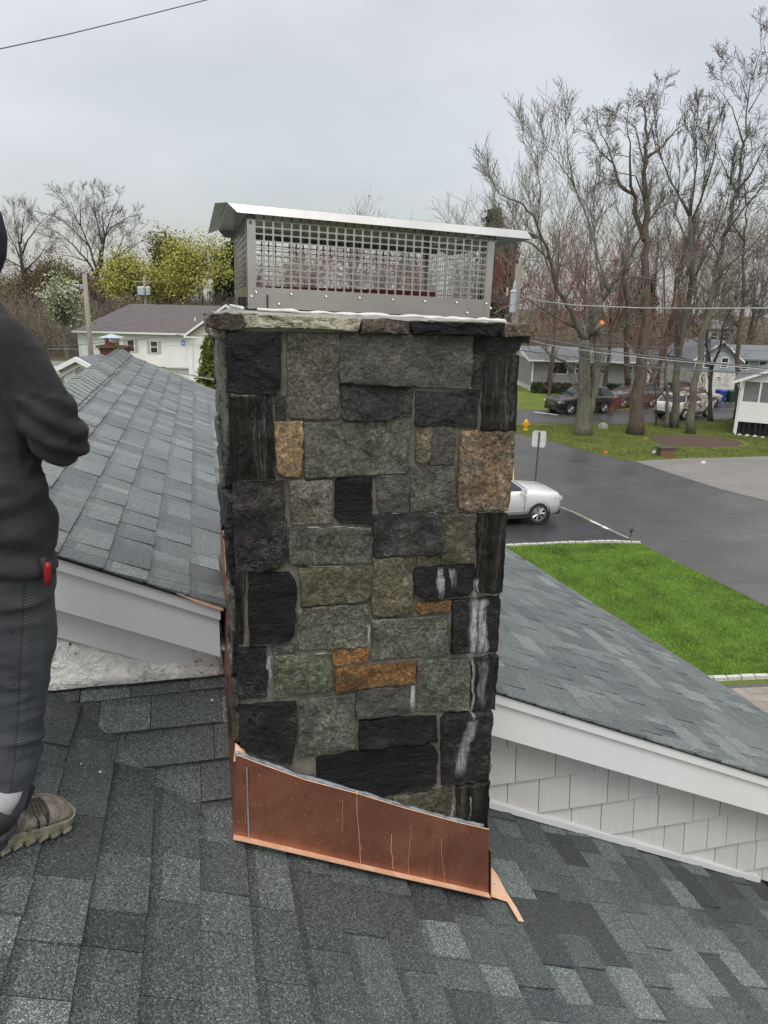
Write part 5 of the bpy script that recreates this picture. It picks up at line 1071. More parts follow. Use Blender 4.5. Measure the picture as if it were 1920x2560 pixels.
# large white building at the left
d = 66; o0 = onD(194, 826, d); fr = Fr((o0.x, o0.y, 0), .02); ppm = F/d; X = lambda px: (px-194)/ppm
wb = empty('white_building', label='long white clapboard building with brown roof and two shuttered windows', cat='building')
ZE, ZR = o0.z, onD(400, 761, d+5).z; x1 = X(463); x2 = X(700)
fbox(fr, 'upper_wall', MAT['clap_white'], wb, 0, x1, 0, 10, 1.25, ZE); fbox(fr, 'lower_wall', MAT['clap_white'], wb, .2, x1+.35, .35, 9.8, 0, 1.245); fbox(fr, 'wing_wall', MAT['clap_white'], wb, x1+.004, x2, -.5, 9.9, 0, ZE-.1)
b = MB(); slab(fr, b, [(-.3, -.35, ZE-.02), (x1+.3, -.35, ZE-.02), (x2, 5, ZR), (3.2, 5, ZR)]); slab(fr, b, [(x1+.3, 10.35, ZE-.02), (-.3, 10.35, ZE-.02), (3.2, 5, ZR), (x2, 5, ZR)]); slab(fr, b, [(-.3, 10.35, ZE-.02), (-.3, -.35, ZE-.02), (3.2, 5, ZR)]); b.build('roof', MAT['roof_brown'], wb)
xg = X(561); b = MB(); zg = onD(561, 761, d-1).z; gl = X(461)-.1; gr = 2*xg-gl
b.hexa([fr(gl+.3, -.62, ZE-.15), fr(gr-.3, -.62, ZE-.15), fr(xg, -.62, zg-.2)], [fr(gl+.3, 4, ZE-.15), fr(gr-.3, 4, ZE-.15), fr(xg, 4, zg-.2)]); b.build('gable', MAT['clap_cream'], wb)
b = MB(); slab(fr, b, [(gl, -1.0, ZE-.12), (xg, -1.0, zg), (xg, 6, zg), (gl, 6, ZE-.12)], .1); slab(fr, b, [(xg, -1.0, zg), (gr, -1.0, ZE-.12), (gr, 6, ZE-.12), (xg, 6, zg)], .1); b.build('gable_roof', MAT['roof_brown'], wb)
b = MB(); P = [fr(gl, -1.03, ZE-.3), fr(xg, -1.03, zg-.2), fr(xg, -1.03, zg+.02), fr(gl, -1.03, ZE-.08)]; b.hexa(P, [p+fr.ey*.04 for p in P]); P = [fr(gr, -1.03, ZE-.3), fr(xg, -1.03, zg-.2), fr(xg, -1.03, zg+.02), fr(gr, -1.03, ZE-.08)]; b.hexa(P, [p+fr.ey*.04 for p in P]); b.build('rake_board', MAT['white_paint'], wb)
fbox(fr, 'gutter', MAT['white_paint'], wb, -.35, x1+.3, -.5, -.36, ZE-.16, ZE-.02); fbox(fr, 'gutter', MAT['white_paint'], wb, X(458), X(520), -1.1, -1.0, ZE-.34, ZE-.22); fbox(fr, 'corner_board', MAT['white_paint'], wb, -.03, .12, -.03, -.004, 0.1, ZE); fbox(fr, 'corner_board', MAT['white_paint'], wb, x1-.1, x1+.02, -.03, -.004, 1.25, ZE); fbox(fr, 'downspout', MAT['white_paint'], wb, X(474)-.05, X(474)+.05, -.62, -.51, 0, ZE-.3); fbox(fr, 'band_board', MAT['trim_gray'], wb, X(403), x1+.3, -.03, .3, 1.16, 1.246)
for px in (321, 377.5): window(fr, wb, X(px), ZE-1.2-(px > 350)*.06, .55, .95, 0, True)
fbox(fr, 'blue_sign', MAT['sign_blue'], wb, X(445), X(453), -.04, -.006, ZE-1.08, ZE-.62); fbox(fr, 'sign_symbol', MAT['white_paint'], wb, X(447.3), X(450.7), -.05, -.041, ZE-.92, ZE-.74)
q = fr(X(467), 2.0, ZE+.75); MB().tube([q, q+Vector((0, 0, .55))], .07, 8).build('vent_pipe', MAT['white_paint'], wb); fbox(fr, 'roof_vent', MAT['dark_metal'], wb, X(350), X(356), 5.0, 5.2, ZR, ZR+.25)
# small white gable with a louvred vent, left
gv = empty('small_gable_house', label='small white gabled roof with a slatted vent just behind the worker', cat='house'); dg = 17; pk = onD(189, 893, dg); fr = Fr((pk.x, pk.y, 0), -.12); hw_ = 1.35; zp = pk.z; ze = onD(244, 922, dg).z-.25
hw_ = (onD(246, 920, dg)-pk).length*1.0; ze = onD(244, 924, dg).z
b = MB(); b.hexa([fr(-hw_, .2, ze-.05), fr(hw_, .2, ze-.05), fr(0, .2, zp-.05)], [fr(-hw_, 1.1, ze-.05), fr(hw_, 1.1, ze-.05), fr(0, 1.1, zp-.05)]); b.build('gable', MAT['clap_white'], gv); fbox(fr, 'wall', MAT['clap_white'], gv, -hw_+.1, hw_-.1, .21, 1.1, 0, ze-.05)
b = MB(); slab(fr, b, [(-hw_-.12, 0, ze-.06), (0, 0, zp), (0, 1.2, zp), (-hw_-.12, 1.2, ze-.06)], .05); slab(fr, b, [(0, 0, zp), (hw_+.12, 0, ze-.06), (hw_+.12, 1.2, ze-.06), (0, 1.2, zp)], .05); b.build('roof', MAT['roof_gray'], gv)
for sx in (-1, 1):
    b = MB(); P = [fr(sx*(hw_+.14), -.03, ze-.17), fr(0, -.03, zp-.10), fr(0, -.03, zp+.01), fr(sx*(hw_+.14), -.03, ze-.06)]; b.hexa(P, [p+fr.ey*.05 for p in P]); P = [fr(sx*(hw_+.0), .13, ze-.24), fr(0, .13, zp-.22), fr(0, .13, zp-.15), fr(sx*(hw_+.0), .13, ze-.17)]; b.hexa(P, [p+fr.ey*.05 for p in P]); b.build('rake_board', MAT['white_paint'], gv)
for i in range(7): b = MB(); z = zp-.30-.03*i; b.hexa([fr(-.14, .17, z), fr(.10, .17, z), fr(.10, .20, z+.018), fr(-.14, .20, z+.018)], [fr(-.14, .165, z+.006), fr(.10, .165, z+.006), fr(.10, .20, z+.024), fr(-.14, .20, z+.024)]); b.build('vent_slat', MAT['trim_gray'], gv)
fbox(fr, 'vent_frame', MAT['white_paint'], gv, -.17, -.142, .15, .2, zp-.54, zp-.25); fbox(fr, 'vent_frame', MAT['white_paint'], gv, .102, .13, .15, .2, zp-.54, zp-.25)
# neighbour house carrying a brick chimney
dn = 17.6; nb_ = empty('neighbor_house', label='low neighboring house with gray roof edge under the brick chimney', cat='house'); q = onD(224, 903, dn); fr = Fr((q.x, q.y, 0), -.05); w0 = (onD(250, 903, dn)-q).length
fbox(fr, 'wall', MAT['clap_white'], nb_, -2.2, w0, .2, 1.0, 0, q.z-.35); b = MB(); slab(fr, b, [(-2.4, -.1, q.z-.13), (-.0+w0, -.1, q.z-.13), (w0, .7, q.z-.08), (-2.4, .7, q.z-.08)], .06); slab(fr, b, [(-2.4, .704, q.z-.08), (w0, .704, q.z-.08), (w0, 1.1, q.z-.2), (-2.4, 1.1, q.z-.2)], .06); b.build('roof', MAT['roof_gray'], nb_); fbox(fr, 'fascia', MAT['trim_gray'], nb_, -2.4, w0, -.14, -.1, q.z-.36, q.z-.13)
bc = empty('brick_chimney', label='dark red brick chimney with a flared top and a metal rain hood', cat='chimney'); pL = onD(249, 880, 18.9); fr = Fr((pL.x, pL.y, 0), .05); ppm = F/18.9; wC = 60/ppm; zc_ = lambda y: onD(278, y, 18.9).z
MAT['brick_mortar'] = simple('sooty_mortar', (.09, .07, .06), .9); z0 = zc_(925); fbox(fr, 'mortar_core', MAT['brick_mortar'], bc, .012, wC-.012, .012, wC*.8-.012, z0-.3, zc_(871))
z = z0; k = 0; rr = random.Random(3)
while z < zc_(869):
    flare = max(0, (z-zc_(881)))*.55; flare = min(flare, .06); x = -flare; W_ = wC+flare; off = .1 if k % 2 else 0
    while x < W_-.01:
        wd = min(.2-(off if x < 0-flare+.001 else 0), W_-x); b = MB(); fr.box(b, x+.004, x+wd-.006, -flare+rr.uniform(-.003, .003), .06, z, z+.057); b.build('brick', MAT['brick'], bc); x += wd
    for sx in (0, 1):
        y = .065
        while y < wC*.8-.02: b = MB(); a = -flare if sx == 0 else wC-.05; fr.box(b, a, a+.05+flare*(sx == 1)+0*.01, y, min(y+.19, wC*.8), z, z+.057); b.build('brick', MAT['brick'], bc); y += .2
    z += .068; k += 1
fbox(fr, 'crown', MAT['brick_mortar'], bc, -.07, wC+.07, -.07, wC*.8+.05, zc_(870), zc_(865)); fbox(fr, 'clay_flue', MAT['clay'], bc, .12, wC-.22, .08, .35, zc_(868), zc_(856.5)); xa, xb = .10, wC-.2
for a in (xa, xb-.05): fbox(fr, 'hood_leg', MAT['galv'], bc, a, a+.05, .08, .34, zc_(857), zc_(845))
fbox(fr, 'hood_panel', MAT['galv'], bc, (xa+xb)/2+.01, xb-.06, .08, .1, zc_(857), zc_(845)); b = MB(); xm = (xa+xb)/2
b.hexa([fr(xa-.11, -.05, zc_(845)), fr(xb+.11, -.05, zc_(845)), fr(xb+.11, .45, zc_(845)), fr(xa-.11, .45, zc_(845))], [fr(xm-.02, .18, zc_(836)), fr(xm+.02, .18, zc_(836)), fr(xm+.02, .22, zc_(836)), fr(xm-.02, .22, zc_(836))]); b.build('rain_hood', MAT['galv'], bc)
# gray ranch house across the street
d = 66; q = onD(1332, 900, d); fr = Fr((q.x, q.y, 0), .06); ppm = F/d; X = lambda px: (px-1332)/ppm; zz = lambda y: onD(1450, y, d).z
rh = empty('ranch_house', label='low gray ranch house with white window frames across the street', cat='house'); ze = zz(899); zr = onD(1450, 868, d+4).z; L_ = X(1605)
fbox(fr, 'wall', MAT['clap_gray'], rh, 0, L_, 0, 8, .45, ze); fbox(fr, 'foundation', MAT['found'], rh, .03, L_-.03, .04, 7.9, 0, .446); b = MB(); slab(fr, b, [(-.5, -.6, ze-.05), (L_+.4, -.6, ze-.05), (L_+.4, 4, zr), (-.5, 4, zr)]); slab(fr, b, [(-.5, 4, zr), (L_+.4, 4, zr), (L_+.4, 8.6, ze-.05), (-.5, 8.6, ze-.05)]); b.build('roof', MAT['roof_gray'], rh)
b = MB(); b.hexa([fr(-.004, 0, ze-.1), fr(-.004, 8, ze-.1), fr(-.004, 4, zr-.15)], [fr(.1, 0, ze-.1), fr(.1, 8, ze-.1), fr(.1, 4, zr-.15)]); b.build('gable', MAT['clap_white'], rh)
b = MB(); P = [fr(-.54, -.6, ze-.22), fr(-.54, 4, zr-.16), fr(-.54, 4, zr+.01), fr(-.54, -.6, ze-.04)]; b.hexa(P, [p+fr.ex*.04 for p in P]); b.build('rake_board', MAT['white_paint'], rh); fbox(fr, 'gutter', MAT['white_paint'], rh, -.5, L_+.4, -.72, -.6, ze-.2, ze-.07); fbox(fr, 'downspout', MAT['white_paint'], rh, -.02, .1, -.12, -.01, 0, ze-.2)
window(fr, rh, X(1398), zz(922), 1.5, .95, 0, mullion=False); window(fr, rh, X(1504), zz(922), .72, .72); window(fr, rh, X(1575), zz(923), .5, .6); window(fr, rh, X(1450), zz(922), .6, .8); fbox(fr, 'front_door', MAT['dark_metal'], rh, X(1479)-.4, X(1479)+.4, -.03, -.004, .46, 2.35)
for i in range(4): fbox(fr, 'doorstep', MAT['found'], rh, X(1479)-.7, X(1479)+.7, -.35*(4-i), -.36*(3-i)-.002, 0, .11*(i+1))
# hedges as clipped leafy boxes
for i, (xa, xb) in enumerate(((1325, 1462), (1510, 1585))):
    rr = random.Random(i+5); pts = [fr(X(xa)+rr.random()*(X(xb)-X(xa)), -1.9+rr.random()*1.0, rr.random()**.7*.85) for _ in range(900)]; r0 = empty('hedge', label='clipped dark hedge along the ranch house, %s the steps' % ('left of' if i == 0 else 'right of'), cat='hedge', group='ranch house hedges')
    core = fbox(fr, 'stems', MAT['hedge'], r0, X(xa), X(xb), -1.8, -1.0, 0, .72); leaves('foliage', pts, 5, .06, .07, MAT['hedge'], r0, i)
# white garage behind, with wood pile and a parked pale pickup
d = 76; q = onD(1625, 930, d); fr = Fr((q.x, q.y, 0), .1); ppm = F/d; gz = lambda y: onD(1650, y, d).z
ga = empty('garage', label='white garage half hidden behind the trunks', cat='garage'); W_ = 75/ppm; zt = gz(912)
fbox(fr, 'wall', MAT['clap_white'], ga, 0, W_, 0, 6, 0, zt); b = MB(); slab(fr, b, [(-.3, -.3, zt), (W_+.3, -.3, zt), (W_+.3, 3, zt+1.3), (-.3, 3, zt+1.3)]); slab(fr, b, [(-.3, 3, zt+1.3), (W_+.3, 3, zt+1.3), (W_+.3, 6.3, zt), (-.3, 6.3, zt)]); b.build('roof', MAT['roof_gray'], ga); fbox(fr, 'garage_door', MAT['white_paint'], ga, .4, W_-.4, -.05, -.004, .05, zt-.4)
MAT['logend'] = simple('split_firewood', (.34, .20, .09), .8, var=.35, scale=9)
wp = empty('wood_pile', label='stack of orange-brown split firewood under a dark shelter', cat='wood pile'); q = onD(1709, 945, 72); frw = Fr((q.x, q.y, 0), 0); rr = random.Random(8); zb = 0
for r_ in range(5):
    for c_ in range(6): b = MB(); xx = .09+c_*.125; z = zb+.12+r_*.17; b.tube([frw(xx, -.02-rr.random()*.04, z), frw(xx, .4, z)], .058+rr.random()*.02, 6); b.build('log', MAT['logend'], wp)
fbox(frw, 'shelter_roof', MAT['dark_metal'], wp, -.1, .95, -.2, .7, 1.05, 1.12)
for a in (-.08, .88): fbox(frw, 'shelter_post', MAT['dark_metal'], wp, a, a+.06, .5, .56, 0, 1.05)
# blue-gray two-storey house
d = 64; q = onD(1728, 978, d); fr = Fr((q.x, q.y, 0), -.04); ppm = F/d; X = lambda px: (px-1728)/ppm; zz = lambda y: onD(1790, y, d).z
bh = empty('blue_gray_house', label='blue-gray gabled house with white trim and pale foundation wall', cat='house'); xr = X(1834); ze = zz(897); zp = zz(850); zf = zz(926)
fbox(fr, 'foundation', MAT['found'], bh, 0, xr, 0, 9, 0, zf-.004); fbox(fr, 'wall', MAT['clap_blue'], bh, 0, xr, -.05, 9, zf, ze); b = MB(); xm = X(1785); b.hexa([fr(0, -.05, ze), fr(xr, -.05, ze), fr(xm, -.05, zp-.1)], [fr(0, 9, ze), fr(xr, 9, ze), fr(xm, 9, zp-.1)]); b.build('gable', MAT['clap_blue'], bh)
b = MB(); slab(fr, b, [(-.3, -.35, ze-.12), (xm, -.35, zp), (xm, 9.2, zp), (-.3, 9.2, ze-.12)], .12); slab(fr, b, [(xm, -.35, zp), (xr+.3, -.35, ze-.12), (xr+.3, 9.2, ze-.12), (xm, 9.2, zp)], .12); b.build('roof', MAT['roof_gray'], bh)
for sx in (0, 1):
    a = -.3 if sx == 0 else xr+.3; b = MB(); P = [fr(a, -.4, ze-.3), fr(xm, -.4, zp-.18), fr(xm, -.4, zp+.01), fr(a, -.4, ze-.11)]; b.hexa(P, [p+fr.ey*.05 for p in P]); b.build('rake_board', MAT['white_paint'], bh)
for px, y_ in ((1757, 907), (1798, 906)): window(fr, bh, X(px), zz(y_), .5, .75, -.05)
window(fr, bh, X(1790), zz(944), .35, .12, 0, mullion=False); fbox(fr, 'corner_board', MAT['white_paint'], bh, xr-.15, xr+.02, -.08, -.051, zf, ze); fbox(fr, 'corner_board', MAT['white_paint'], bh, -.02, .13, -.08, -.051, zf, ze)
x2 = X(2010); fbox(fr, 'wing_foundation', MAT['found'], bh, xr+.01, x2, 1.2, 8.5, 0, zf-.3); fbox(fr, 'wing_wall', MAT['clap_blue'], bh, xr+.01, x2, 1.15, 8.6, zf-.296, zz(894)); b = MB(); zw = zz(894); zwr = onD(1880, 862, d+5).z; slab(fr, b, [(xr-.0, .7, zw-.1), (x2, .7, zw-.1), (x2, 5, zwr), (xr, 5, zwr)]); slab(fr, b, [(xr, 5, zwr), (x2, 5, zwr), (x2, 9, zw-.1), (xr, 9, zw-.1)]); b.build('wing_roof', MAT['roof_gray'], bh)
for px in (1862, 1905): window(fr, bh, X(px), zz(912), .55, .75, 1.15)
# gray house far behind the wood
d = 88; q = onD(1750, 860, d); fr = Fr((q.x, q.y, 0), -.1); ppm = F/d; fh = empty('far_gray_house', label='pale gray house high among the trees above the blue house', cat='house'); zt = q.z+(860-822)/ppm; W_ = 75/ppm
fbox(fr, 'wall', MAT['clap_blue'], fh, 0, W_, 0, 7, 0, zt); b = MB(); slab(fr, b, [(-.3, -.3, zt), (W_+.3, -.3, zt), (W_, 3.5, zt+.9), (0, 3.5, zt+.9)]); slab(fr, b, [(0, 3.5, zt+.9), (W_, 3.5, zt+.9), (W_+.3, 7.3, zt), (-.3, 7.3, zt)]); b.build('roof', MAT['roof_gray'], fh); window(fr, fh, W_*.4, zt-.9, .7, .9); window(fr, fh, W_*.75, zt-.9, .7, .9)
# white screened porch at the right edge
d = depth(G(1838, 1086)); q = G(1838, 1086); fr = Fr((q.x, q.y, 0), -.46); ppm = F/d; pz = lambda y: onD(1850, y, d).z
po = empty('porch_house', label='white house with a screened porch raised on dark lattice at the right edge', cat='house'); zfl = pz(1044); zs0 = pz(1003); zs1 = pz(953); zev = pz(945); W_ = 7.0
for i in range(24): fbox(fr, 'lattice_slat', MAT['dark_metal'], po, .05+i*.3, .05+i*.3+(.10 if i % 3 else .16), .02, .06, .03, zfl-.1)
fbox(fr, 'lattice_back', MAT['rubber'], po, .04, W_, .25, .3, 0, zfl-.1); fbox(fr, 'sill_rail', MAT['white_paint'], po, 0, W_, -.02, .15, zfl-.22, zfl-.02)
fbox(fr, 'lower_panel', MAT['white_paint'], po, .02, W_, .0, .1, zfl-.018, zs0); fbox(fr, 'screen', MAT['screen'], po, .06, W_, .05, .07, zs0+.004, zs1-.004)
for i in range(5): fbox(fr, 'screen_post', MAT['white_paint'], po, .0+i*.93, .1+i*.93, -.012, .12, zs0-.01, zs1)
fbox(fr, 'top_rail', MAT['white_paint'], po, -.03, W_, -.03, .15, zs1, zev); fbox(fr, 'porch_body', MAT['clap_white'], po, .02, W_, .4, 6, zfl, zev); fbox(fr, 'corner_post', MAT['white_paint'], po, -.06, .05, -.06, .05, 0, zs1)
xm = 3.6; zpk = zev+1.55; b = MB(); b.hexa([fr(.0, .0, zev-.16), fr(2*xm, 0, zev-.16), fr(xm, 0, zpk-.2)], [fr(.0, 6, zev-.16), fr(2*xm, 6, zev-.16), fr(xm, 6, zpk-.2)]); b.build('gable', MAT['clap_white'], po)
b = MB(); slab(fr, b, [(-.55, -.4, zev-.2), (xm, -.4, zpk), (xm, 6.4, zpk), (-.55, 6.4, zev-.2)], .08); slab(fr, b, [(xm, -.4, zpk), (2*xm+.5, -.4, zev-.2), (2*xm+.5, 6.4, zev-.2), (xm, 6.4, zpk)], .08); b.build('roof', MAT['roof_gray'], po)
b = MB(); P = [fr(-.58, -.45, zev-.36), fr(xm, -.45, zpk-.14), fr(xm, -.45, zpk+.01), fr(-.58, -.45, zev-.19)]; b.hexa(P, [p+fr.ey*.05 for p in P]); b.build('rake_board', MAT['white_paint'], po)
b = MB(); b.tube([fr(-.3, .1, zev-.35), fr(-.12, .05, zev-.6), fr(-.1, -.05, .1)], .045, 6); b.build('downspout', MAT['white_paint'], po)
rr = random.Random(5)
for i in range(9):
    c = fr(.25+i*.42, -.35-.05*i+rr.uniform(-.05, .05), .0); b = MB(); s_ = rr.uniform(.10, .17); b.tube([c+Vector((-s_, 0, .03)), c+Vector((0, 0, .05)), c+Vector((s_, .02, .03))], [s_*.35, s_*.6, s_*.35], 7)
    tag(b.build('edging_stone', MAT['granite'], None, smooth=True), 'pale edging stone below the porch, %s in the row from the left' % ['first', 'second', 'third', 'fourth', 'fifth', 'sixth', 'seventh', 'eighth', 'ninth'][i], 'stone', 'edging stones below the porch')

# ------------------------------------------------------------------ vehicles
def paint(name, col, metal=.0, rough=.22):
    m, n, b = newmat(name); b.inputs['Base Color'].default_value = c4(col); b.inputs['Metallic'].default_value = metal; b.inputs['Roughness'].default_value = rough; b.inputs['Coat Weight'].default_value = .6; b.inputs['Coat Roughness'].default_value = .08; return m
PT = {'silver': paint('silver_car_paint', (.66, .68, .69), .25, .3), 'black': paint('black_car_paint', (.012, .011, .012)), 'dkgray': paint('dark_gray_car_paint', (.07, .07, .072), .3), 'white': paint('white_car_paint', (.75, .75, .75)), 'tan': paint('champagne_car_paint', (.42, .38, .31), .4, .3), 'navy': paint('navy_car_paint', (.03, .045, .08), .2), 'pewter': paint('pewter_car_paint', (.33, .35, .37), .3)}
MAT['lamp_clear'] = simple('headlamp_glass', (.6, .62, .64), .12, .2); MAT['lamp_red'] = simple('tail_lamp', (.35, .01, .01), .2); MAT['alloy'] = simple('alloy_rim', (.50, .50, .51), .3, .8)
def car(label, pt, loc, heading, L_=4.85, W_=1.93, Hh=1.72, group='cars in the street', style='suv', roofrack=False):
    """local x forward, y left, z up"""
    root = empty('parked_car', (0, 0, 0)); tag(root, label, 'car', group); hl = L_/2; hw = W_/2; k = L_/4.85
    M_ = Matrix.Translation(Vector(loc)) @ Matrix.Rotation(heading, 4, 'Z')
    def put(b, name, mat, par=root, smooth=False):
        b.v = [tuple(M_ @ Vector(v)) for v in b.v]; o = b.build(name, mat, None, smooth); o.parent = par; return o
    e_ = -.10 if style == 'sedan' else 0
    st = [(hl, .46, .86+e_, .66), (hl-.05, .34, 1.0+e_, .83), (hl-.20, .28, 1.08+e_, .925), (hl-.7, .26, 1.12+e_, .955), (hl-1.1, .26, 1.17+e_, .965), (hl-1.4, .26, 1.19+e_, .965), (0, .26, 1.20+e_, .965), (-hl+.9, .26, 1.21+e_, .965), (-hl+.3, .28, 1.19+e_, .94), (-hl+.06, .36, 1.12+e_, .86), (-hl, .5, .95+e_, .74)]
    if style == 'pickup': st = [(a, b_, c, d_) for a, b_, c, d_ in st]
    b = MB(); ring = []
    for x, zb, zt, w_ in st:
        w_ *= hw/.965; zm = (zb+zt)/2
        sec = [(0, zb), (w_*.82, zb), (w_*.97, zb+.1), (w_, zm), (w_*.985, zt-.16), (w_*.93, zt-.04), (w_*.8, zt), (0, zt+.035)]
        full = sec+[(-a, c) for a, c in sec[-2:0:-1]]; ring.append([(x, a, c) for a, c in full])
    n_ = len(ring[0]); base = 0
    for r_ in ring: b.v += r_
    for i in range(len(ring)-1):
        for j in range(n_): b.f.append((i*n_+j, i*n_+(j+1) % n_, (i+1)*n_+(j+1) % n_, (i+1)*n_+j)); b.mi.append(0)
    b.f.append(tuple(range(n_))); b.f.append(tuple((len(ring)-1)*n_+j for j in range(n_))); b.mi += [0, 0]
    body = put(b, 'body', pt, smooth=True)
    # cabin: glass shell, roof and pillars
    xf0, xf1 = hl-1.25*k, hl-2.0*k; xr1, xr0 = (-hl+.55, -hl+.12) if style == 'suv' else ((-hl+1.1, -hl+.35) if style == 'sedan' else (-.35, -.65)); z0, z1 = 1.19+e_, Hh-.07; w0, w1 = hw*.86, hw*.67
    bot = [(xf0, w0*.8), (xf0-.25, w0), (xr0+.1, w0), (xr0, w0*.85), (xr0, -w0*.85), (xr0+.1, -w0), (xf0-.25, -w0), (xf0, -w0*.8)]
    topp = [(xf1, w1*.85), (xf1-.15, w1), (xr1+.1, w1), (xr1, w1*.85), (xr1, -w1*.85), (xr1+.1, -w1), (xf1-.15, -w1), (xf1, -w1*.85)]
    b = MB(); b.hexa([(x, y, z0-.02) for x, y in bot], [(x, y, z1) for x, y in topp]); put(b, 'window_glass', MAT['glass'])
    b = MB(); b.hexa([(x*1.0+.02*(1 if i in (0, 7) else 0), y*1.02, z1-.02) for i, (x, y) in enumerate(topp)], [(x-.06*(1 if x > 0 else -1), y*.86, Hh) for x, y in topp]); put(b, 'roof', pt, smooth=False)
    for s_ in (1, -1):
        for (xa, ya), (xb, yb), wd in (((xf0-.12, w0*.93), (xf1-.08, w1*.96), .07), ((-.05, w0), (-.1, w1), .09), ((xr0+1.0, w0) if style == 'suv' else (xr0+.15, w0), (xr1+.8, w1) if style == 'suv' else (xr1+.15, w1), .10), ((xr0+.06, w0*.95), (xr1+.06, w1*.96), .13)):
            b = MB(); o_ = .012; b.hexa([(xa-wd/2, s_*(ya-.03), z0-.02), (xa+wd/2, s_*(ya-.03), z0-.02), (xa+wd/2, s_*(ya+o_), z0-.02), (xa-wd/2, s_*(ya+o_), z0-.02)], [(xb-wd/2, s_*(yb-.03), z1), (xb+wd/2, s_*(yb-.03), z1), (xb+wd/2, s_*(yb+o_), z1), (xb-wd/2, s_*(yb+o_), z1)]); put(b, 'pillar', pt)
        b = MB(); b.box((xf0-.33, s_*(hw+.08), 1.22+e_), (.13, .2, .15)); put(b, 'mirror', pt)
        b = MB(); b.box((hl-.2, s_*hw*.76, .86+e_/2), (.36, .32, .12), rz=-s_*.35); put(b, 'headlight', MAT['lamp_clear']); b = MB(); b.box((-hl+.13, s_*hw*.82, .95), (.2, .25, .2)); put(b, 'taillight', MAT['lamp_red'])
        for xx in (.95, -.05, -1.05):
            b = MB(); b.box((xx*k, s_*(hw+.0005), .74), (.012, .006, .62)); put(b, 'door_seam', MAT['rubber'])
        b = MB(); b.box((0, s_*(hw-.02), .33), (L_*.55, .07, .13)); put(b, 'rocker_panel', MAT['black_plastic']); b = MB(); b.box((0, s_*(hw+.006), .47), (L_*.5, .012, .025)); put(b, 'chrome_strip', MAT['chrome'])
        for xx in (.15, -.9): b = MB(); b.box((xx*k, s_*(hw+.012), .93), (.17, .022, .03)); put(b, 'door_handle', MAT['chrome'])
        if roofrack: b = MB(); b.box((-.6, s_*w1*.93, Hh+.02), (2.0, .05, .04)); put(b, 'roof_rail', MAT['chrome'])
        for wx in (hl-.93*k, -hl+1.02*k):
            b = MB(); b.lathe((wx, s_*(hw-.045), .37), [(0, 0), (.445, 0), (.45, s_*.048)], 24, 'Y'); put(b, 'wheel_arch', MAT['rubber'])
            b = MB(); pr = [(.255, s_*.012), (.36, s_*.012), (.385, -s_*.03), (.385, -s_*.2), (.255, -s_*.2)]; b.lathe((wx, s_*(hw+.01), 0.385), pr, 24, 'Y'); wh = put(b, 'wheel', MAT['rubber'], smooth=False)
            b = MB(); b.lathe((wx, s_*(hw+.01), 0.385), [(.26, s_*.014), (.24, s_*.012), (.20, -s_*.04), (0, -s_*.05)], 24, 'Y'); put(b, 'wheel_well_disc', MAT['dark_metal'], wh)
            b = MB()
            for q in range(7):
                a = q*6.283/7
                for da in (-.11, .11):
                    p0 = (wx+.05*math.cos(a), s_*(hw-.0), .385+.05*math.sin(a)); p1 = (wx+.245*math.cos(a+da), s_*(hw+.018), .385+.24*math.sin(a+da)); b.tube([p0, p1], [.02, .012], 4)
            b.lathe((wx, s_*(hw+.015), 0.385), [(.262, -s_*.01), (.262, s_*.012), (.242, s_*.012), (.24, -s_*.02)], 24, 'Y'); b.lathe((wx, s_*(hw+.012), 0.385), [(.05, 0), (.045, s_*.012), (0, s_*.012)], 10, 'Y'); put(b, 'rim', MAT['alloy'], wh)
    b = MB(); b.box((hl-.035, 0, .70), (.09, hw*.95, .22)); put(b, 'grille', MAT['black_plastic'])
    for z in (.62, .70, .78): b = MB(); b.box((hl+.012, 0, z), (.012, hw*.85, .018)); put(b, 'grille_bar', MAT['chrome'])
    b = MB(); b.box((hl-.10, 0, .36), (.2, hw*1.6, .16)); put(b, 'bumper', MAT['black_plastic']); b = MB(); b.box((-hl+.10, 0, .42), (.22, hw*1.65, .2)); put(b, 'bumper', MAT['black_plastic']); b = MB(); b.box((-hl-.005, 0, .78), (.02, .5, .13)); put(b, 'number_plate', MAT['white_paint'])
    if style == 'pickup': b = MB(); b.box((-hl+.9, 0, 1.13), (1.45, hw*1.5, .06)); put(b, 'bed_cover', MAT['black_plastic'])
    return root
hdR = math.atan2(RH[1], RH[0])
# silver car: front wheel stands at photo point (1342,1312); a light turn away
def place(px, py, hd, L_, W_, side):   # side=-1: right-hand wheels towards us
    q = G(px, py); fx = L_/2-.93*L_/4.85; c, s_ = math.cos(hd), math.sin(hd); lx, ly = fx, side*W_/2*.95
    return (q.x-(lx*c-ly*s_), q.y-(lx*s_+ly*c), .012)
hd = hdR+.30; car('silver SUV with its nose out from behind the chimney', PT['silver'], place(1342, 1311, hd, 4.85, 1.95, -1), hd, W_=1.95)
hd = hdR+math.pi+.42; car('black SUV with chrome grille parked behind the pruned tree', PT['black'], place(1424, 1037, hd, 4.95, 1.98, 1), hd, 4.95, 1.98, 1.78, roofrack=True)
hd = hdR+math.pi+.40; car('dark gray SUV close behind the black one', PT['dkgray'], place(1556, 1021, hd, 4.6, 1.9, 1), hd, 4.6, 1.9, 1.75, roofrack=True)
hd = hdR+.62; car('white SUV seen from its rear corner behind the thin trunks', PT['white'], place(1766, 1043, hd, 4.6, 1.88, -1), hd, 4.6, 1.88, 1.7)
hd = hdR+.35; car('champagne sedan beyond the white SUV', PT['tan'], place(1782, 1018, hd, 4.6, 1.82, -1), hd, 4.6, 1.82, 1.45, style='sedan')
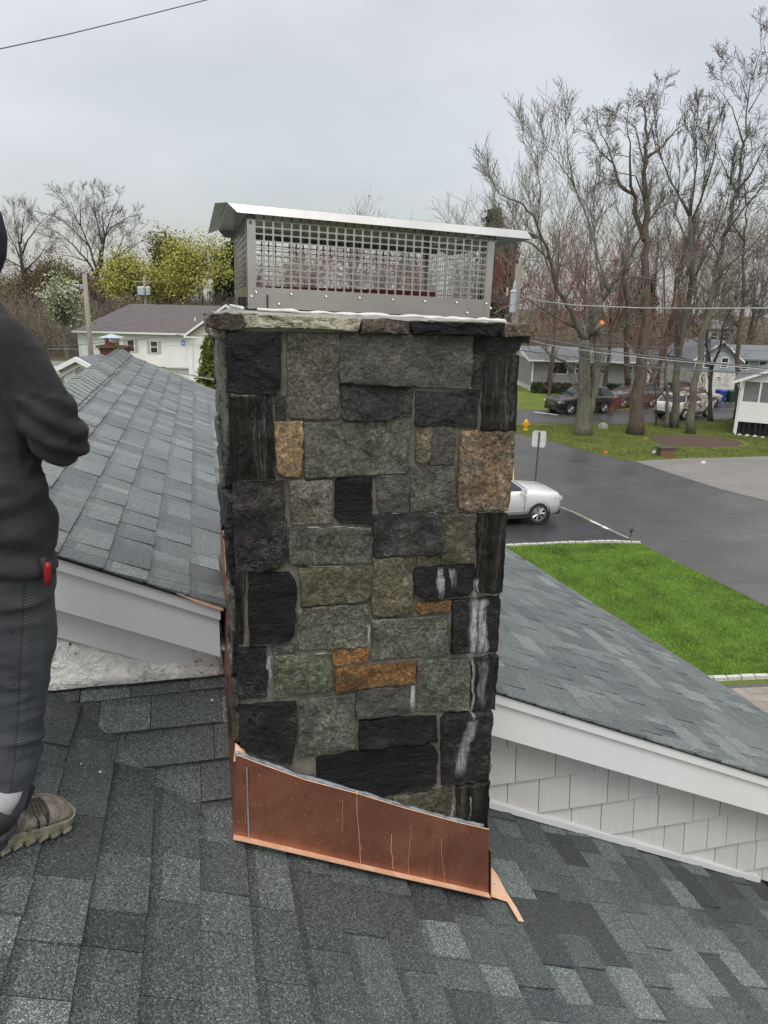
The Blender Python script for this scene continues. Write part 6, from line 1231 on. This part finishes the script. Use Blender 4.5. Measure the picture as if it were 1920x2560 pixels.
hd = hdR+.15; car('dark navy pickup at the foot of the blue house', PT['navy'], place(1795, 993, hd, 5.2, 1.9, -1), hd, 5.2, 1.9, 1.75, style='pickup')
hd = hdR-1.35; q = G(1692, 958); car('pale gray pickup facing the street beside the garage', PT['pewter'], (q.x, q.y, .0), hd, 5.2, 1.9, 1.8, style='pickup')

# ------------------------------------------------------------------ street things
def wheelie(label, px, py, mat):
    q = G(px, py); root = empty('wheelie_bin', label=label, cat='wheeled bin', group='wheeled bins'); fr = Fr((q.x, q.y, .012), .2)
    b = MB(); b.hexa([fr(-.24, -.25, .08), fr(.24, -.25, .08), fr(.24, .25, .08), fr(-.24, .25, .08)], [fr(-.31, -.34, .95), fr(.31, -.34, .95), fr(.31, .34, .95), fr(-.31, .34, .95)]); b.build('bin_body', mat, root)
    b = MB(); b.hexa([fr(-.34, -.38, .955), fr(.34, -.38, .955), fr(.34, .38, .955), fr(-.34, .38, .955)], [fr(-.28, -.3, 1.05), fr(.28, -.3, 1.05), fr(.28, .36, 1.05), fr(-.28, .36, 1.05)]); b.build('lid', mat, root)
    for sx in (-1, 1): MB().tube([fr(sx*.22, .27, .11), fr(sx*.30, .27, .11)], .1, 12).build('wheel', MAT['rubber'], root)
    MB().tube([fr(-.25, .40, .92), fr(.25, .40, .92)], .018, 6).build('handle', mat, root)
wheelie('blue wheeled bin nearer the cars', 1799, 1007, simple('blue_plastic', (.02, .05, .28), .45)); wheelie('dark green wheeled bin right of the blue one', 1825, 1008, simple('dark_green_plastic', (.015, .05, .04), .45))
hy = empty('fire_hydrant', label='yellow fire hydrant on the grass corner', cat='hydrant'); q = G(1314, 1076); MAT['yellow'] = simple('yellow_hydrant_paint', (.72, .40, .02), .45)
MB().lathe(q, [(0, 0), (.17, 0), (.17, .06), (.11, .08), (.11, .42), (.15, .43), (.15, .48), (.12, .50), (.11, .58), (.05, .66), (0, .67)], 14).build('barrel', MAT['yellow'], hy, smooth=False)
e1 = Vector((RH[0], RH[1], 0)); MB().tube([q+Vector((0, 0, .36))-e1*.22, q+Vector((0, 0, .36))+e1*.22], .06, 8).build('hose_outlet', MAT['yellow'], hy); MB().tube([q+Vector((0, 0, .34)), q+Vector((0, 0, .34))-Vector((FH[0], FH[1], 0))*.22], .08, 10).build('pumper_outlet', MAT['yellow'], hy); MB().tube([q+Vector((0, 0, .66)), q+Vector((0, 0, .72))], .03, 5).build('cap_nut', MAT['yellow'], hy)
# road sign seen from the back
dS = depth(G(1335, 1243)); b0 = G(1335, 1243); tp = onD(1349, 1080, dS); sg = empty('road_sign', label='back of a plain white rectangular road sign on a brown metal post', cat='road sign'); MAT['post'] = simple('brown_metal_post', (.10, .085, .07), .6, .4)
MB().tube([b0, tp], .032, 6).build('post', MAT['post'], sg); fr = Fr((tp.x, tp.y, tp.z), -.2); b = MB(); c_, w_, h_ = .06, .26, .64
prof = [(-w_+c_, -h_), (w_-c_, -h_), (w_, -h_+c_), (w_, -c_), (w_-c_, 0), (-w_+c_, 0), (-w_, -c_), (-w_, -h_+c_)]; b.hexa([fr(x, .04, z+.04) for x, z in prof], [fr(x, .046, z+.04) for x, z in prof]); b.build('sign_plate', simple('bare_aluminium_sign_back', (.60, .61, .62), .45, .2), sg)
MB().tube([onD(1282, 1075, 31), onD(1284, 1225, 31)], .03, 6)
guy = MB().tube([G(1284, 1235), onD(1281, 1050, 33)], .028, 6).build('guy_wire_guard', simple('yellow_green_guard', (.42, .42, .10), .5)); tag(guy, 'thin yellow-green guard pipe at the right edge of the chimney', 'wire guard')
sl = empty('path_light', label='small black solar path light on the lawn corner', cat='garden light'); q = G(1573, 1354); MB().tube([q, q+Vector((.03, 0, .32))], .014, 6).build('stake', MAT['rubber'], sl); MB().lathe(q+Vector((.03, 0, .32)), [(.04, 0), (.045, .07), (.09, .08), (.05, .11), (0, .12)], 10).build('lamp_head', MAT['dark_metal'], sl)
for nm, px, py, col, lab in (('litter', 1514, 1134, (.6, .12, .03), 'small orange scrap lying on the grass'), ('litter', 1635, 1134, (.7, .72, .75), 'small white scrap on the grass left of the brick box'), ('litter', 1758, 1159, (.7, .7, .7), 'white scrap on the pale driveway')):
    q = G(px, py); b = MB(); s_ = .10; b.hexa([q+Vector((-s_*1.2, -s_*.5, .02)), q+Vector((s_, -s_*.6, .02)), q+Vector((s_*.9, s_*.5, .02)), q+Vector((-s_, s_*.6, .02))], [q+Vector((-s_*.7, -s_*.3, .13)), q+Vector((s_*.3, -s_*.3, .18)), q+Vector((s_*.5, s_*.3, .10)), q+Vector((-s_*.4, s_*.4, .15))]); tag(b.build(nm, simple('scrap_%d' % px, col, .6)), lab, 'litter')
q = G(1510, 1071); b = MB(); rr = random.Random(2); b.lathe(q, [(.34, -.02), (.36, .1), (.30, .24), (.16, .33), (0, .36)], 12); b.v = [(v[0]+noise.noise(Vector(v)*2.5)*.12, v[1]+noise.noise(Vector(v)*2.1+Vector((5, 0, 0)))*.12, v[2]) for v in b.v]; tag(b.build('boulder', simple('mossy_boulder', (.24, .24, .19), .9, var=.25, scale=5, bscale=12, bstr=.7, bdist=.03), None, True), 'rounded gray boulder on the grass between the two big trunks', 'boulder')
bx = empty('brick_box', label='small brick box with a dark slab on the grass by the pale driveway', cat='brick box'); q = G(1669, 1142); fr = Fr((q.x, q.y, 0), .15); MAT['brick2'] = simple('worn_orange_brick', (.25, .12, .07), .85, var=.3, scale=12); fbox(fr, 'brick_core', MAT['brick_mortar'], bx, -.36, .36, .01, .5, 0, .40); rr = random.Random(3)
for r_ in range(6):
    x = -.37-(r_ % 2)*.1
    while x < .37: xa, xb = max(x, -.37), min(x+.2, .37); (fbox(fr, 'brick', MAT['brick2'], bx, xa+.006, xb-.006, -.005, .05, r_*.067+.004, r_*.067+.060) if xb-xa > .03 else None); x += .21
b = MB(); fr.box(b, -.44, .44, -.06, .56, .405, .46); b.build('slab', simple('dark_slab', (.06, .055, .05), .8), bx)
# ------------------------------------------------------------------ poles and wires
def pole(label, px, ptop, d, r_, lean=0):
    t = onD(px, ptop, d); root = empty('utility_pole', label=label, cat='utility pole', group='utility poles'); MB().tube([Vector((t.x+lean, t.y, -.1)), t], [r_*1.25, r_], 12).build('pole_shaft', MAT['wood_pole'], root, smooth=True); return root, t
p1, t1 = pole('pale wooden pole with a gray transformer at the right of the chimney', 1297, 660, 43, .155); L3 = Vector((FH[0], FH[1], 0)); e1 = Vector((RH[0], RH[1], 0))
q = onD(1281, 781, 42.6); top_ = onD(1281, 729, 42.6); MAT['transf'] = simple('pale_blue_gray_transformer', (.45, .50, .54), .5, var=.08)
MB().lathe((q.x, q.y, 0), [(0, q.z), (.17, q.z), (.18, q.z+.1), (.18, top_.z-.04), (.20, top_.z-.03), (.20, top_.z+.02), (.12, top_.z+.10), (0, top_.z+.12)], 16).build('transformer', MAT['transf'], p1, smooth=False)
MB().lathe((q.x+.02, q.y, 0), [(.04, top_.z+.1), (.09, top_.z+.12), (.08, top_.z+.42), (.04, top_.z+.5), (.02, top_.z+.62), (0, top_.z+.63)], 10).build('bushing', MAT['transf'], p1); z_ = onD(1268, 735, 42.4); MB().lathe(z_, [(0, -.1), (.06, -.1), (.06, .32), (0, .34)], 8).build('fuse_cutout', simple('brown_white_cutout', (.5, .42, .36), .5), p1)
MB().tube([t1+Vector((.18, 0, -3.2)), t1+Vector((.18, 0, .32))], .03, 6).build('riser_pipe', MAT['galv'], p1); MB().lathe(t1+Vector((.18, 0, .33)), [(0, 0), (.1, 0), (.1, .06), (0, .08)], 8).build('pole_top_insulator', MAT['white_paint'], p1)
for a, c in (((1236, 783), (1272, 763)), ((1254, 800), (1276, 784))): MB().tube([onD(*a, 42), onD(*c, 42.5)], .02, 5).build('brace', MAT['wood_pole'], p1)
p2, t2 = pole('tall bare wooden pole in front of the white building', 211, 684, 47, .135); cb = onD(204, 716, 47); MB().tube([onD(181, 711, 47), onD(210, 713, 47)], .03, 6).build('side_arm', MAT['galv'], p2); MB().lathe(cb, [(0, -.15), (.08, -.15), (.08, .1), (0, .12)], 8).build('insulator', MAT['galv'], p2)
p3, t3 = pole('distant pole with two pale transformers above the brown roof', 360, 690, 88, .14)
MB().tube([onD(333, 704, 88), onD(384, 704, 88)], .08, 5).build('cross_arm', MAT['wood_pole'], p3)
for px in (350, 357, 371): q = onD(px, 737, 87.6); MB().lathe((q.x, q.y, 0), [(0, q.z), (.25, q.z), (.27, q.z+.8), (.1, q.z+.95), (0, q.z+.95)], 10).build('transformer', MAT['transf'], p3)
def wire(pts, d0, d1, r_, mat, label):
    P = []; n_ = len(pts)
    for i, (a, c) in enumerate(zip(pts, pts[1:])):
        for j in range(6): t = (i+j/6)/(n_-1); P.append(onD(a[0]+(c[0]-a[0])*j/6, a[1]+(c[1]-a[1])*j/6, d0+(d1-d0)*t))
    P.append(onD(*pts[-1], d1)); o = MB().tube(P, r_, 5).build('power_line', mat); tag(o, label, 'overhead wire', 'overhead wires')
wire([(-30, 131), (0, 122), (160, 88), (330, 47), (515, 0), (640, -35)], 11, 15, .0085, MAT['wire'], 'dark wire crossing the top left corner of the sky')
wire([(1306, 648), (1340, 653), (1450, 658), (1600, 645), (1760, 632), (1990, 608)], 43, 34, .018, MAT['wire'], 'topmost thin wire running right from the pole head')
wire([(1306, 742), (1360, 754), (1440, 763), (1600, 770), (1760, 771), (1990, 770)], 43, 34, .026, MAT['wire_light'], 'pale sagging wire at mid height of the pole')
wire([(1303, 838), (1359, 847), (1490, 872), (1600, 888), (1740, 903), (1990, 928)], 43, 33, .032, MAT['wire'], 'upper thick cable of the low bundle')
wire([(1303, 845), (1370, 862), (1500, 882), (1620, 896), (1750, 908), (1990, 932)], 43, 33.5, .022, MAT['wire_light'], 'pale cable twisted below the upper thick cable')
wire([(1300, 876), (1400, 888), (1490, 902), (1583, 914), (1700, 924), (1920, 936), (1990, 940)], 43, 33, .028, MAT['wire'], 'lowest thick cable in front of the porch gable')
wire([(1389, 855), (1500, 862), (1700, 870), (1990, 880)], 43, 40, .015, MAT['wire'], 'faint thin wire above the low cables')
wire([(120, 865), (198, 862), (330, 850), (451, 836)], 47, 60, .022, MAT['wire'], 'wire rising across the white building wall'); wire([(120, 872), (198, 873), (380, 866), (600, 858)], 47, 60, .018, MAT['wire_light'], 'fainter level wire across the white building wall')
wire([(440, 930), (470, 936), (560, 952), (640, 962)], 40, 36, .02, MAT['wire'], 'upper short cable left of the chimney'); wire([(448, 930), (500, 944), (600, 960)], 40, 36, .02, MAT['wire_light'], 'lower short cable left of the chimney')

# ------------------------------------------------------------------ the roofer, seen from behind at the left edge
def cloth_mat(name, a, c, dust, ds=.5, knit=0, rough=.85):
    m, n, b = newmat(name); v = coords(n)
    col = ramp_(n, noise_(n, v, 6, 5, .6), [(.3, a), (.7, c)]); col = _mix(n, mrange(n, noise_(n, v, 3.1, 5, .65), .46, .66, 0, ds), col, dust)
    col = _mix(n, mrange(n, noise_(n, v, 55, 2, .5), .71, .74, 0, .8), col, tuple(k*.3 for k in a))
    n.links.new(col, b.inputs['Base Color']); b.inputs['Roughness'].default_value = rough; b.inputs['Specular IOR Level'].default_value = .15
    b.inputs['Sheen Weight'].default_value = .04; b.inputs['Sheen Roughness'].default_value = .5
    if knit:
        sp_ = n.nodes.new('ShaderNodeSeparateXYZ'); n.links.new(v, sp_.inputs[0]); zz_ = math_(n, 'SUBTRACT', sp_.outputs[2], H); xl = math_(n, 'SUBTRACT', sp_.outputs[0], math_(n, 'MULTIPLY_ADD', zz_, .165, -.29))
        pm = math_(n, 'MULTIPLY', mrange(n, xl, -.002, .0, 0, 1), mrange(n, xl, .052, .054, 1, 0)); rib = math_(n, 'SINE', math_(n, 'MULTIPLY', zz_, 900)); rb = mrange(n, rib, -1, 1, .72, 1.45)
        cc_ = n.nodes.new('ShaderNodeCombineXYZ'); [n.links.new(rb, cc_.inputs[i]) for i in range(3)]; rib_col = _mix(n, 1.0, col, cc_.outputs[0], 'MULTIPLY'); col = _mix(n, pm, col, rib_col); sm = mrange(n, math_(n, 'ABSOLUTE', xl), .0, .003, .6, 0); col = _mix(n, sm, col, (.015, .016, .02)); n.links.new(col, b.inputs['Base Color'])
    wv = noise_(n, coords(n, (420, 420, 160) if knit else (300, 300, 300)), 1, 2, .5); bp = bump(n, b, wv, .5, .0015)
    bump(n, b, noise_(n, coords(n, (1, 1, 2.6)), 14, 4, .6, .8), .35, .010, bp); return m
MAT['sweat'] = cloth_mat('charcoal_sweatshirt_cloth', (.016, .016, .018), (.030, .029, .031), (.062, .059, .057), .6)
MAT['trouser'] = cloth_mat('slate_work_trousers_cloth', (.042, .046, .055), (.062, .067, .078), (.085, .083, .080), .25, 1)
MAT['skin'] = simple('skin', (.42, .25, .18), .55); MAT['navy'] = simple('navy_knit', (.008, .014, .026), .9, bscale=200, bstr=.5, bdist=.003)
me_ = Vector((.70, .714, 0)).normalized(); rg_ = Vector((me_.y, -me_.x, 0))
def ellip_rings(b, rings, n=22):
    base = len(b.v)
    for (x, y, z, a, d_) in rings:
        for k in range(n):
            t = 2*math.pi*k/n; p = Vector((x, y, z+H))+rg_*(a*math.cos(t))+me_*(d_*math.sin(t)); b.v.append(tuple(p))
    for i in range(len(rings)-1):
        for k in range(n): b.f.append((base+i*n+k, base+i*n+(k+1) % n, base+(i+1)*n+(k+1) % n, base+(i+1)*n+k)); b.mi.append(0)
    b.f.append(tuple(base+k for k in range(n))); b.f.append(tuple(base+(len(rings)-1)*n+k for k in range(n))); b.mi += [0, 0]
def ball(b, c, r, s=(1, 1, 1)):
    b.lathe((c[0], c[1], c[2]), [(r*s[0]*math.sin(math.pi*i/10)+1e-5, -r*s[2]*math.cos(math.pi*i/10)) for i in range(11)], 16)
def limb(b, pts, rs, n=14):
    P = [Vector((x, y, z+H)) for x, y, z in pts]; Q = []; Rr = []
    for i in range(len(P)-1):
        p0, p1, p2, p3 = P[max(0, i-1)], P[i], P[i+1], P[min(len(P)-1, i+2)]
        for j in range(4):
            t = j/4; Q.append(.5*((2*p1)+(p2-p0)*t+(2*p0-5*p1+4*p2-p3)*t*t+(3*p1-p0-3*p2+p3)*t**3)); Rr.append(rs[i]+(rs[i+1]-rs[i])*t)
    Q.append(P[-1]); Rr.append(rs[-1]); b.tube(Q, Rr, n); ball(b, Q[0], Rr[0]*.98); ball(b, Q[-1], Rr[-1]*.98)
def organic(name, b, voxel, mat, parent, fold=None, smooth=2):
    me = bpy.data.meshes.new('tmp'); me.from_pydata(b.v, [], b.f); bm = bmesh.new(); bm.from_mesh(me); bmesh.ops.recalc_face_normals(bm, faces=bm.faces); bm.to_mesh(me); bm.free()
    o = bpy.data.objects.new('tmp', me); COL.objects.link(o); m_ = o.modifiers.new('r', 'REMESH'); m_.mode = 'VOXEL'; m_.voxel_size = voxel; s_ = o.modifiers.new('s', 'SMOOTH'); s_.iterations = smooth; s_.factor = .5
    dg_ = bpy.context.evaluated_depsgraph_get(); new = bpy.data.meshes.new_from_object(o.evaluated_get(dg_)); bpy.data.objects.remove(o)
    if fold:
        nv = len(new.vertices); co = np.zeros(nv*3, np.float32); new.vertices.foreach_get('co', co); nr = np.zeros(nv*3, np.float32); new.vertices.foreach_get('normal', nr); co = co.reshape(-1, 3); nr = nr.reshape(-1, 3)
        d_ = np.array([fold(c) for c in co], np.float32); co += nr*d_[:, None]; new.vertices.foreach_set('co', co.ravel())
    new.name = name; return mesh_obj(name, new, mat, parent, True)
man = empty('person', (0, 0, 0), label='roofer in charcoal sweatshirt and slate trousers seen from behind, cut by the left edge', cat='person')
def hand(b, wx, dr, up_, side):
    w_ = Vector((wx[0], wx[1], wx[2]+H)); dr = dr.normalized(); sd_ = dr.cross(up_).normalized()*side
    palm = w_+dr*.05; b.tube([w_, w_+dr*.03, w_+dr*.085], [.026, .036, .034], 10)
    for i, (off, ln) in enumerate(((-.027, .065), (-.009, .075), (.009, .072), (.026, .058))):
        s0 = w_+dr*.08+sd_*off; s1 = s0+dr*ln*.5-up_*ln*.22; s2 = s1+dr*ln*.2-up_*ln*.5; b.tube([s0-dr*.02, s0, s1, s2], [.010, .010, .009, .0075], 8)
    t0 = w_+dr*.03-sd_*.03; b.tube([w_+dr*.01, t0, t0+dr*.035-sd_*.02-up_*.01, t0+dr*.06-sd_*.012-up_*.03], [.014, .013, .011, .009], 8)
hx, hy_ = -.512, 1.83
b = MB()
ellip_rings(b, [(-.49, 1.80, -.62, .15, .105), (-.49, 1.80, -.40, .145, .10), (-.50, 1.80, -.20, .155, .095), (-.50, 1.80, -.12, .14, .085), (-.50, 1.81, -.05, .06, .055), (-.51, 1.82, .04, .052, .055)])
ball(b, (hx, hy_, H+.125), .115, (.72, 1, 1)); ball(b, (hx+me_.x*.03, hy_+me_.y*.03, H+.10), .085, (.85, 1, 1.05))
b.tube([Vector((hx, hy_, H+.12))+me_*.085, Vector((hx, hy_, H+.09))+me_*.112], [.010, .015], 8); ball(b, Vector((hx, hy_, H+.062))+me_*.09, .02, (1, 1, .5))
for s_ in (1, -1): ball(b, Vector((hx, hy_, H+.115))+rg_*s_*.083, .02, (.5, 1, 1.3))
limb(b, [(-.392, 1.69, -.115), (-.340, 1.685, -.20), (-.295, 1.70, -.300), (-.345, 1.82, -.27), (-.415, 1.935, -.215)], [.048, .044, .036, .036, .026]); hand(b, (-.415, 1.935, -.215), Vector((-.5, .8, .1)), Vector((0, 0, 1)), 1)
limb(b, [(-.61, 1.905, -.115), (-.66, 1.95, -.22), (-.66, 1.99, -.33), (-.58, 2.06, -.28), (-.50, 2.06, -.22)], [.048, .044, .036, .036, .026]); hand(b, (-.50, 2.06, -.22), Vector((.8, .1, .1)), Vector((0, 0, 1)), -1)
RL = [(-.448, 1.765, -.62), (-.445, 1.775, -.78), (-.462, 1.785, -.93), (-.486, 1.782, -1.08), (-.550, 1.722, -1.288), (-.535, 1.75, -1.31)]; LL = [(-.56, 1.87, -.62), (-.585, 1.90, -.80), (-.61, 1.94, -.95), (-.63, 1.95, -1.08), (-.65, 1.94, -1.22), (-.655, 1.935, -1.25)]
limb(b, RL, [.085, .075, .055, .052, .036, .034]); limb(b, LL, [.085, .075, .055, .052, .036, .034])
organic('body', b, .0065, MAT['skin'], man)
def fold_s(c):
    z = c[2]-H; v = Vector((float(c[0]), float(c[1]), float(z)))
    a = 1-abs(noise.noise(Vector((v.x*5, v.y*5, v.z*13+v.x*6))))*2; h = (.009 if z < -.38 else .0035)*(a-.5); h += .006*noise.noise(v*9)
    if z < -.40: h += .007*math.sin(z*2*math.pi/.075+4*noise.noise(v*5))*min(1, (-.40-z)/.05)
    if -.40 < z < -.20 and v.x > -.36: h += .005*math.sin((z*1.0+v.x*.8)*2*math.pi/.055+3*noise.noise(v*6))
    return h
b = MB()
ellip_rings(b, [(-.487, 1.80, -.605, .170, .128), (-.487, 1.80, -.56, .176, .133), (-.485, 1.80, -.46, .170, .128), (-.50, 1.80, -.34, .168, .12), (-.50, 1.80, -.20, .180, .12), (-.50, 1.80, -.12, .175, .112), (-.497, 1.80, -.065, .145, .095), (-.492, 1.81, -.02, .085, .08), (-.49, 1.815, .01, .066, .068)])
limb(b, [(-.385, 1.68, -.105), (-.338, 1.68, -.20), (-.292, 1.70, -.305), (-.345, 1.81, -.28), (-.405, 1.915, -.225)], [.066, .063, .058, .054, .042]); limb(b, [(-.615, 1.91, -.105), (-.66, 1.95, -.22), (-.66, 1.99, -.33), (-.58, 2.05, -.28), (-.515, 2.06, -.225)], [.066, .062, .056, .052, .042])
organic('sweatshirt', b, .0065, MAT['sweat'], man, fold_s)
def fold_t(c):
    z = c[2]-H; v = Vector((float(c[0]), float(c[1]), float(z))); h = .006*noise.noise(v*7)
    k = max(0, min(1, (-.80-z)/.3)); h += (.001+.0025*k)*math.sin(z*2*math.pi/(.062-.012*k)+v.x*22+v.y*9+9*noise.noise(v*5))*max(0, .35+1.3*noise.noise(v*7+Vector((3, 3, 3))))
    h += (.004+.002*k)*(1-abs(noise.noise(Vector((v.x*7+v.z*5, v.y*7, v.z*15))))*2.4)-.003; return h
b = MB(); ellip_rings(b, [(-.487, 1.80, -.54, .155, .115), (-.487, 1.80, -.60, .162, .122), (-.487, 1.80, -.68, .155, .118)])
limb(b, [(x, y, z+.0) for x, y, z in RL[:5]], [.099, .092, .074, .068, .058]); limb(b, LL[:5], [.099, .092, .074, .068, .058]); organic('trousers', b, .006, MAT['trouser'], man, fold_t)
# side panel seam and pocket welt
P = [onY(x, y, Y_) for x, y, Y_ in ((80, 1412, 1.655), (74, 1480, 1.665), (66, 1560, 1.675), (50, 1650, 1.70), (40, 1750, 1.72), (28, 1850, 1.725), (22, 1950, 1.735))]
b = MB(); ball(b, Vector((hx, hy_, H+.118)), .128, (1, 1, 1.08)); organic('knit_cap', b, .008, MAT['navy'], man)
# shoes
MAT['shoe'] = None
m, n, bb = newmat('dusty_trail_shoe'); v = coords(n); col = ramp_(n, noise_(n, v, 22, 5, .7), [(.35, (.075, .072, .065)), (.5, (.19, .17, .14)), (.66, (.33, .29, .235))]); n.links.new(col, bb.inputs['Base Color']); bb.inputs['Roughness'].default_value = .8; bump(n, bb, noise_(n, v, 220, 3), .5, .002); MAT['shoe'] = m
MAT['sole'] = simple('muddy_gray_sole', (.24, .22, .17), .85, var=.3, scale=50, bscale=120, bstr=.7, bdist=.004); MAT['shoe_dark'] = simple('dark_shoe_collar', (.02, .021, .024), .7); MAT['sock'] = simple('gray_white_sock', (.36, .36, .38), .9, bscale=300, bstr=.6, bdist=.002); MAT['gold'] = simple('gold_tongue_tag', (.50, .30, .03), .35, .5); MAT['lace'] = simple('dusty_lace', (.09, .08, .06), .9)
def shoe(name, heel, fdir, side):
    nA = Vector((sA, 0, 1)).normalized(); fs = (fdir-nA*fdir.dot(nA)).normalized(); rs = fs.cross(nA).normalized(); o_ = Vector((heel[0], heel[1], zA(heel[0])+.014))
    def T(l, w_, h): return o_+fs*l+rs*(w_*side*1.14)+nA*h*1.15
    root = empty(name, (0, 0, 0)); root.parent = man
    st = [(0, .024, .060), (.012, .033, .078), (.045, .038, .098), (.085, .039, .104), (.12, .041, .092), (.16, .045, .074), (.20, .049, .060), (.24, .050, .055), (.27, .047, .050), (.293, .035, .042), (.304, .017, .032)]
    def skin_(z0f, grow_, top_fn):
        b = MB(); k = 16; base = 0
        for (l, w_, h) in st:
            bend = .012*math.sin(l/.3*math.pi)
            for j in range(k):
                t = 2*math.pi*j/k; cc, ss = math.cos(t), math.sin(t); hh = z0f+(top_fn(h)-z0f)*(.5+.5*ss) ; ww = (w_+grow_)*abs(cc)**.75*(1 if cc > 0 else -1)*(1-.35*max(0, ss)**2)
                b.v.append(tuple(T(l, ww-bend, hh)))
        for i in range(len(st)-1):
            for j in range(k): b.f.append((i*k+j, i*k+(j+1) % k, (i+1)*k+(j+1) % k, (i+1)*k+j)); b.mi.append(0)
        b.f.append(tuple(range(k))); b.f.append(tuple((len(st)-1)*k+j for j in range(k))); b.mi += [0, 0]; return b
    skin_(.016, 0, lambda h: h).build('upper', MAT['shoe'], None, True).parent = root
    b = MB(); k = 28; out_ = []
    for i, (l, w_, h) in enumerate(st): out_.append((l*1.0+(.006 if i == len(st)-1 else (-.006 if i == 0 else 0)), w_+.006))
    loop = [(l, w_) for l, w_ in out_]+[(l, -w_) for l, w_ in out_[::-1]]
    def lv(h, g): return [T(l, w_*g-.012*math.sin(max(0, l)/.3*math.pi), h) for l, w_ in loop]
    b.hexa(lv(.0, .93), lv(.012, 1.02)); b.hexa(lv(.0125, 1.0), lv(.03, .97)); b.build('sole', MAT['sole'], None).parent = root
    for i in range(8):
        for sd_ in (1, -1): b = MB(); l = .015+i*.036; wv = np.interp(l, [s[0] for s in st], [s[1] for s in st])+.004; c = T(l, sd_*wv*.97-.012*math.sin(l/.3*math.pi), .004); b.box(c, (.024, .020, .010), rz=.8); b.build('tread_lug', MAT['sole'], None).parent = root
    b = MB(); b.tube([T(.045, -.002, .055), T(.062, -.002, .085), T(.07, -.002, .098)], [.046, .048, .046], 16); b.build('collar', MAT['shoe_dark'], None, True).parent = root
    b = MB(); b.hexa([T(.095, -.03, .095), T(.125, -.03, .088), T(.125, .02, .088), T(.095, .02, .095)], [T(.105, -.034, .155), T(.125, -.034, .148), T(.125, .018, .148), T(.105, .018, .155)]); b.build('tongue', MAT['shoe_dark'], None).parent = root
    b = MB(); b.hexa([T(.093, -.024, .108), T(.096, -.024, .108), T(.096, .012, .108), T(.093, .012, .108)], [T(.102, -.026, .146), T(.104, -.026, .146), T(.104, .008, .146), T(.102, .008, .146)]); b.build('tongue_tag', MAT['gold'], None).parent = root
    for i in range(6):
        l = .128+i*.016; hh = np.interp(l, [s[0] for s in st], [s[2] for s in st])+.002
        b = MB(); b.tube([T(l, -.034, hh-.012), T(l+.004, -.022, hh), T(l+.002, 0-.004, hh+.004), T(l-.003, .016, hh), T(l, .026, hh-.012)], .0032, 6); b.build('lace', MAT['lace'], None).parent = root
    for (l0, l1) in ((.15, .135), (.175, .165), (.2, .195), (.225, .23)):
        for sd_ in (1, -1):
            b = MB(); wv = np.interp(l0, [s[0] for s in st], [s[1] for s in st]); b.tube([T(l0, sd_*(wv*.98)-.01, .032), T((l0+l1)/2, sd_*(wv*.9)-.01, .048), T(l1, sd_*wv*.72-.01, .060)], [.003, .0045, .002], 6); b.build('overlay_strip', MAT['shoe_dark'] if sd_*side > 0 and l0 in (.175, .2) else MAT['sole'], None).parent = root
    limb_b = MB(); limb_b.tube([T(.06, -.003, .06), T(.062, -.003, .115), T(.062, -.002, .15)], [.038, .036, .034], 14); limb_b.build('sock', MAT['sock'], None, True).parent = root
    return root
shoe('shoe', (-.598, 1.672), Vector((.70, .71, 0)), 1)
shoe('shoe', (-.70, 1.86), Vector((.60, .80, 0)), -1)
p = onY(119, 1430, 1.665); tool = MB(); tool.lathe((0, 0, 0), [(0, -.030), (.006, -.029), (.0085, -.018), (.009, .0), (.0085, .014), (.006, .022), (0, .024)], 12); o = tool.build('pocket_tool', MAT['plastic_red'], None, True); o.location = p; o.rotation_euler = (.1, .12, 0)
pk = MB(); pk.tube([p+Vector((-.010, .012, .030)), p+Vector((-.006, .014, .0)), p+Vector((.0, .014, -.034))], [.007, .010, .004], 8); o2 = pk.build('pocket_opening', MAT['rubber'], None, True); o2.parent = man
tag(o, 'red plastic tool handle sticking out of the trouser pocket', 'tool')
